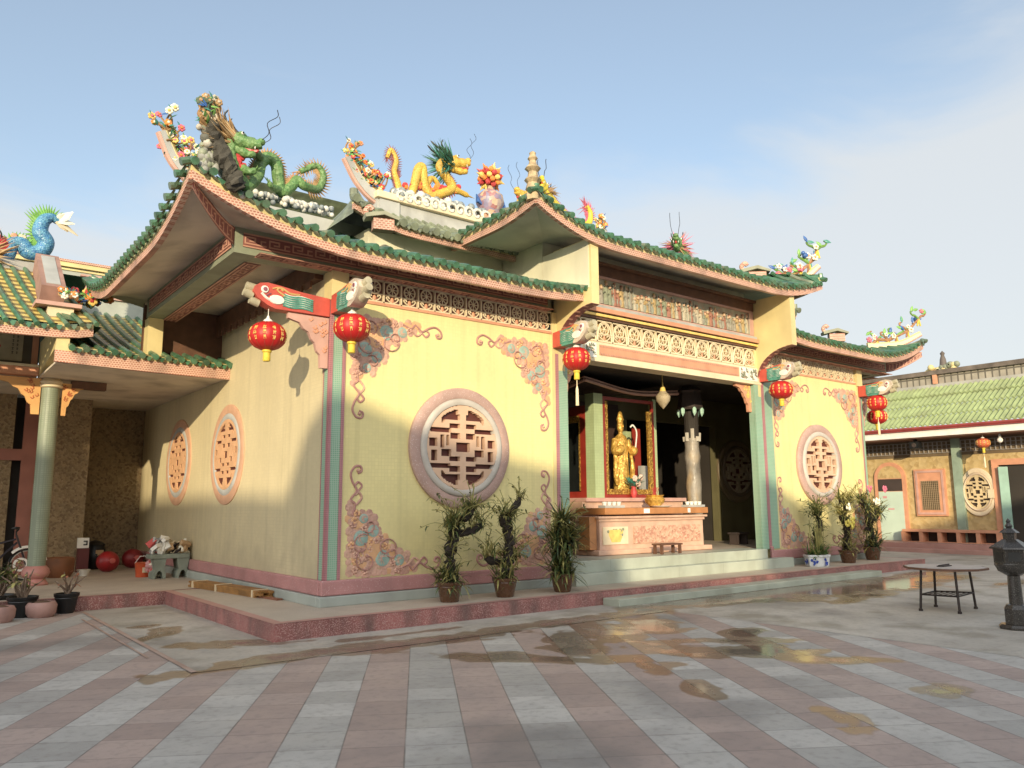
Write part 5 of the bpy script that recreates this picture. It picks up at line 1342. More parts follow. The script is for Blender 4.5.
goldR = M("carved_gold", (.80, .48, .10), .38, .4, 20, .9, 30, metal=.6, cells=(30, (.25, .10, .03), .8))
boxes("gold_frame", (((SX0 + .325, SY0 - .05, 1.82), (SX0 + .40, SY0, 3.85)), ((SX1 - .09, SY0 - .05, 1.82), (SX1 + .045, SY0, 3.7)), ((SX0 + .40, SY0 - .05, 1.82), (SX1 - .09, SY0, 1.93))), goldR, t)
mb = MB(); mb.box((SX0, SY1 - .04, 1.75), (SX1 + .2, SY1, 4.0)); build(mb, "back_panel", M("shrine_back", (.05, .025, .02), .6), t)
pa, pb = at(627, 480, 'y', 2.5), at(635, 432, 'y', 2.5)
mb = MB(); mb.box((pa.x, 2.5, 1.75), (pb.x, 2.6, pb.z)); build(mb, "inner_post", paleG, t)
pa, pb = at(634, 480, 'y', 2.35), at(640, 429, 'y', 2.35)
mb = MB(); mb.box((pa.x, 2.35, pa.z), (pb.x, 2.38, pb.z)); build(mb, "red_banner", redG, t)
pa, pb = at(642, 490, 'y', 2.1), at(649, 466, 'y', 2.1)
mb = MB(); mb.box((pa.x, 2.1, 1.75), (pb.x, 2.2, pb.z)); build(mb, "grey_tablet", greyP, t)
# side bay (left face)
mb = MB(); mb.box((SX0 - .02, SY0 + .225, 1.745), (SX0 + .06, SY0 + .40, 3.75)); mb.box((SX0 - .02, SY0 + .40, 1.745), (SX0 + .06, SY1, 1.88)); mb.box((SX0 - .02, SY0 + .4, 3.55), (SX0 + .06, SY1, 3.75)); build(mb, "side_frame", redG, t)
mb = MB(); mb.box((SX0 - .03, SY0 + .40, 3.40), (SX0 + .05, SY1, 3.545)); mb.box((SX0 - .03, SY0 + .403, 1.9), (SX0 + .04, SY0 + .44, 3.39)); build(mb, "gold_valance", goldR, t)
mb = MB(); mb.box((SX0 - .01, SY0 + .45, 1.89), (SX0 + .0, SY1 - .02, 3.39)); build(mb, "side_glass", glassD, t)
mb = MB()
for (pa, pb, pc) in (((SX0 - .55, SY0 - .35, 4.20), (7.9, SY0 - .35, 4.02), (SX1 + .65, SY0 - .35, 4.14)), ((SX0 - .55, SY0 - .35, 4.20), (SX0 - .5, 2.3, 4.08), (SX0 - .55, SY1, 4.16))):
    mb.tube(cr([pa, pb, pc], 6), .035, 6, 0)
    mb.tube(cr([V(*pa) + V(0, .02, .07), V(*pb) + V(0, .02, .07), V(*pc) + V(0, .02, .07)], 6), .02, 6, 0)
cn = build(mb, "canopy", M("canopy_rail", (.46, .26, .20), .4, .2), t, smooth=50)
mb = MB(); mb.grid(lambda u, v: V(lerp(SX0 - .5, SX1 + .6, u), lerp(SY0 - .34, SY1, v), 4.22 - .16 * math.sin(math.pi * u) + .1 * v), 10, 3); build(mb, "canopy_top", dark, cn)
# glass showcase left of the shrine (dim)
t = thing("glass_case", "dark glass display case with a green post seen at the left of the shrine", "display case", (5.2, 2.5, FZ))
mb = MB(); mb.box((5.0, 2.4, FZ), (6.3, 2.9, 1.7)); build(mb, "base", redG, t)
mb = MB(); mb.box((5.7, 2.38, 1.705), (6.05, 2.5, 2.6)); build(mb, "green_pillar", paleG, t)
mb = MB(); mb.box((5.0, 2.6, 1.705), (6.3, 2.9, 3.6)); build(mb, "glass_box", glassD, t)
# golden standing figure
p = at(622, 490, 'y', 2.0); p.z = 1.742; t = thing("golden_statue", "golden robed standing statue holding a pale staff inside the shrine cabinet", "statue", p)
mb = MB()
prof = [(.30, 0), (.31, .05), (.27, .12), (.24, .5), (.20, .8), (.21, .98), (.24, 1.12), (.17, 1.22), (.07, 1.27), (.065, 1.31), (.10, 1.36), (.11, 1.44), (.09, 1.53), (.12, 1.56), (.09, 1.62), (.06, 1.70), (.001, 1.75)]
mb.lathe(prof, p, 16, sx=.82, sy=.72)
for k in range(16):
    a = 2 * math.pi * k / 16; mb.tube([p + V(.20 * math.cos(a), .16 * math.sin(a), .03), p + V(.175 * math.cos(a + .2), .14 * math.sin(a + .2), .6), p + V(.17 * math.cos(a + .35), .13 * math.sin(a + .35), .95)], .018, 5)
for s_ in (-1, 1):
    mb.tube(cr([p + V(.2 * s_, 0, 1.14), p + V(.29 * s_, -.08, .92), p + V(.20 * s_ + .07, -.24, .98)], 4), [.085]*4 + [.095]*4 + [.05], 8)
    mb.tube(cr([p + V(.26 * s_, -.06, .92), p + V(.29 * s_, -.1, .6), p + V(.25 * s_, -.08, .25)], 3), [.05]*3+[.07]*3+[.03], 6)
mb.ball(p + V(.0, -.085, 1.42), (.02, .03, .03)); st = build(mb, "figure", gold, t, smooth=60)
mb = MB(); mb.tube(cr([p + V(.27, -.24, 1.0), p + V(.30, -.26, 1.3), p + V(.20, -.24, 1.44), p + V(.14, -.2, 1.4)], 4), .018, 6); build(mb, "staff", white, t); t.scale = (.92, .92, 1.13)
# flowers and vase in the shrine
p = at(634, 497, 'y', 1.62); p.z = 1.743; m1 = MB(); m1.lathe([(.05, 0), (.08, .1), (.05, .22), (.06, .25)], p, 12); m2 = MB(); m3 = MB()
for k in range(30): m2.leaf(p + V(0, 0, .22), (rnd.uniform(-1, 1), rnd.uniform(-1, 1), rnd.uniform(.4, 1.3)), rnd.uniform(.25, .42), .07, .5)
for dx, dz in ((-.08, .42), (.10, .44), (.02, .30)):
    for k in range(6): m3.ball(p + V(dx + .04 * math.cos(k), -.12, dz + .04 * math.sin(k)), .035, 0, 6, 4)
small("flower_vase", "vase of dark leaves with pale pink flowers before the golden statue", "flower vase", p, (("vase", m1, redC, 50), ("foliage", m2, tealC, None), ("blossom", m3, M("pale_pink_petal", (.75, .52, .42), .6), None)))
# column wrapped in pale relief with dragon hood
p = V(9.98, 1.55, FZ); t = thing("dragon_column", "pale column wrapped in plastic with faded gold patches at the right of the shrine", "column", p)
mb = MB(); mb.tube([p + V(0, 0, q * .21) for q in range(13)], [.175 + .012 * math.sin(q * 2.1) for q in range(13)], 18, jit=.05); build(mb, "wrapped_shaft", M("wrap", (.27, .24, .20), .4, .45, 2.5, .8, 9, grime=((.52, .34, .14), .9, 3.0)), t, smooth=60)
mb = MB(); mb.tube([p + V(0, 0, 2.5), p + V(0, 0, 3.8)], .17, 14); build(mb, "upper_shaft", deep, t)
mb = MB()
for k in range(8):
    a = k * .785; mb.tube([p + V(.165 * math.cos(a), .165 * math.sin(a), 2.45), p + V(.175 * math.cos(a), .175 * math.sin(a), 2.56 + .09 * (k % 3))], .045, 6)
build(mb, "torn_edge", M("wrap2", (.55, .5, .42), .5, .3), t)
# glass palace lamps
def pend(p, label, s_=1.0, dim=False):
    t = thing("pendant_lamp", label, "lamp", p)
    mb = MB(); mb.lathe([(.001, -.24*s_), (.06*s_, -.18*s_), (.15*s_, -.06*s_), (.16*s_, .03*s_), (.09*s_, .12*s_), (.05*s_, .16*s_)], p, 12); build(mb, "lamp_globe", M("frosted_lamp", (.42, .34, .22), .25, .2, 9, .3, 20), t, smooth=40)
    mb = MB(); mb.lathe([(.075*s_, .12*s_), (.05*s_, .22*s_), (.02*s_, .26*s_), (.01*s_, .34*s_)], p, 10); mb.tube([p + V(0, 0, .3*s_), V(p.x, p.y, 4.39)], .008, 5); build(mb, "lamp_cap", goldP, t, smooth=40)
pend(at(663, 398, 'y', .65), "frosted glass pendant lamp hanging in the entrance opening")
p = at(690, 408, 'y', 1.5); t = thing("crystal_lantern", "dark hanging palace lantern with pale green drops above the pale column", "lamp", p)
mb = MB(); mb.lathe([(.26, -.05), (.30, 0), (.26, .35), (.30, .40), (.10, .55)], p, 6); mb.tube([p + V(0, 0, .5), V(p.x, p.y, 4.39)], .01, 5); build(mb, "lantern_body", dark, t)
mb = MB()
for k in range(6):
    a = k * 1.047; mb.lathe([(.001, -.22), (.045, -.14), (.05, -.05), (.02, .0)], p + V(.27 * math.cos(a), .27 * math.sin(a), 0), 6)
build(mb, "glass_drop", M("pale_green_glass", (.42, .62, .50), .15), t)

# ------------------------------------------------------------------ potted plants
def pot(t, p, r, h, m=brownP):
    mb = MB(); mb.lathe([(r * .66, 0), (r * .72, .02), (r * .93, h * .72), (r * .97, h * .76), (r * .94, h * .80), (r * 1.04, h * .86), (r * 1.06, h), (r * .92, h), (r * .88, h * .86), (.001, h * .84)], p, 26)
    build(mb, "pot", m, t, smooth=45)
def orchid(p, label, height, seed, lean=0.0, nl=230, arms=(), flowers=(), dense=1.0, r=.19, h=.29, mats=(leafA, leafB, leafC), leaf_l=(.16, .34), wd=.022, low=.35, group="potted plants along the ledge"):
    q = random.Random(seed); p = Vector(p)
    t = thing("potted_plant", label, "potted plant", p, group)
    pot(t, p, r, h)
    tr = MB(); axis = [p + V(lean * k / 6 * height + q.uniform(-.04, .04), q.uniform(-.04, .04), h * .8 + (height - h) * .8 * k / 6) for k in range(7)]
    tr.tube(cr(axis, 4), [q.uniform(.055, .105) * (1 - .35 * k / 24) for k in range(25)], 9, jit=.35)
    for k in range(9): tr.ball(axis[q.randrange(1, 7)] + V(q.uniform(-.07, .07), q.uniform(-.06, .06), q.uniform(-.06, .06)), q.uniform(.04, .075), 0, 6, 4)
    sites = [a for a in axis[1:]] + [axis[-1]] * 2
    for (a, dx, dz, ln) in arms:
        b0 = axis[a]; b1 = b0 + V(dx * ln, q.uniform(-.08, .08), dz * ln)
        tr.tube(cr([b0, b0.lerp(b1, .5) + V(0, 0, -.04), b1], 3), [.055]*3 + [.06]*3 + [.04], 7, jit=.3); sites += [b1, b1, b0.lerp(b1, .6)]
    build(tr, "trunk", bark, t)
    fo = MB()
    for k in range(int(nl * 2.6 * dense)):
        s_ = sites[q.randrange(len(sites))] if q.random() > low else p + V(q.uniform(-.13, .13), q.uniform(-.13, .13), h * .85 + q.uniform(0, .12))
        d = V(q.uniform(-1, 1), q.uniform(-1, 1), q.uniform(-.15, 1.25))
        fo.leaf(s_ + V(q.uniform(-.07, .07), q.uniform(-.07, .07), q.uniform(-.05, .08)), d, q.uniform(*leaf_l), wd * q.uniform(.7, 1.4), q.uniform(.15, 1.3), q.choice((0, 0, 1, 1, 2)), 4)
    for k in range(int(70 * dense)):            # thin wandering stems
        s_ = sites[q.randrange(len(sites))]; d = V(q.uniform(-1, 1), q.uniform(-.7, .7), q.uniform(.0, 1.2)).normalized(); ln = q.uniform(.2, .55)
        e = s_ + d * ln; fo.tube(cr([s_, s_.lerp(e, .5) + V(0, 0, .05), e + V(0, 0, -.05 * q.random())], 3), .006, 4, 1)
        for j in range(4): fo.leaf(s_.lerp(e, q.uniform(.5, 1)), V(q.uniform(-1, 1), q.uniform(-1, 1), q.uniform(-.6, .8)), q.uniform(.05, .11), .03, .4, q.choice((0, 1)), 2)
    build(fo, "foliage", list(mats), t)
    if flowers:
        fl = MB()
        for (dx, dz, mi) in flowers:
            c = p + V(dx, -.16, dz)
            for k in range(7): fl.ball(c + V(.05 * math.cos(k * .9), q.uniform(-.03, .03), .05 * math.sin(k * .9)), (.045, .02, .045), mi, 6, 4)
        build(fl, "blossom", [petalY, petalW, petalP], t, smooth=50)
    return t
orchid(at(449.5, 602, 'z', ZL), "potted plant on a stout dark trunk under the round window, nearest the corner", 1.42, 31, .06, 250, ((5, 1.0, .25, .42), (6, .7, .5, .40), (5, -.5, .5, .2)))
orchid(at(505, 597, 'z', ZL), "potted plant with thin forked dark trunk, between the stout one and the bushy one", 1.50, 42, .05, 190, ((2, -1, .12, .42), (2, .8, .1, .22), (6, .7, .7, .42), (5, -.4, .8, .25)), mats=(leafA, leafB, leafB))
orchid(at(562.5, 592, 'z', ZL), "bushy potted plant with long arching leaves beside the entrance step", 1.34, 53, .0, 300, ((3, .6, .5, .3), (3, -.6, .4, .25)), leaf_l=(.25, .52), wd=.028, low=.25)
orchid(at(815, 566, 'z', ZL) + V(.35, .1, 0), "potted plant with a bare dark twisting trunk behind the blue and white planter", 1.42, 64, .08, 110, ((6, .3, .5, .2),), r=.18, h=.26, mats=(leafB, leafA, leafB))
orchid(at(849, 563, 'z', ZL), "potted plant with yellow blossoms and a dark trunk, on the right part of the ledge", 1.62, 75, .02, 150, ((6, .6, .5, .4), (6, -.6, .5, .4), (4, -.5, .5, .3)), ((.02, .98, 0), (.0, .86, 0), (-.2, .92, 0), (-.12, 1.3, 1)), r=.21, h=.30, mats=(leafB, leafB, leafA), wd=.028)
orchid(at(873, 560, 'z', ZL), "dense dark potted plant with one white flower, rightmost on the ledge", 1.58, 86, .0, 200, ((5, .9, .2, .5), (6, -.6, .5, .4), (4, .8, .4, .5)), ((.05, 1.42, 1), (.14, 1.40, 1), (.5, 1.72, 2), (-.2, 1.72, 2)), r=.21, h=.32, mats=(leafC, leafB, leafA), leaf_l=(.2, .45), wd=.028)
# blue and white planter
p = at(813, 566, 'z', ZL) + V(-.02, -.12, 0); t = thing("planter", "low blue and white porcelain planter with ferny green plant on the ledge", "planter", p)
mb = MB(); mb.lathe([(.27, 0), (.29, .03), (.31, .20), (.34, .22), (.34, .26), (.29, .26), (.001, .2)], p, 6, sy=.8); pl = build(mb, "porcelain_box", M("white_porcelain", (.70, .72, .73), .2, .05, coat=.5), t)
mb = MB()
for k in range(6):
    a = (k + .5) * 1.047; c = p + V(.262 * math.cos(a), .262 * .8 * math.sin(a), .11); d = V(-math.sin(a), math.cos(a) * .8, 0).normalized(); nn = V(math.cos(a) * .8, math.sin(a), 0).normalized()
    for j in range(9): mb.lathe([(rnd.uniform(.02, .035), .0), (.001, .006)], c + d * rnd.uniform(-.10, .10) + V(0, 0, rnd.uniform(-.06, .06)) + nn * .012, 7, 0, nn, V(0, 0, 1))
build(mb, "blue_pattern", M("cobalt", (.03, .07, .35), .2), pl)
mb = MB()
for k in range(260): mb.leaf(p + V(rnd.uniform(-.2, .2), rnd.uniform(-.14, .14), .22), V(rnd.uniform(-1, 1), rnd.uniform(-1, 1), rnd.uniform(.2, 1.6)), rnd.uniform(.15, .40), .03, rnd.uniform(.2, 1), k % 3, 3)
for k in range(16):
    b0 = p + V(rnd.uniform(-.2, .2), rnd.uniform(-.1, .1), .25); mb.tube([b0, b0 + V(rnd.uniform(-.08, .08), 0, rnd.uniform(.4, .8))], .008, 4, 1)
build(mb, "foliage", [M("fern", (.10, .19, .04), .6, .4, 9), leafB, M("fern2", (.06, .12, .03), .6, .4, 9)], t)

# ------------------------------------------------------------------ left gate hall
GH = thing("gate_hall", "smaller hall at the left edge with yellow tiled roof, mural beam and pebble stone walls", "hall", (-4.5, 6.4, ZL))
Yf = 4.45
def gfascia(pts, h0, h1, name="eave_fascia"):
    mb = MB(); n = len(pts); vs = []
    for p in pts: p = Vector(p); vs += [p + V(0, -.03, 0), p + V(0, -.03, h0), p + V(0, .06, h0), p + V(0, .06, 0)]
    mb.add(vs, [(4*i + j, 4*i + 4 + j, 4*i + 4 + (j + 1) % 4, 4*i + (j + 1) % 4) for i in range(n - 1) for j in range(4)] + [(3,2,1,0), tuple(4*(n-1)+j for j in range(4))]); build(mb, name, fascP, GH)
    mb = MB(); vs = []
    for p in pts: p = Vector(p); vs += [p + V(0, -.012, h0 + .002), p + V(0, -.012, h1), p + V(0, .06, h1), p + V(0, .06, h0 + .002)]
    mb.add(vs, [(4*i + j, 4*i + 4 + j, 4*i + 4 + (j + 1) % 4, 4*i + (j + 1) % 4) for i in range(n - 1) for j in range(4)] + [(3,2,1,0), tuple(4*(n-1)+j for j in range(4))]); build(mb, "eave_board", yel, GH)
# lower porch roof between gate hall and temple
gfascia([V(-2.93, Yf, 4.045), V(-1.4, Yf, 4.01), V(-.004, Yf, 4.0)], .20, .29)
tile_slope(lambda t: V(lerp(-2.7, -.03, t), Yf, 4.32 - .03 * t), lambda t: V(lerp(-2.7, -.03, t), 9.2, 6.0), 12, (0, -1, 0), .1, m2=tileY, parent=GH, r=.052)
mb = MB(); mb.box((-2.9, Yf + .06, 4.03), (-.005, 11.2, 4.07)); build(mb, "porch_soffit", soffit, GH)
mb = MB(); mb.box((-9, 6.62, 4.04), (-2.92, 9.9, 4.10)); build(mb, "porch_soffit", soffit, GH)
# upper eave of the gate hall
gfascia([V(-9, Yf, 4.44), V(-3.6, Yf, 4.44), V(-2.95, Yf, 4.46), V(-2.6, Yf, 4.49), V(-2.38, Yf, 4.54)], .13, .21)
tile_slope(lambda t: V(lerp(-9, -2.38, t), Yf, 4.70 + max(0, lerp(-9, -2.38, t) + 3) * .16), lambda t: V(lerp(-9, -2.9, t), 6.5, 6.12), 30, (0, -1, 0), .08, m=tileG, m2=tileY, parent=GH, r=.042, tint=tileD)
mb = MB(); mb.grid(lambda u, v: V(lerp(-9, -2.2, u), lerp(9.5, 6.5, v), lerp(4.8, 6.12, v)), 3, 3); mb.grid(lambda u, v: V(lerp(-2.25, -2.85, v), lerp(Yf, 9, u), lerp(4.72, lerp(4.8, 6.1, min(1, u * 2)), v)), 6, 3); build(mb, "tile_slope", tileG, GH)
mb = MB(); mb.prism([(0, 4.05), (-1.1, 4.20), (-2.03, 4.30), (-2.03, 4.72), (0, 4.72)], (-2.92, 6.5, 0), (0, 1, 0), (0, 0, 1), (.2, 0, 0)); build(mb, "wing_bracket", yel, GH)
mb = MB(); mb.box((-9, 6.30, 4.06), (-2.93, 6.60, 4.20)); build(mb, "beam", salmon, GH); mb = MB(); mb.box((-9, 6.27, 4.203), (-2.93, 6.6, 4.25)); build(mb, "beam", cream, GH)
mb = MB(); mb.box((-9, 6.5, 4.253), (-2.93, 6.62, 4.95)); build(mb, "mural_board", M("mural_board", (.10, .085, .06), .6, .3), GH)
mb = MB(); mb.box((-4.6, 6.475, 4.32), (-3.20, 6.498, 4.86)); mu = build(mb, "mural_panel", M("mural_paper", (.42, .36, .24), .7, .15, 5), GH)
mb = MB()
for k in range(22): mb.ball((-3.85 + rnd.uniform(-.25, .25), 6.472, 4.62 + rnd.uniform(-.13, .13)), (.06, .004, .05), 0 if k % 2 else 1, 7, 4)
for cxx in (-3.36, -3.29):
    for k in range(5):
        z = 4.78 - k * .075; mb.box((cxx - .018, 6.468, z), (cxx + .018, 6.474, z + .008), 2); mb.box((cxx - .004, 6.466, z - .03), (cxx + .004, 6.474, z + .02), 2); mb.box((cxx - .015, 6.468, z - .028), (cxx + .015, 6.474, z - .022), 2)
build(mb, "mural_painting", [redC, woodD, black], mu)
mb = MB(); mb.box((-3.05, 6.47, 4.26), (-2.95, 6.5, 4.9)); build(mb, "mural_frame", salmon, GH)
# ridge block, hip ridge and ridge
mb = MB(); d = V(0, 1.9, 1.35).normalized(); n_ = d.cross(V(1, 0, 0)); n_ = n_ if n_.z > 0 else -n_
mb.obox(V(-2.97, 5.72, 5.62) + n_ * .12, V(.19, 0, 0), d * .78, n_ * .22); hrg = build(mb, "hip_ridge", M("hip_ridge_border", (.34, .20, .16), .7, .25, 4), GH)
mb = MB(); mb.obox(V(-2.97, 5.72, 5.62) + n_ * .345, V(.11, 0, 0), d * .68, n_ * .006); build(mb, "hip_ridge_panel", greyP, hrg)
mb = MB(); mb.box((-3.06, 4.72, 4.75), (-2.66, 5.1, 5.05)); build(mb, "ridge_pedestal", cream, GH)
mb = MB(); mb.box((-3.25, 4.64, 5.053), (-2.55, 5.2, 5.12)); build(mb, "pedestal_cap", pinkPl, GH)
mb = MB(); mb.box((-9, 6.4, 5.95), (-2.75, 6.64, 6.22)); build(mb, "roof_ridge", greyP, GH)
# parapet wall further back
mb = MB(); mb.box((-3.2, 9.2, 5.0), (-.35, 9.4, 7.0)); build(mb, "back_parapet", M("parapet_grey", (.38, .40, .36), .8, .15, 3), GH)
mb = MB(); mb.box((-3.25, 9.12, 7.003), (-.3, 9.45, 7.10)); mb.box((-3.2, 9.17, 6.93), (-.33, 9.198, 6.97)); build(mb, "parapet_cap", yel, GH); mb = MB(); mb.box((-3.25, 9.1, 7.103), (-.3, 9.45, 7.16)); build(mb, "parapet_cap", fascP, GH)
mb = MB(); mb.box((-1.95, 9.16, 6.40), (-.9, 9.198, 6.87), 0)
for k in range(7):
    cx_ = -1.86 + k * .14; mb.tube([(cx_ + .05 * math.cos(a), 9.15, 6.64 + .1 * math.sin(a)) for a in [q * .7 for q in range(10)]], .014, 5, 1)
mb.box((-1.95, 9.14, 6.84), (-.9, 9.17, 6.88), 1); mb.box((-1.95, 9.14, 6.38), (-.9, 9.17, 6.42), 1); build(mb, "lattice_panel", [keyR, pinkPl], GH)
mb = MB()
for k in range(20):
    u = k / 19; p = V(-2.45 + .3 * u, 8.9 - 2.2 * (1 - u), 5.2 + 1.1 * u); mb.tube([p - V(.22, 0, 0), p + V(.22, 0, -.02)], .07, 6)
build(mb, "tile_column", tileG, GH, smooth=40)
# column
def gcol(x, y):
    mb = MB(); mb.lathe([(.150, .55), (.155, 3.85), (.145, 3.86)], (x, y, 0), 24); co = build(mb, "column", colG, GH, smooth=40)
    mb = MB(); mb.lathe([(.21, ZL), (.22, .24), (.17, .30), (.155, .33), (.21, .37), (.235, .44), (.21, .51), (.16, .56)], (x, y, 0), 24); build(mb, "column_base", M("lotus_base_pink", (.45, .20, .17), .5, .2, 4), co, smooth=40)
    mb = MB(); mb.lathe([(.17, 3.85), (.20, 3.87), (.20, 3.90), (.17, 3.92), (.20, 3.96), (.14, 4.03), (.05, 4.06)], (x, y, 0), 24); build(mb, "column_capital", cream, co, smooth=40)
gcol(-2.69, 6.46)
spandrel((-2.86, 6.46, 4.02), (-1, 0, 0), (.72, .68), GH, [M("spandrel_orange", (.70, .38, .14), .6, .15), M("carved_red2", (.50, .15, .06), .6)])
spandrel((-2.50, 6.46, 3.96), (1, 0, 0), (.42, .62), GH, [M("spandrel_orange", (.70, .38, .14)), M("carved_red2", (.50, .15, .06))])
mb = MB(); mb.box((-2.35, 6.40, 3.88), (-1.75, 6.60, 4.02)); build(mb, "tie_beam", woodD, GH)
# stone walls
boxes("stone_wall", (((-9, 9.3, ZL), (-2.95, 9.8, 4.05)), ((-2.52, 9.3, ZL), (-1.48, 9.8, 4.028))), stoneC, GH)
boxes("stone_wall", (((-1.9, 10.86, ZL), (-.002, 11.1, 4.028)), ((-1.9, 9.8, ZL), (-1.7, 10.86, 4.028))), stoneC, GH)
mb = MB(); mb.box((-2.78, 9.24, ZL), (-2.52, 9.32, 4.0)); mb.box((-5, 9.24, 2.62), (-2.78, 9.32, 2.86)); build(mb, "door_frame", M("brown_red_frame", (.30, .12, .09), .6, .2), GH)
mb = MB(); mb.box((-2.95, 9.5, ZL), (-2.52, 9.6, 4.0)); build(mb, "door_leaf", deep, GH)
p = at(27.5, 497, 'y', 9.26); t = thing("notice_board", "small white notice with a black mark on the stone wall behind the left column", "sign", p)
mb = MB(); mb.box((p.x - .10, 9.255, p.z - .05), (p.x + .10, 9.298, p.z + .28)); build(mb, "board", white, t)
mb = MB(); mb.box((p.x - .10, 9.25, p.z - .26), (p.x + .10, 9.298, p.z - .054)); build(mb, "meter_box", greyP, t)
mb = MB(); mb.box((p.x - .035, 9.246, p.z + .06), (p.x - .012, 9.254, p.z + .19)); mb.box((p.x - .012, 9.246, p.z + .06), (p.x + .03, 9.254, p.z + .085)); mb.box((p.x - .012, 9.246, p.z + .165), (p.x + .02, 9.254, p.z + .19)); build(mb, "lettering", black, t)
# blue dragon fish on the gate hall ridge
yb = lambda u, v: at(u, v, 'y', 6.52)
bd, c, rs = dragon("blue scaled dragon with pale winged tail on the gate hall ridge", [yb(58,222), yb(52,218), yb(44,221), yb(40,232), yb(46,243), yb(40,252), yb(28,252), yb(22,244), yb(12,244), yb(8,256), yb(-4,262), yb(-18,254)],
    [.06,.11,.15,.15,.14,.12,.11,.11], blueSc, M("green_fin", (.16, .36, .08), .5, .3, 8), .25, (-.9, -.2, .1), tail_spikes=False)
mb = MB()
for (u, v, w_) in ((73, 212, .22), (75, 224, .2), (78, 236, .14), (66, 214, .2), (68, 232, .2)):
    a = yb(58, 221); b_ = yb(u, v); mb.tube([a, a.lerp(b_, .5), b_], [.10, w_ * .5, .015], 8, 0 if v < 230 else 1, flat=.35)
build(mb, "tail_fin", [petalW, cream], bd, smooth=50)
mb = MB()
for (u, v) in ((4, 246), (0, 252), (-4, 240)): mb.ball(yb(u, v), (.2, .12, .12), 0)
for k in range(16): mb.ball(yb(rnd.uniform(8, 28), 240 + rnd.uniform(-4, 3)), .07, 1 + k % 2, 6, 4)
build(mb, "flame_tuft", [redC, cream, salmon], bd, smooth=50)
q_ = at(70, 302, 'y', 4.95)
spray("flower_ornament", "white and orange blossom cluster on the gate hall hip ridge foot", [q_ + V(-.12, -.1, .05), q_ + V(.0, -.1, .05)], 9, .14, .055, [petalW, white, orange], 15, .05)
q_ = at(93, 300, 'y', 5.6)
spray("flower_ornament", "yellow and red figure cluster beside the gate hall roof corner", [q_ + V(-.3, 0, -.15), q_ + V(.0, 0, -.1), q_ + V(.2, 0, .0)], 24, .26, .075, [goldP, redC, yellC, orange], 16, .15)

# ------------------------------------------------------------------ things under the left porch
# stone bench
t = thing("stone_bench", "grey green cast stone bench against the side wall", "bench", (-.42, 6.35, ZL))
mb = MB(); mb.box((-.80, 6.15, .60), (-.06, 6.55, .69)); build(mb, "seat", M("bench_stone", (.24, .27, .22), .8, .25, 4, .2, grime=((.12, .13, .1), .6)), t, bevel=.015)
for (xx, yy) in ((-.74, 6.17), (-.30, 6.17)):
    poly = [(0, 0), (.05, 0)] + [(.12 - .07 * math.cos(a), .16 * math.sin(a)) for a in [math.pi * k / 8 for k in range(9)]] + [(.24, 0), (.24, .12), (.20, .18), (.24, .385), (0, .385), (.04, .18), (0, .12)]
    mb = MB(); mb.prism(poly, (xx, yy, ZL), (1, 0, 0), (0, 0, 1), (0, .34, 0)); build(mb, "leg", MATS["bench_stone"], t)
def blob(name, label, cat, c, r, m, n=18, extra=None, k=16):
    t = thing(name, label, cat, (c[0], c[1], ZL))
    mb = MB(); mb.ball(c, r, 0, n, k); build(mb, "body", m, t, smooth=60)
    if extra: extra(t)
    return t
def drumx(c, r):
    def f(t):
        mb = MB(); mb.lathe([(.25 * r, 1.0 * r), (.25 * r, 1.12 * r), (.12 * r, 1.15 * r)], c, 12, 0, V(.2, -.95, .1).normalized(), V(1, 0, 0)); mb.tube([Vector(c) + V(-.8, -.5, -.2) * r * .9, Vector(c) + V(0, -1.02, .2) * r, Vector(c) + V(.7, -.7, .3) * r * .9], .01, 4)
        build(mb, "seam", M("drum_seam", (.5, .1, .08), .5), t)
    return f
b1 = at(107, 572, 'z', ZL); blob("red_lantern_drum", "large round red lantern standing on the porch floor", "lantern", (b1.x, b1.y, ZL + .225), (.235, .22, .225), M("drum_red", (.30, .014, .016), .4, .25, 6), extra=drumx((b1.x, b1.y, ZL + .225), .225))
b2 = at(132, 568, 'z', ZL); blob("red_lantern_drum", "darker round red lantern on the porch floor nearer the bench", "lantern", (b2.x, b2.y, ZL + .22), (.235, .21, .22), M("dark_red_silk", (.20, .012, .015), .45, .2, 6), extra=drumx((b2.x, b2.y, ZL + .22), .215))
p = at(143, 577, 'z', ZL); m1 = MB(); m1.lathe([(.14, 0), (.17, .28), (.18, .29), (.15, .29), (.001, .26)], p, 18); m2 = MB(); m2.box((p.x - .06, p.y - .18, p.z + .10), (p.x + .05, p.y - .165, p.z + .2)); m3 = MB(); m3.tube([p + V(-.17, 0, .28), p + V(-.1, -.1, .42), p + V(.1, -.1, .42), p + V(.17, 0, .28)], .008, 5)
small("bucket", "orange red plastic bucket beside the stone bench", "bucket", p, (("bucket", m1, M("bucket_red", (.55, .09, .03), .4), 40), ("paper_label", m2, cream, None), ("handle", m3, white, None)))
def heap(name, label, cat, c, sx, sz, cols, seed, n=14):
    q = random.Random(seed); c = Vector(c); t = thing(name, label, cat, c)
    mb = MB()
    for k in range(n):
        p = c + V(q.uniform(-sx, sx), q.uniform(-.12, .12), q.uniform(.02, sz)); a = V(q.uniform(-1, 1), q.uniform(-1, 1), q.uniform(-1, 1)).normalized(); b_ = a.orthogonal().normalized(); e = a.cross(b_)
        mb.obox(p, a * q.uniform(.04, .11), b_ * q.uniform(.03, .08), e * q.uniform(.01, .04), k % len(cols))
    build(mb, "bundle", cols, t)
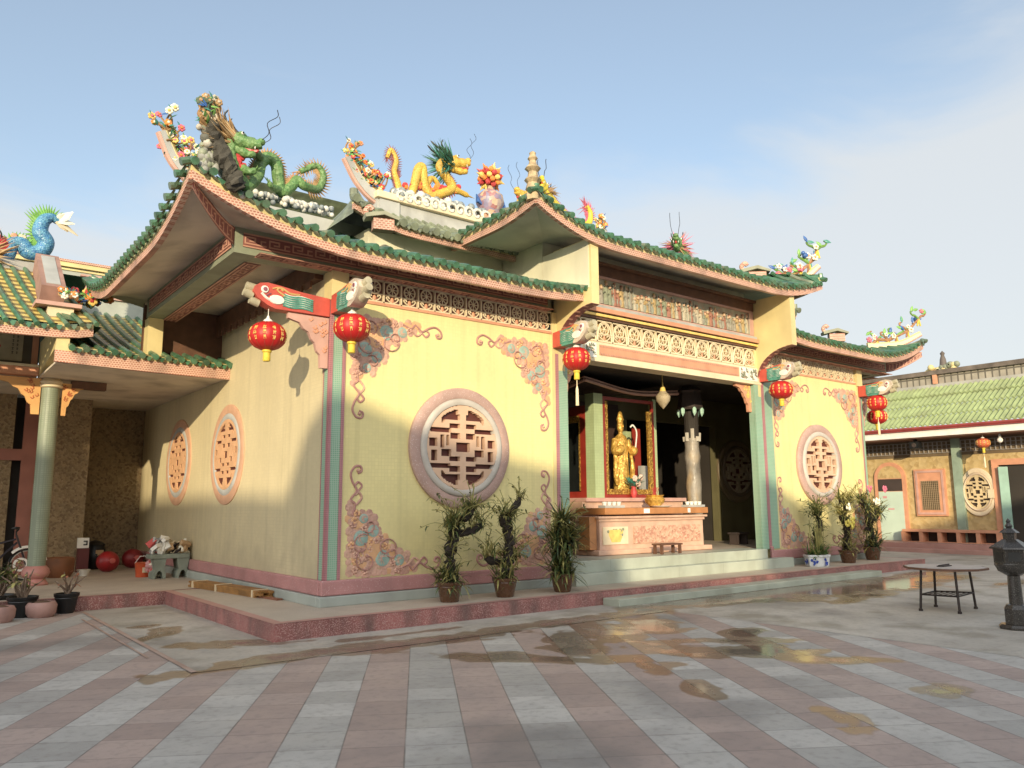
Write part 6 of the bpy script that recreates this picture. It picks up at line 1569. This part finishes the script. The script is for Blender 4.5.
heap("paper_bag", "red and white printed paper packets leaning on the bench leg", "paper bag", at(153, 578, 'z', ZL), .10, .36, [M("packet_red", (.5, .08, .07), .6), petalW, M("packet_pink", (.6, .3, .3), .6)], 3, 20)
heap("paper_bundle", "white plastic bag of papers standing on the left of the bench seat", "bag", V(-.62, 6.33, .692), .13, .34, [white, greyP, white, M("packet_red", (.5, .08, .07))], 4, 22)
heap("paper_bundle", "tan and cream crumpled wrappings on the right of the bench seat", "wrappings", V(-.27, 6.33, .692), .17, .2, [cream, M("tan_wrap", (.5, .33, .18), .7), dark, petalW], 5, 22)
p = at(96, 571, 'z', ZL) + V(.05, .6, 0); m1 = MB(); m1.lathe([(.16, 0), (.24, .15), (.26, .35), (.20, .5), (.22, .56), (.13, .62), (.001, .66)], p, 16); m2 = MB(); m2.box((p.x - .02, p.y - .255, p.z + .32), (p.x + .14, p.y - .24, p.z + .44))
small("black_jar", "black round covered jar behind the large red lantern", "jar", p, (("jar", m1, blackPl, 50), ("label_patch", m2, M("tan_wrap", (.5, .33, .18)), None)))
Yq = 9.12; p = at(83.5, 543, 'y', Yq); m1 = MB(); m1.box((p.x - .11, Yq, p.z - .11), (p.x + .11, Yq + .10, p.z + .11)); m2 = MB(); m2.box((p.x + .0, Yq - .01, p.z - .05), (p.x + .08, Yq - .001, p.z - .025)); m2.box((p.x + .055, Yq - .01, p.z - .025), (p.x + .08, Yq - .001, p.z + .05)); m2.box((p.x, Yq - .01, p.z + .025), (p.x + .055, Yq - .001, p.z + .05)); m3 = MB(); m3.box((p.x - .10, Yq - .03, ZL), (p.x + .12, Yq + .14, p.z - .112))
small("sign_box", "white box with a black character standing on a dark red stand in the porch corner", "sign", p, (("box_face", m1, white, None), ("lettering", m2, black, None), ("stand", m3, M("dark_red_stand", (.10, .02, .02), .5), None)))
p = at(83, 576, 'z', ZL); m1 = MB(); m1.lathe([(.08, 0), (.13, .12), (.14, .13), (.12, .13), (.001, .05)], p, 16); small("white_bowl", "small white bowl on the porch floor by the stone wall", "bowl", p, (("bowl", m1, white, 40),))
p = at(66, 578, 'z', ZL) + V(-.1, .25, 0); m1 = MB(); m1.lathe([(.20, 0), (.27, .10), (.28, .36), (.25, .40), (.23, .38), (.001, .36)], p, 18); small("cardboard_piece", "rust brown cardboard piece shaped like a squat jar just right of the green column", "jar", p, (("jar", m1, M("rust_cardboard", (.20, .075, .03), .6, .25, 5, .1), 40),))  # piece of cardboard, modelled as a round jar
# bundle of laths
t = thing("lath_bundle", "tied bundle of long yellow brown wooden laths lying along the side wall", "wood bundle", (-.4, 2.8, ZL))
mb = MB(); dv = V(.29, -2.55, 0)
for i in range(5):
    for j in range(3):
        st = V(-.60 + i * .052 + rnd.uniform(-.006, .006), 4.15 + rnd.uniform(-.06, .1), ZL + .022 + j * .036)
        ln = 1 + rnd.uniform(-.03, .03); c_ = st + dv * ln / 2; side = dv.cross(V(0, 0, 1)).normalized()
        mb.obox(c_, dv * ln / 2, side * .0235, V(0, 0, .0165))
build(mb, "lath", wood, t)
for u in (.06, .42, .93):
    mb = MB(); c_ = V(-.50, 4.15, ZL + .058) + dv * u; s_ = dv.cross(V(0, 0, 1)).normalized()
    mb.obox(c_, dv.normalized() * .012, s_ * .145, V(0, 0, .062))
    build(mb, "tie_band", cream, t)
m1 = MB(); m1.obox(V(-.22, 1.55, ZL + .015), dv.normalized() * .42, dv.cross(V(0, 0, 1)).normalized() * .05, V(0, 0, .014)); small("loose_board", "single dark reddish board lying beside the end of the lath bundle", "board", V(-.22, 1.55, ZL), (("board", m1, M("red_brown_board", (.22, .09, .05), .6), None),))

# bicycle behind the column
t = thing("bicycle", "dark bicycle with white guards parked behind the green column", "bicycle", (-3.05, 7.6, ZL))
bw = []
for cx_ in (-3.75, -2.72):
    mb = MB(); mb.tube([(cx_ + .29 * math.cos(a), 7.6, ZL + .31 + .29 * math.sin(a)) for a in [2 * math.pi * k / 24 for k in range(25)]], .022, 6, cap=False); wh = build(mb, "wheel", blackPl, t, smooth=50)
    mb = MB()
    for k in range(14): a = 2 * math.pi * k / 14; mb.tube([(cx_, 7.6, ZL + .31), (cx_ + .28 * math.cos(a), 7.6, ZL + .31 + .28 * math.sin(a))], .004, 4)
    mb.ring([(.27, -.012), (.27, .012), (.255, .012), (.255, -.012)], (cx_, 7.6, ZL + .31), (0, 1, 0), (1, 0, 0), 24); build(mb, "rim", M("bike_rim", (.5, .48, .42), .35, metal=.5), wh)
mb = MB()
for a, b_ in (((-3.75, .31), (-3.30, .30)), ((-3.75, .31), (-3.45, .72)), ((-3.30, .30), (-3.45, .72)), ((-3.30, .30), (-2.90, .74)), ((-3.44, .66), (-2.92, .80)), ((-2.92, .88), (-2.72, .31))):
    mb.tube([(a[0], 7.6, ZL + a[1]), (b_[0], 7.6, ZL + b_[1])], .02, 7)
build(mb, "frame", M("bike_purple", (.025, .02, .03), .35, coat=.3), t)
mb = MB(); mb.tube(cr([(-2.98, 7.35, ZL + 1.0), (-2.90, 7.45, ZL + 1.02), (-2.92, 7.6, ZL + .95), (-2.90, 7.75, ZL + 1.02), (-2.98, 7.85, ZL + 1.0)], 4), .016, 6); mb.tube([(-2.92, 7.6, ZL + .85), (-2.93, 7.6, ZL + .96)], .016, 6); build(mb, "handlebar", blackPl, t)
mb = MB(); mb.tube([(-3.62, 7.6, ZL + .90), (-3.45, 7.6, ZL + .91), (-3.33, 7.6, ZL + .89)], [.09, .07, .03], 8, flat=.4); mb.tube([(-3.46, 7.6, ZL + .7), (-3.48, 7.6, ZL + .9)], .014, 6); build(mb, "saddle", blackPl, t)
mb = MB(); mb.tube([(-2.72 + .34 * math.cos(a), 7.6, ZL + .31 + .34 * math.sin(a)) for a in [.2 + k * .2 for k in range(12)]], .035, 6, flat=.4); mb.ring([(.13, -.02), (.13, .02), (.09, .02), (.09, -.02)], (-2.82, 7.5, ZL + .32), (0, 1, 0), (1, 0, 0), 20); build(mb, "mudguard", white, t)

# plants in front of the left platform
def twiggy(p, label, r, h, ht, seed, leaves, m=blackPl, cols=(leafA, leafC, leafB), tw=16):
    q = random.Random(seed); p = Vector(p); t = thing("potted_plant", label, "potted plant", p, "potted plants by the left platform")
    pot(t, p, r, h, m)
    st = MB(); fo = MB()
    for k in range(tw):
        a = p + V(q.uniform(-.04, .04), q.uniform(-.04, .04), h * .8); e = a + V(q.uniform(-.28, .28), q.uniform(-.2, .2), q.uniform(.5, 1) * ht); md = a.lerp(e, .5) + V(q.uniform(-.05, .05), 0, .03)
        st.tube(cr([a, md, e], 3), [.016]*3 + [.011]*3 + [.006], 5)
        for j in range(leaves): fo.leaf(md.lerp(e, q.random()), V(q.uniform(-1, 1), q.uniform(-1, 1), q.uniform(-.4, .8)), q.uniform(.05, .16), q.uniform(.03, .06), .6, q.randrange(3), 3)
    build(st, "stem", M("grey_brown_stem", (.20, .14, .10), .8, .3), t); build(fo, "foliage", list(cols), t)
twiggy(at(67, 614, 'z', 0) + V(0, .15, 0), "black pot with a bare forked twig plant below the platform edge", .17, .30, .42, 5, 2, cols=(M("rust_leaf", (.34, .13, .07), .6), leafB, M("rust_leaf", (.34, .13, .07))), tw=9)
twiggy(at(22, 618, 'z', 0) + V(0, .12, 0), "black pot with sparse grey twigs second from the left edge", .20, .30, .5, 6, 3, cols=(leafB, leafB, leafA), tw=14)
twiggy(at(2, 615, 'z', 0) + V(-.05, .25, 0), "leafy green bush in a wide dark pot at the left edge of the photo", .24, .28, .62, 7, 14, tw=26)
for (u, lab) in ((45, "low pink round planter between two black pots by the platform"), (3, "low pink round planter at the left edge in front of the leafy bush")):
    p = at(u, 617, 'z', 0) + V(-.05, .05, 0) if u > 20 else at(u, 622, 'z', 0) + V(-.06, .0, 0); m1 = MB(); m1.lathe([(.16, 0), (.20, .06), (.21, .17), (.18, .22), (.15, .22), (.001, .17)], p, 22); m2 = MB(); m2.ball(p + V(0, 0, .19), (.13, .13, .05))
    small("round_planter", lab, "planter", p, (("bowl", m1, M("planter_pink", (.36, .21, .18), .6, .2, 5), 40), ("soil", m2, M("soil", (.12, .07, .045), .9, .3), 40)))

# ------------------------------------------------------------------ courtyard furniture
tx, ty = 7.80, -4.95
t = thing("folding_table", "small low table with pale round top and four dark steel legs on the open concrete", "table", (tx, ty, 0))
mb = MB(); vs = []
mb.lathe([(.53, .60), (.565, .61), (.565, .635), (.55, .64), (.001, .64)], (tx, ty, 0), 10); build(mb, "tabletop", M("table_top_pale", (.42, .36, .32), .5, .15, 4, .05, grime=((.25, .2, .17), .5)), t)
mb = MB(); mb.ring([(.575, .607), (.575, .638), (.566, .638), (.566, .607)], (tx, ty, 0), (0, 0, 1), (1, 0, 0), 10); build(mb, "table_rim", woodD, t)
lg = [(7.374, -4.738), (7.467, -5.248), (8.006, -4.672), (8.213, -5.164)]
for (a, b_) in lg:
    mb = MB(); topx, topy = lerp(a, tx, .12), lerp(b_, ty, .12)
    mb.tube([(a, b_, .03), (topx, topy, .60)], .019, 8); mb.tube([(a, b_, 0), (a, b_, .035)], .03, 8); build(mb, "leg", steel, t, smooth=40)
mb = MB(); qd = [V(lerp(a, tx, .04), lerp(b_, ty, .04), .24) for a, b_ in (lg[0], lg[1], lg[3], lg[2])]
for k in range(4): mb.tube([qd[k], qd[(k + 1) % 4]], .013, 6)
for k in range(1, 7): mb.tube([qd[0].lerp(qd[1], k / 7), qd[3].lerp(qd[2], k / 7)], .008, 5)
build(mb, "stretcher", steel, t)
m1 = MB(); m1.box((tx - .16, ty - .05, .642), (tx + .12, ty + .05, .655)); m1.tube([(tx - .2, ty, .66), (tx + .18, ty + .02, .66)], .012, 6); small("knife", "dark flat tool lying on the round table top", "tool", V(tx, ty, .642), (("blade", m1, dark, None),))
# stone lantern
p = at(1019, 629, 'z', 0); t = thing("stone_lantern", "dark polished stone lantern post standing at the right edge", "stone lantern", p)
def ply(nm, prof, n=6, m=granite, par=t, sm=None): mb = MB(); mb.lathe(prof, p, n); return build(mb, nm, m, par, smooth=sm)
ply("base_slab", [(.22, 0), (.23, .03), (.20, .06), (.17, .06)], 8)
ply("foot_block", [(.15, .062), (.15, .25), (.12, .30), (.085, .31)], 8)
ply("shaft", [(.08, .31), (.072, .66)], 10, sm=40)
ply("bowl", [(.075, .66), (.17, .72), (.205, .80), (.20, .82)], 12, sm=40)
lb = ply("lamp_box", [(.205, .822), (.205, .98), (.21, 1.0)], 6)
mb = MB()
for k in range(6):
    a = (k + .5) * 1.047; d = V(math.cos(a), math.sin(a), 0); s_ = V(-d.y, d.x, 0); mb.obox(p + d * .18 + V(0, 0, .905), d * .004, s_ * .065, V(0, 0, .055))
build(mb, "lamp_opening", black, lb)
ply("roof_cap", [(.25, 1.0), (.24, 1.02), (.12, 1.10), (.09, 1.12)], 6)
ply("upper_block", [(.075, 1.12), (.08, 1.2), (.12, 1.205), (.05, 1.26)], 6)
ply("finial", [(.03, 1.26), (.045, 1.29), (.02, 1.33), (.03, 1.35), (.001, 1.39)], 10, sm=40)

# ------------------------------------------------------------------ right side gallery building
G = thing("gallery_building", "long ochre gallery building with pale green tiled roof at the right", "building", (23, 0, 0))
XW = 23.0
mb = MB(); mb.box((XW, -12, 0), (XW + .5, 9, 3.75)); build(mb, "wall", stoneO, G)
mb = MB(); mb.box((21.75, -12, -.01), (XW, 9, .28)); mb.box((21.3, -12, -.01), (21.747, 9, .12)); build(mb, "plinth_step", edgeP, G)
mb = MB(); mb.box((21.9, -12, 3.70), (XW, 9, 3.74)); build(mb, "eave_soffit", woodD, G)
mb = MB(); mb.box((21.86, -12, 3.74), (21.9, 9, 3.95)); build(mb, "eave_fascia", white, G)
mb = MB(); mb.tube([(21.82, -12, 4.03), (21.82, 9, 4.03)], .05, 8); mb.box((21.80, -12, 3.953), (21.95, 9, 4.05)); build(mb, "red_gutter", M("gutter_red", (.28, .05, .045), .5), G)
rows = 4; xr0, zr0, xr1, zr1 = 21.85, 4.06, 24.0, 5.62
mb = MB()
for k in range(rows):
    a, b_ = k / rows, (k + 1) / rows
    xa, za = lerp(xr0, xr1, a) - .05, lerp(zr0, zr1, a) + .045; xb, zb = lerp(xr0, xr1, b_), lerp(zr0, zr1, b_)
    n = 130; vs = []
    for i in range(n * 2 + 1):
        y = -12 + 21 * i / (n * 2); w_ = .03 * abs(math.sin(math.pi * i / 2)) * 2 if i % 2 else 0
        vs += [(xa, y, za + w_), (xb, y, zb + w_), (xa + .01, y, za - .05 + w_)]
    mb.add(vs, [(3*i, 3*i + 1, 3*i + 4, 3*i + 3) for i in range(n * 2)] + [(3*i + 2, 3*i, 3*i + 3, 3*i + 5) for i in range(n * 2)])
build(mb, "tile_roof", roofG, G)
mb = MB(); mb.box((24.0, -12, 5.2), (24.3, 9, 5.75)); build(mb, "parapet_base", concrete, G)
pm = M("parapet_lattice", (.36, .32, .26), .8, .2, 3, grid=(.22, .5, .03, .35))
mb = MB(); mb.box((24.05, -12, 5.753), (24.2, 9, 6.08)); build(mb, "parapet_lattice", pm, G)
mb = MB(); mb.box((23.95, -12, 6.083), (24.3, 9, 6.24)); build(mb, "parapet_coping", M("coping_stain", (.15, .12, .10), .85, .4, 3), G)
for y in (2.0, -2.4, 5.5): mb = MB(); mb.box((23.96, y - .07, 5.755), (24.04, y + .07, 6.45 if y == -2.4 else 6.25)); build(mb, "parapet_post", salmon, G)
mb = MB()
for k in range(100):
    y = -9 + k * .15; mb.box((22.93, y, 3.25), (22.96, y + .03, 3.62), 0); 
for z in (3.25, 3.38, 3.5, 3.62): mb.box((22.94, -9, z), (22.97, 6, z + .02), 0)
mb.box((22.97, -12, 3.15), (22.995, 9, 3.7), 1); build(mb, "vent_lattice", [M("lattice_grey", (.34, .31, .28), .7), M("vent_brown", (.17, .12, .07), .8)], G)
def wbox(nm, y0, y1, z0, z1, prd, m, par=G, back=0): mb = MB(); mb.box((XW - prd, y0, z0), (XW - back, y1, z1)); return build(mb, nm, m, par)
# mint door in an arched surround
poly = [(2.82, .28), (2.82, 2.45)] + [(3.38 - .56 * math.cos(a), 2.45 + .56 * math.sin(a)) for a in [math.pi * k / 14 for k in range(1, 14)]] + [(3.94, 2.45), (3.94, .28)]
mb = MB(); mb.prism(poly, (XW - .07, 0, 0), (0, 1, 0), (0, 0, 1), (.072, 0, 0)); d_ = build(mb, "door_surround", salmon, G)
poly = [(2.95, 2.45)] + [(3.38 - .43 * math.cos(a), 2.45 + .43 * math.sin(a)) for a in [math.pi * k / 14 for k in range(1, 14)]] + [(3.81, 2.45)]
mb = MB(); mb.prism(poly, (XW - .078, 0, 0), (0, 1, 0), (0, 0, 1), (.006, 0, 0)); build(mb, "arch_infill", stoneO, d_)
mb = MB(); mb.box((XW - .08, 2.95, .29), (XW - .072, 3.81, 1.98)); build(mb, "door_leaf", mint, d_)
mb = MB(); mb.box((XW - .08, 2.95, 2.0), (XW - .072, 3.81, 2.42)); build(mb, "transom", dark, d_)
mb = MB(); mb.box((XW - .087, 3.52, 1.75), (XW - .081, 3.66, 1.83)); mb.box((XW - .087, 3.28, 1.35), (XW - .081, 3.5, 1.40)); build(mb, "paper_notice", M("packet_pink", (.6, .3, .3)), d_)
# grilled window
w_ = wbox("window", 1.50, 2.52, 1.14, 2.72, .08, salmon)
mb = MB(); mb.box((XW - .10, 1.55, 1.19), (XW - .081, 2.47, 1.26)); mb.box((XW - .10, 1.55, 2.60), (XW - .081, 2.47, 2.67)); mb.box((XW - .10, 1.55, 1.26), (XW - .081, 1.62, 2.6)); mb.box((XW - .10, 2.40, 1.26), (XW - .081, 2.47, 2.6)); build(mb, "frame_moulding", pinkPl, w_)
mb = MB(); mb.box((XW - .085, 1.72, 1.34), (XW - .081, 2.30, 2.32)); build(mb, "pane", M("grille_dark", (.10, .07, .04), .6), w_)
mb = MB()
for k in range(10): mb.box((XW - .10, 1.72 + k * .062, 1.34), (XW - .086, 1.735 + k * .062, 2.32))
for k in range(14): mb.box((XW - .096, 1.72, 1.36 + k * .072), (XW - .088, 2.30, 1.372 + k * .072))
build(mb, "grille", M("grille_tan", (.34, .25, .15), .6), w_)
wbox("pilaster", .93, 1.20, .28, 3.7, .14, M("pilaster_green", (.28, .36, .28), .6, .2, 3))
round_window((XW, .52, 1.92), (-1, 0, 0), .55, parent=G, mats=(M("oval_ring", (.66, .54, .38), .6, .12, 4), M("oval_ring2", (.58, .45, .32), .6), M("oval_tracery", (.62, .48, .28), .6)), ez=1.42, backm=dark)
# doorway with open leaf
mb = MB(); mb.box((XW - .10, -.16, .28), (XW + .02, .03, 2.95)); mb.box((XW - .10, -3.2, 2.76), (XW + .02, -.16, 2.95)); build(mb, "doorway_frame", salmon, G)
mb = MB(); mb.box((XW - .012, -3.2, .28), (XW - .004, -.163, 2.757)); build(mb, "doorway_dark", deep, G)
mb = MB(); mb.obox(V(XW - .12, -.30, 1.5), V(.10, -.10, 0), V(.015, .015, 0), V(0, 0, 1.2)); build(mb, "door_leaf", M("door_teal", (.22, .36, .30), .5), G)
mb = MB(); mb.box((XW - .13, .02, 1.72), (XW - .1, .20, 2.0)); build(mb, "paper_notice", cream, G)
# long pink seat with dark recesses
mb = MB(); mb.box((22.45, -.2, .282), (22.98, 2.85, .30)); mb.box((22.45, -.2, .62), (22.99, 2.85, .70)); mb.box((22.9, -.2, .30), (22.99, 2.85, .62), 1)
for k in range(6): mb.box((22.47, -.2 + k * .595, .30), (22.9, -.08 + k * .595, .62))
t = tag(build(mb, "recessed_bench", [salmon, dark]), "long pink masonry bench with dark square recesses along the ochre wall", "bench")
# speaker box, gallery lanterns
p = V(22.2, 2.05, 3.45); m1 = MB(); m1.box((22.1, 1.9, 3.38), (22.35, 2.2, 3.62)); m2 = MB(); m2.lathe([(.08, 0), (.06, .01), (.001, .005)], (22.099, 2.05, 3.5), 14, 0, (-1, 0, 0), (0, 1, 0)); m3 = MB(); m3.box((22.2, 2.0, 3.62), (22.26, 2.1, 3.7))
small("loudspeaker", "small black loudspeaker box hung under the gallery eave", "loudspeaker", p, (("cabinet", m1, blackPl, None), ("cone", m2, dark, None), ("bracket", m3, steel, None)))
LC = make_lantern("paper_lantern", "small faded orange lantern hanging under the gallery eave at the right", .21, .72, .19, True, red=M("faded_lantern", (.58, .14, .06), .5, .2, 6)); LC.location = at(983, 443, 'x', 22.15)
p = at(1000, 440, 'x', 22.2); m1 = MB(); m1.ball(p, .085, 0, 12, 8); m2 = MB(); m2.lathe([(.04, .07), (.04, .13), (.02, .3)], p, 10); small("globe_lamp", "small round white globe lamp beside the faded lantern under the gallery eave", "lamp", p, (("globe", m1, white, 60), ("lamp_neck", m2, greyP, None)))
# little roof figure behind the gallery parapet
p = at(936, 362, 'x', 25.5); t = thing("roof_corner_ornament", "small yellow tiled roof corner with a dark figure beyond the gallery parapet", "roof ornament", V(25.5, p.y, 5.8))
mb = MB(); mb.prism([(-.9, 5.9), (1.0, 5.9), (.5, 6.45), (.25, 6.62), (-.2, 6.55)], (25.5, p.y, 0), (0, 1, 0), (0, 0, 1), (.5, 0, 0)); build(mb, "gable", yel, t)
mb = MB()
for k in range(12): mb.ball((25.45, p.y - .3 + rnd.uniform(-.5, .5), 6.55 + rnd.uniform(-.1, .1)), .12, k % 2, 7, 5)
build(mb, "ridge_flower", [sage, yel], t, smooth=50)
mb = MB(); mb.lathe([(.14, 6.6), (.11, 6.85), (.06, 7.0), (.09, 7.08), (.001, 7.18)], (25.5, p.y - .25, 0), 8); build(mb, "figure", M("dark_figure", (.12, .10, .09), .7), t, smooth=50)

# ------------------------------------------------------------------ halls across the courtyard, behind the viewer: they shade the ground and the lower walls
YO = -26.0; dy = -YO - 16; sx_ = -.88 * dy; sz_ = .29 * dy - .48
prof = [(-34, 11.5), (-24.2, 11.3), (-23.95, 9.95), (-22.7, 9.75), (-17.2, 7.95), (-15.4, 7.25), (-14.75, 8.1), (-13.9, 8.38), (-11.9, 7.72), (-9.75, 7.32), (-9.2, 7.25), (-8.5, 5.2), (-5.5, 4.95), (-4.0, 4.9), (-3.6, 7.3), (-2.6, 6.8), (-1.6, 6.25), (4, 6.3), (7, 6.6), (16, 6.4)]
poly = [(x + sx_, z + sz_) for x, z in prof]
poly = [(poly[0][0], 0)] + poly + [(poly[-1][0], 0)]
mb = MB(); mb.prism(poly[::-1], (0, YO - .6, 0), (1, 0, 0), (0, 0, 1), (0, .6, 0))
oc = thing("entrance_hall", "long hall across the courtyard with stepped roof line facing the temple", "hall", (-20, YO, 0))
build(mb, "wall", wallC, oc)
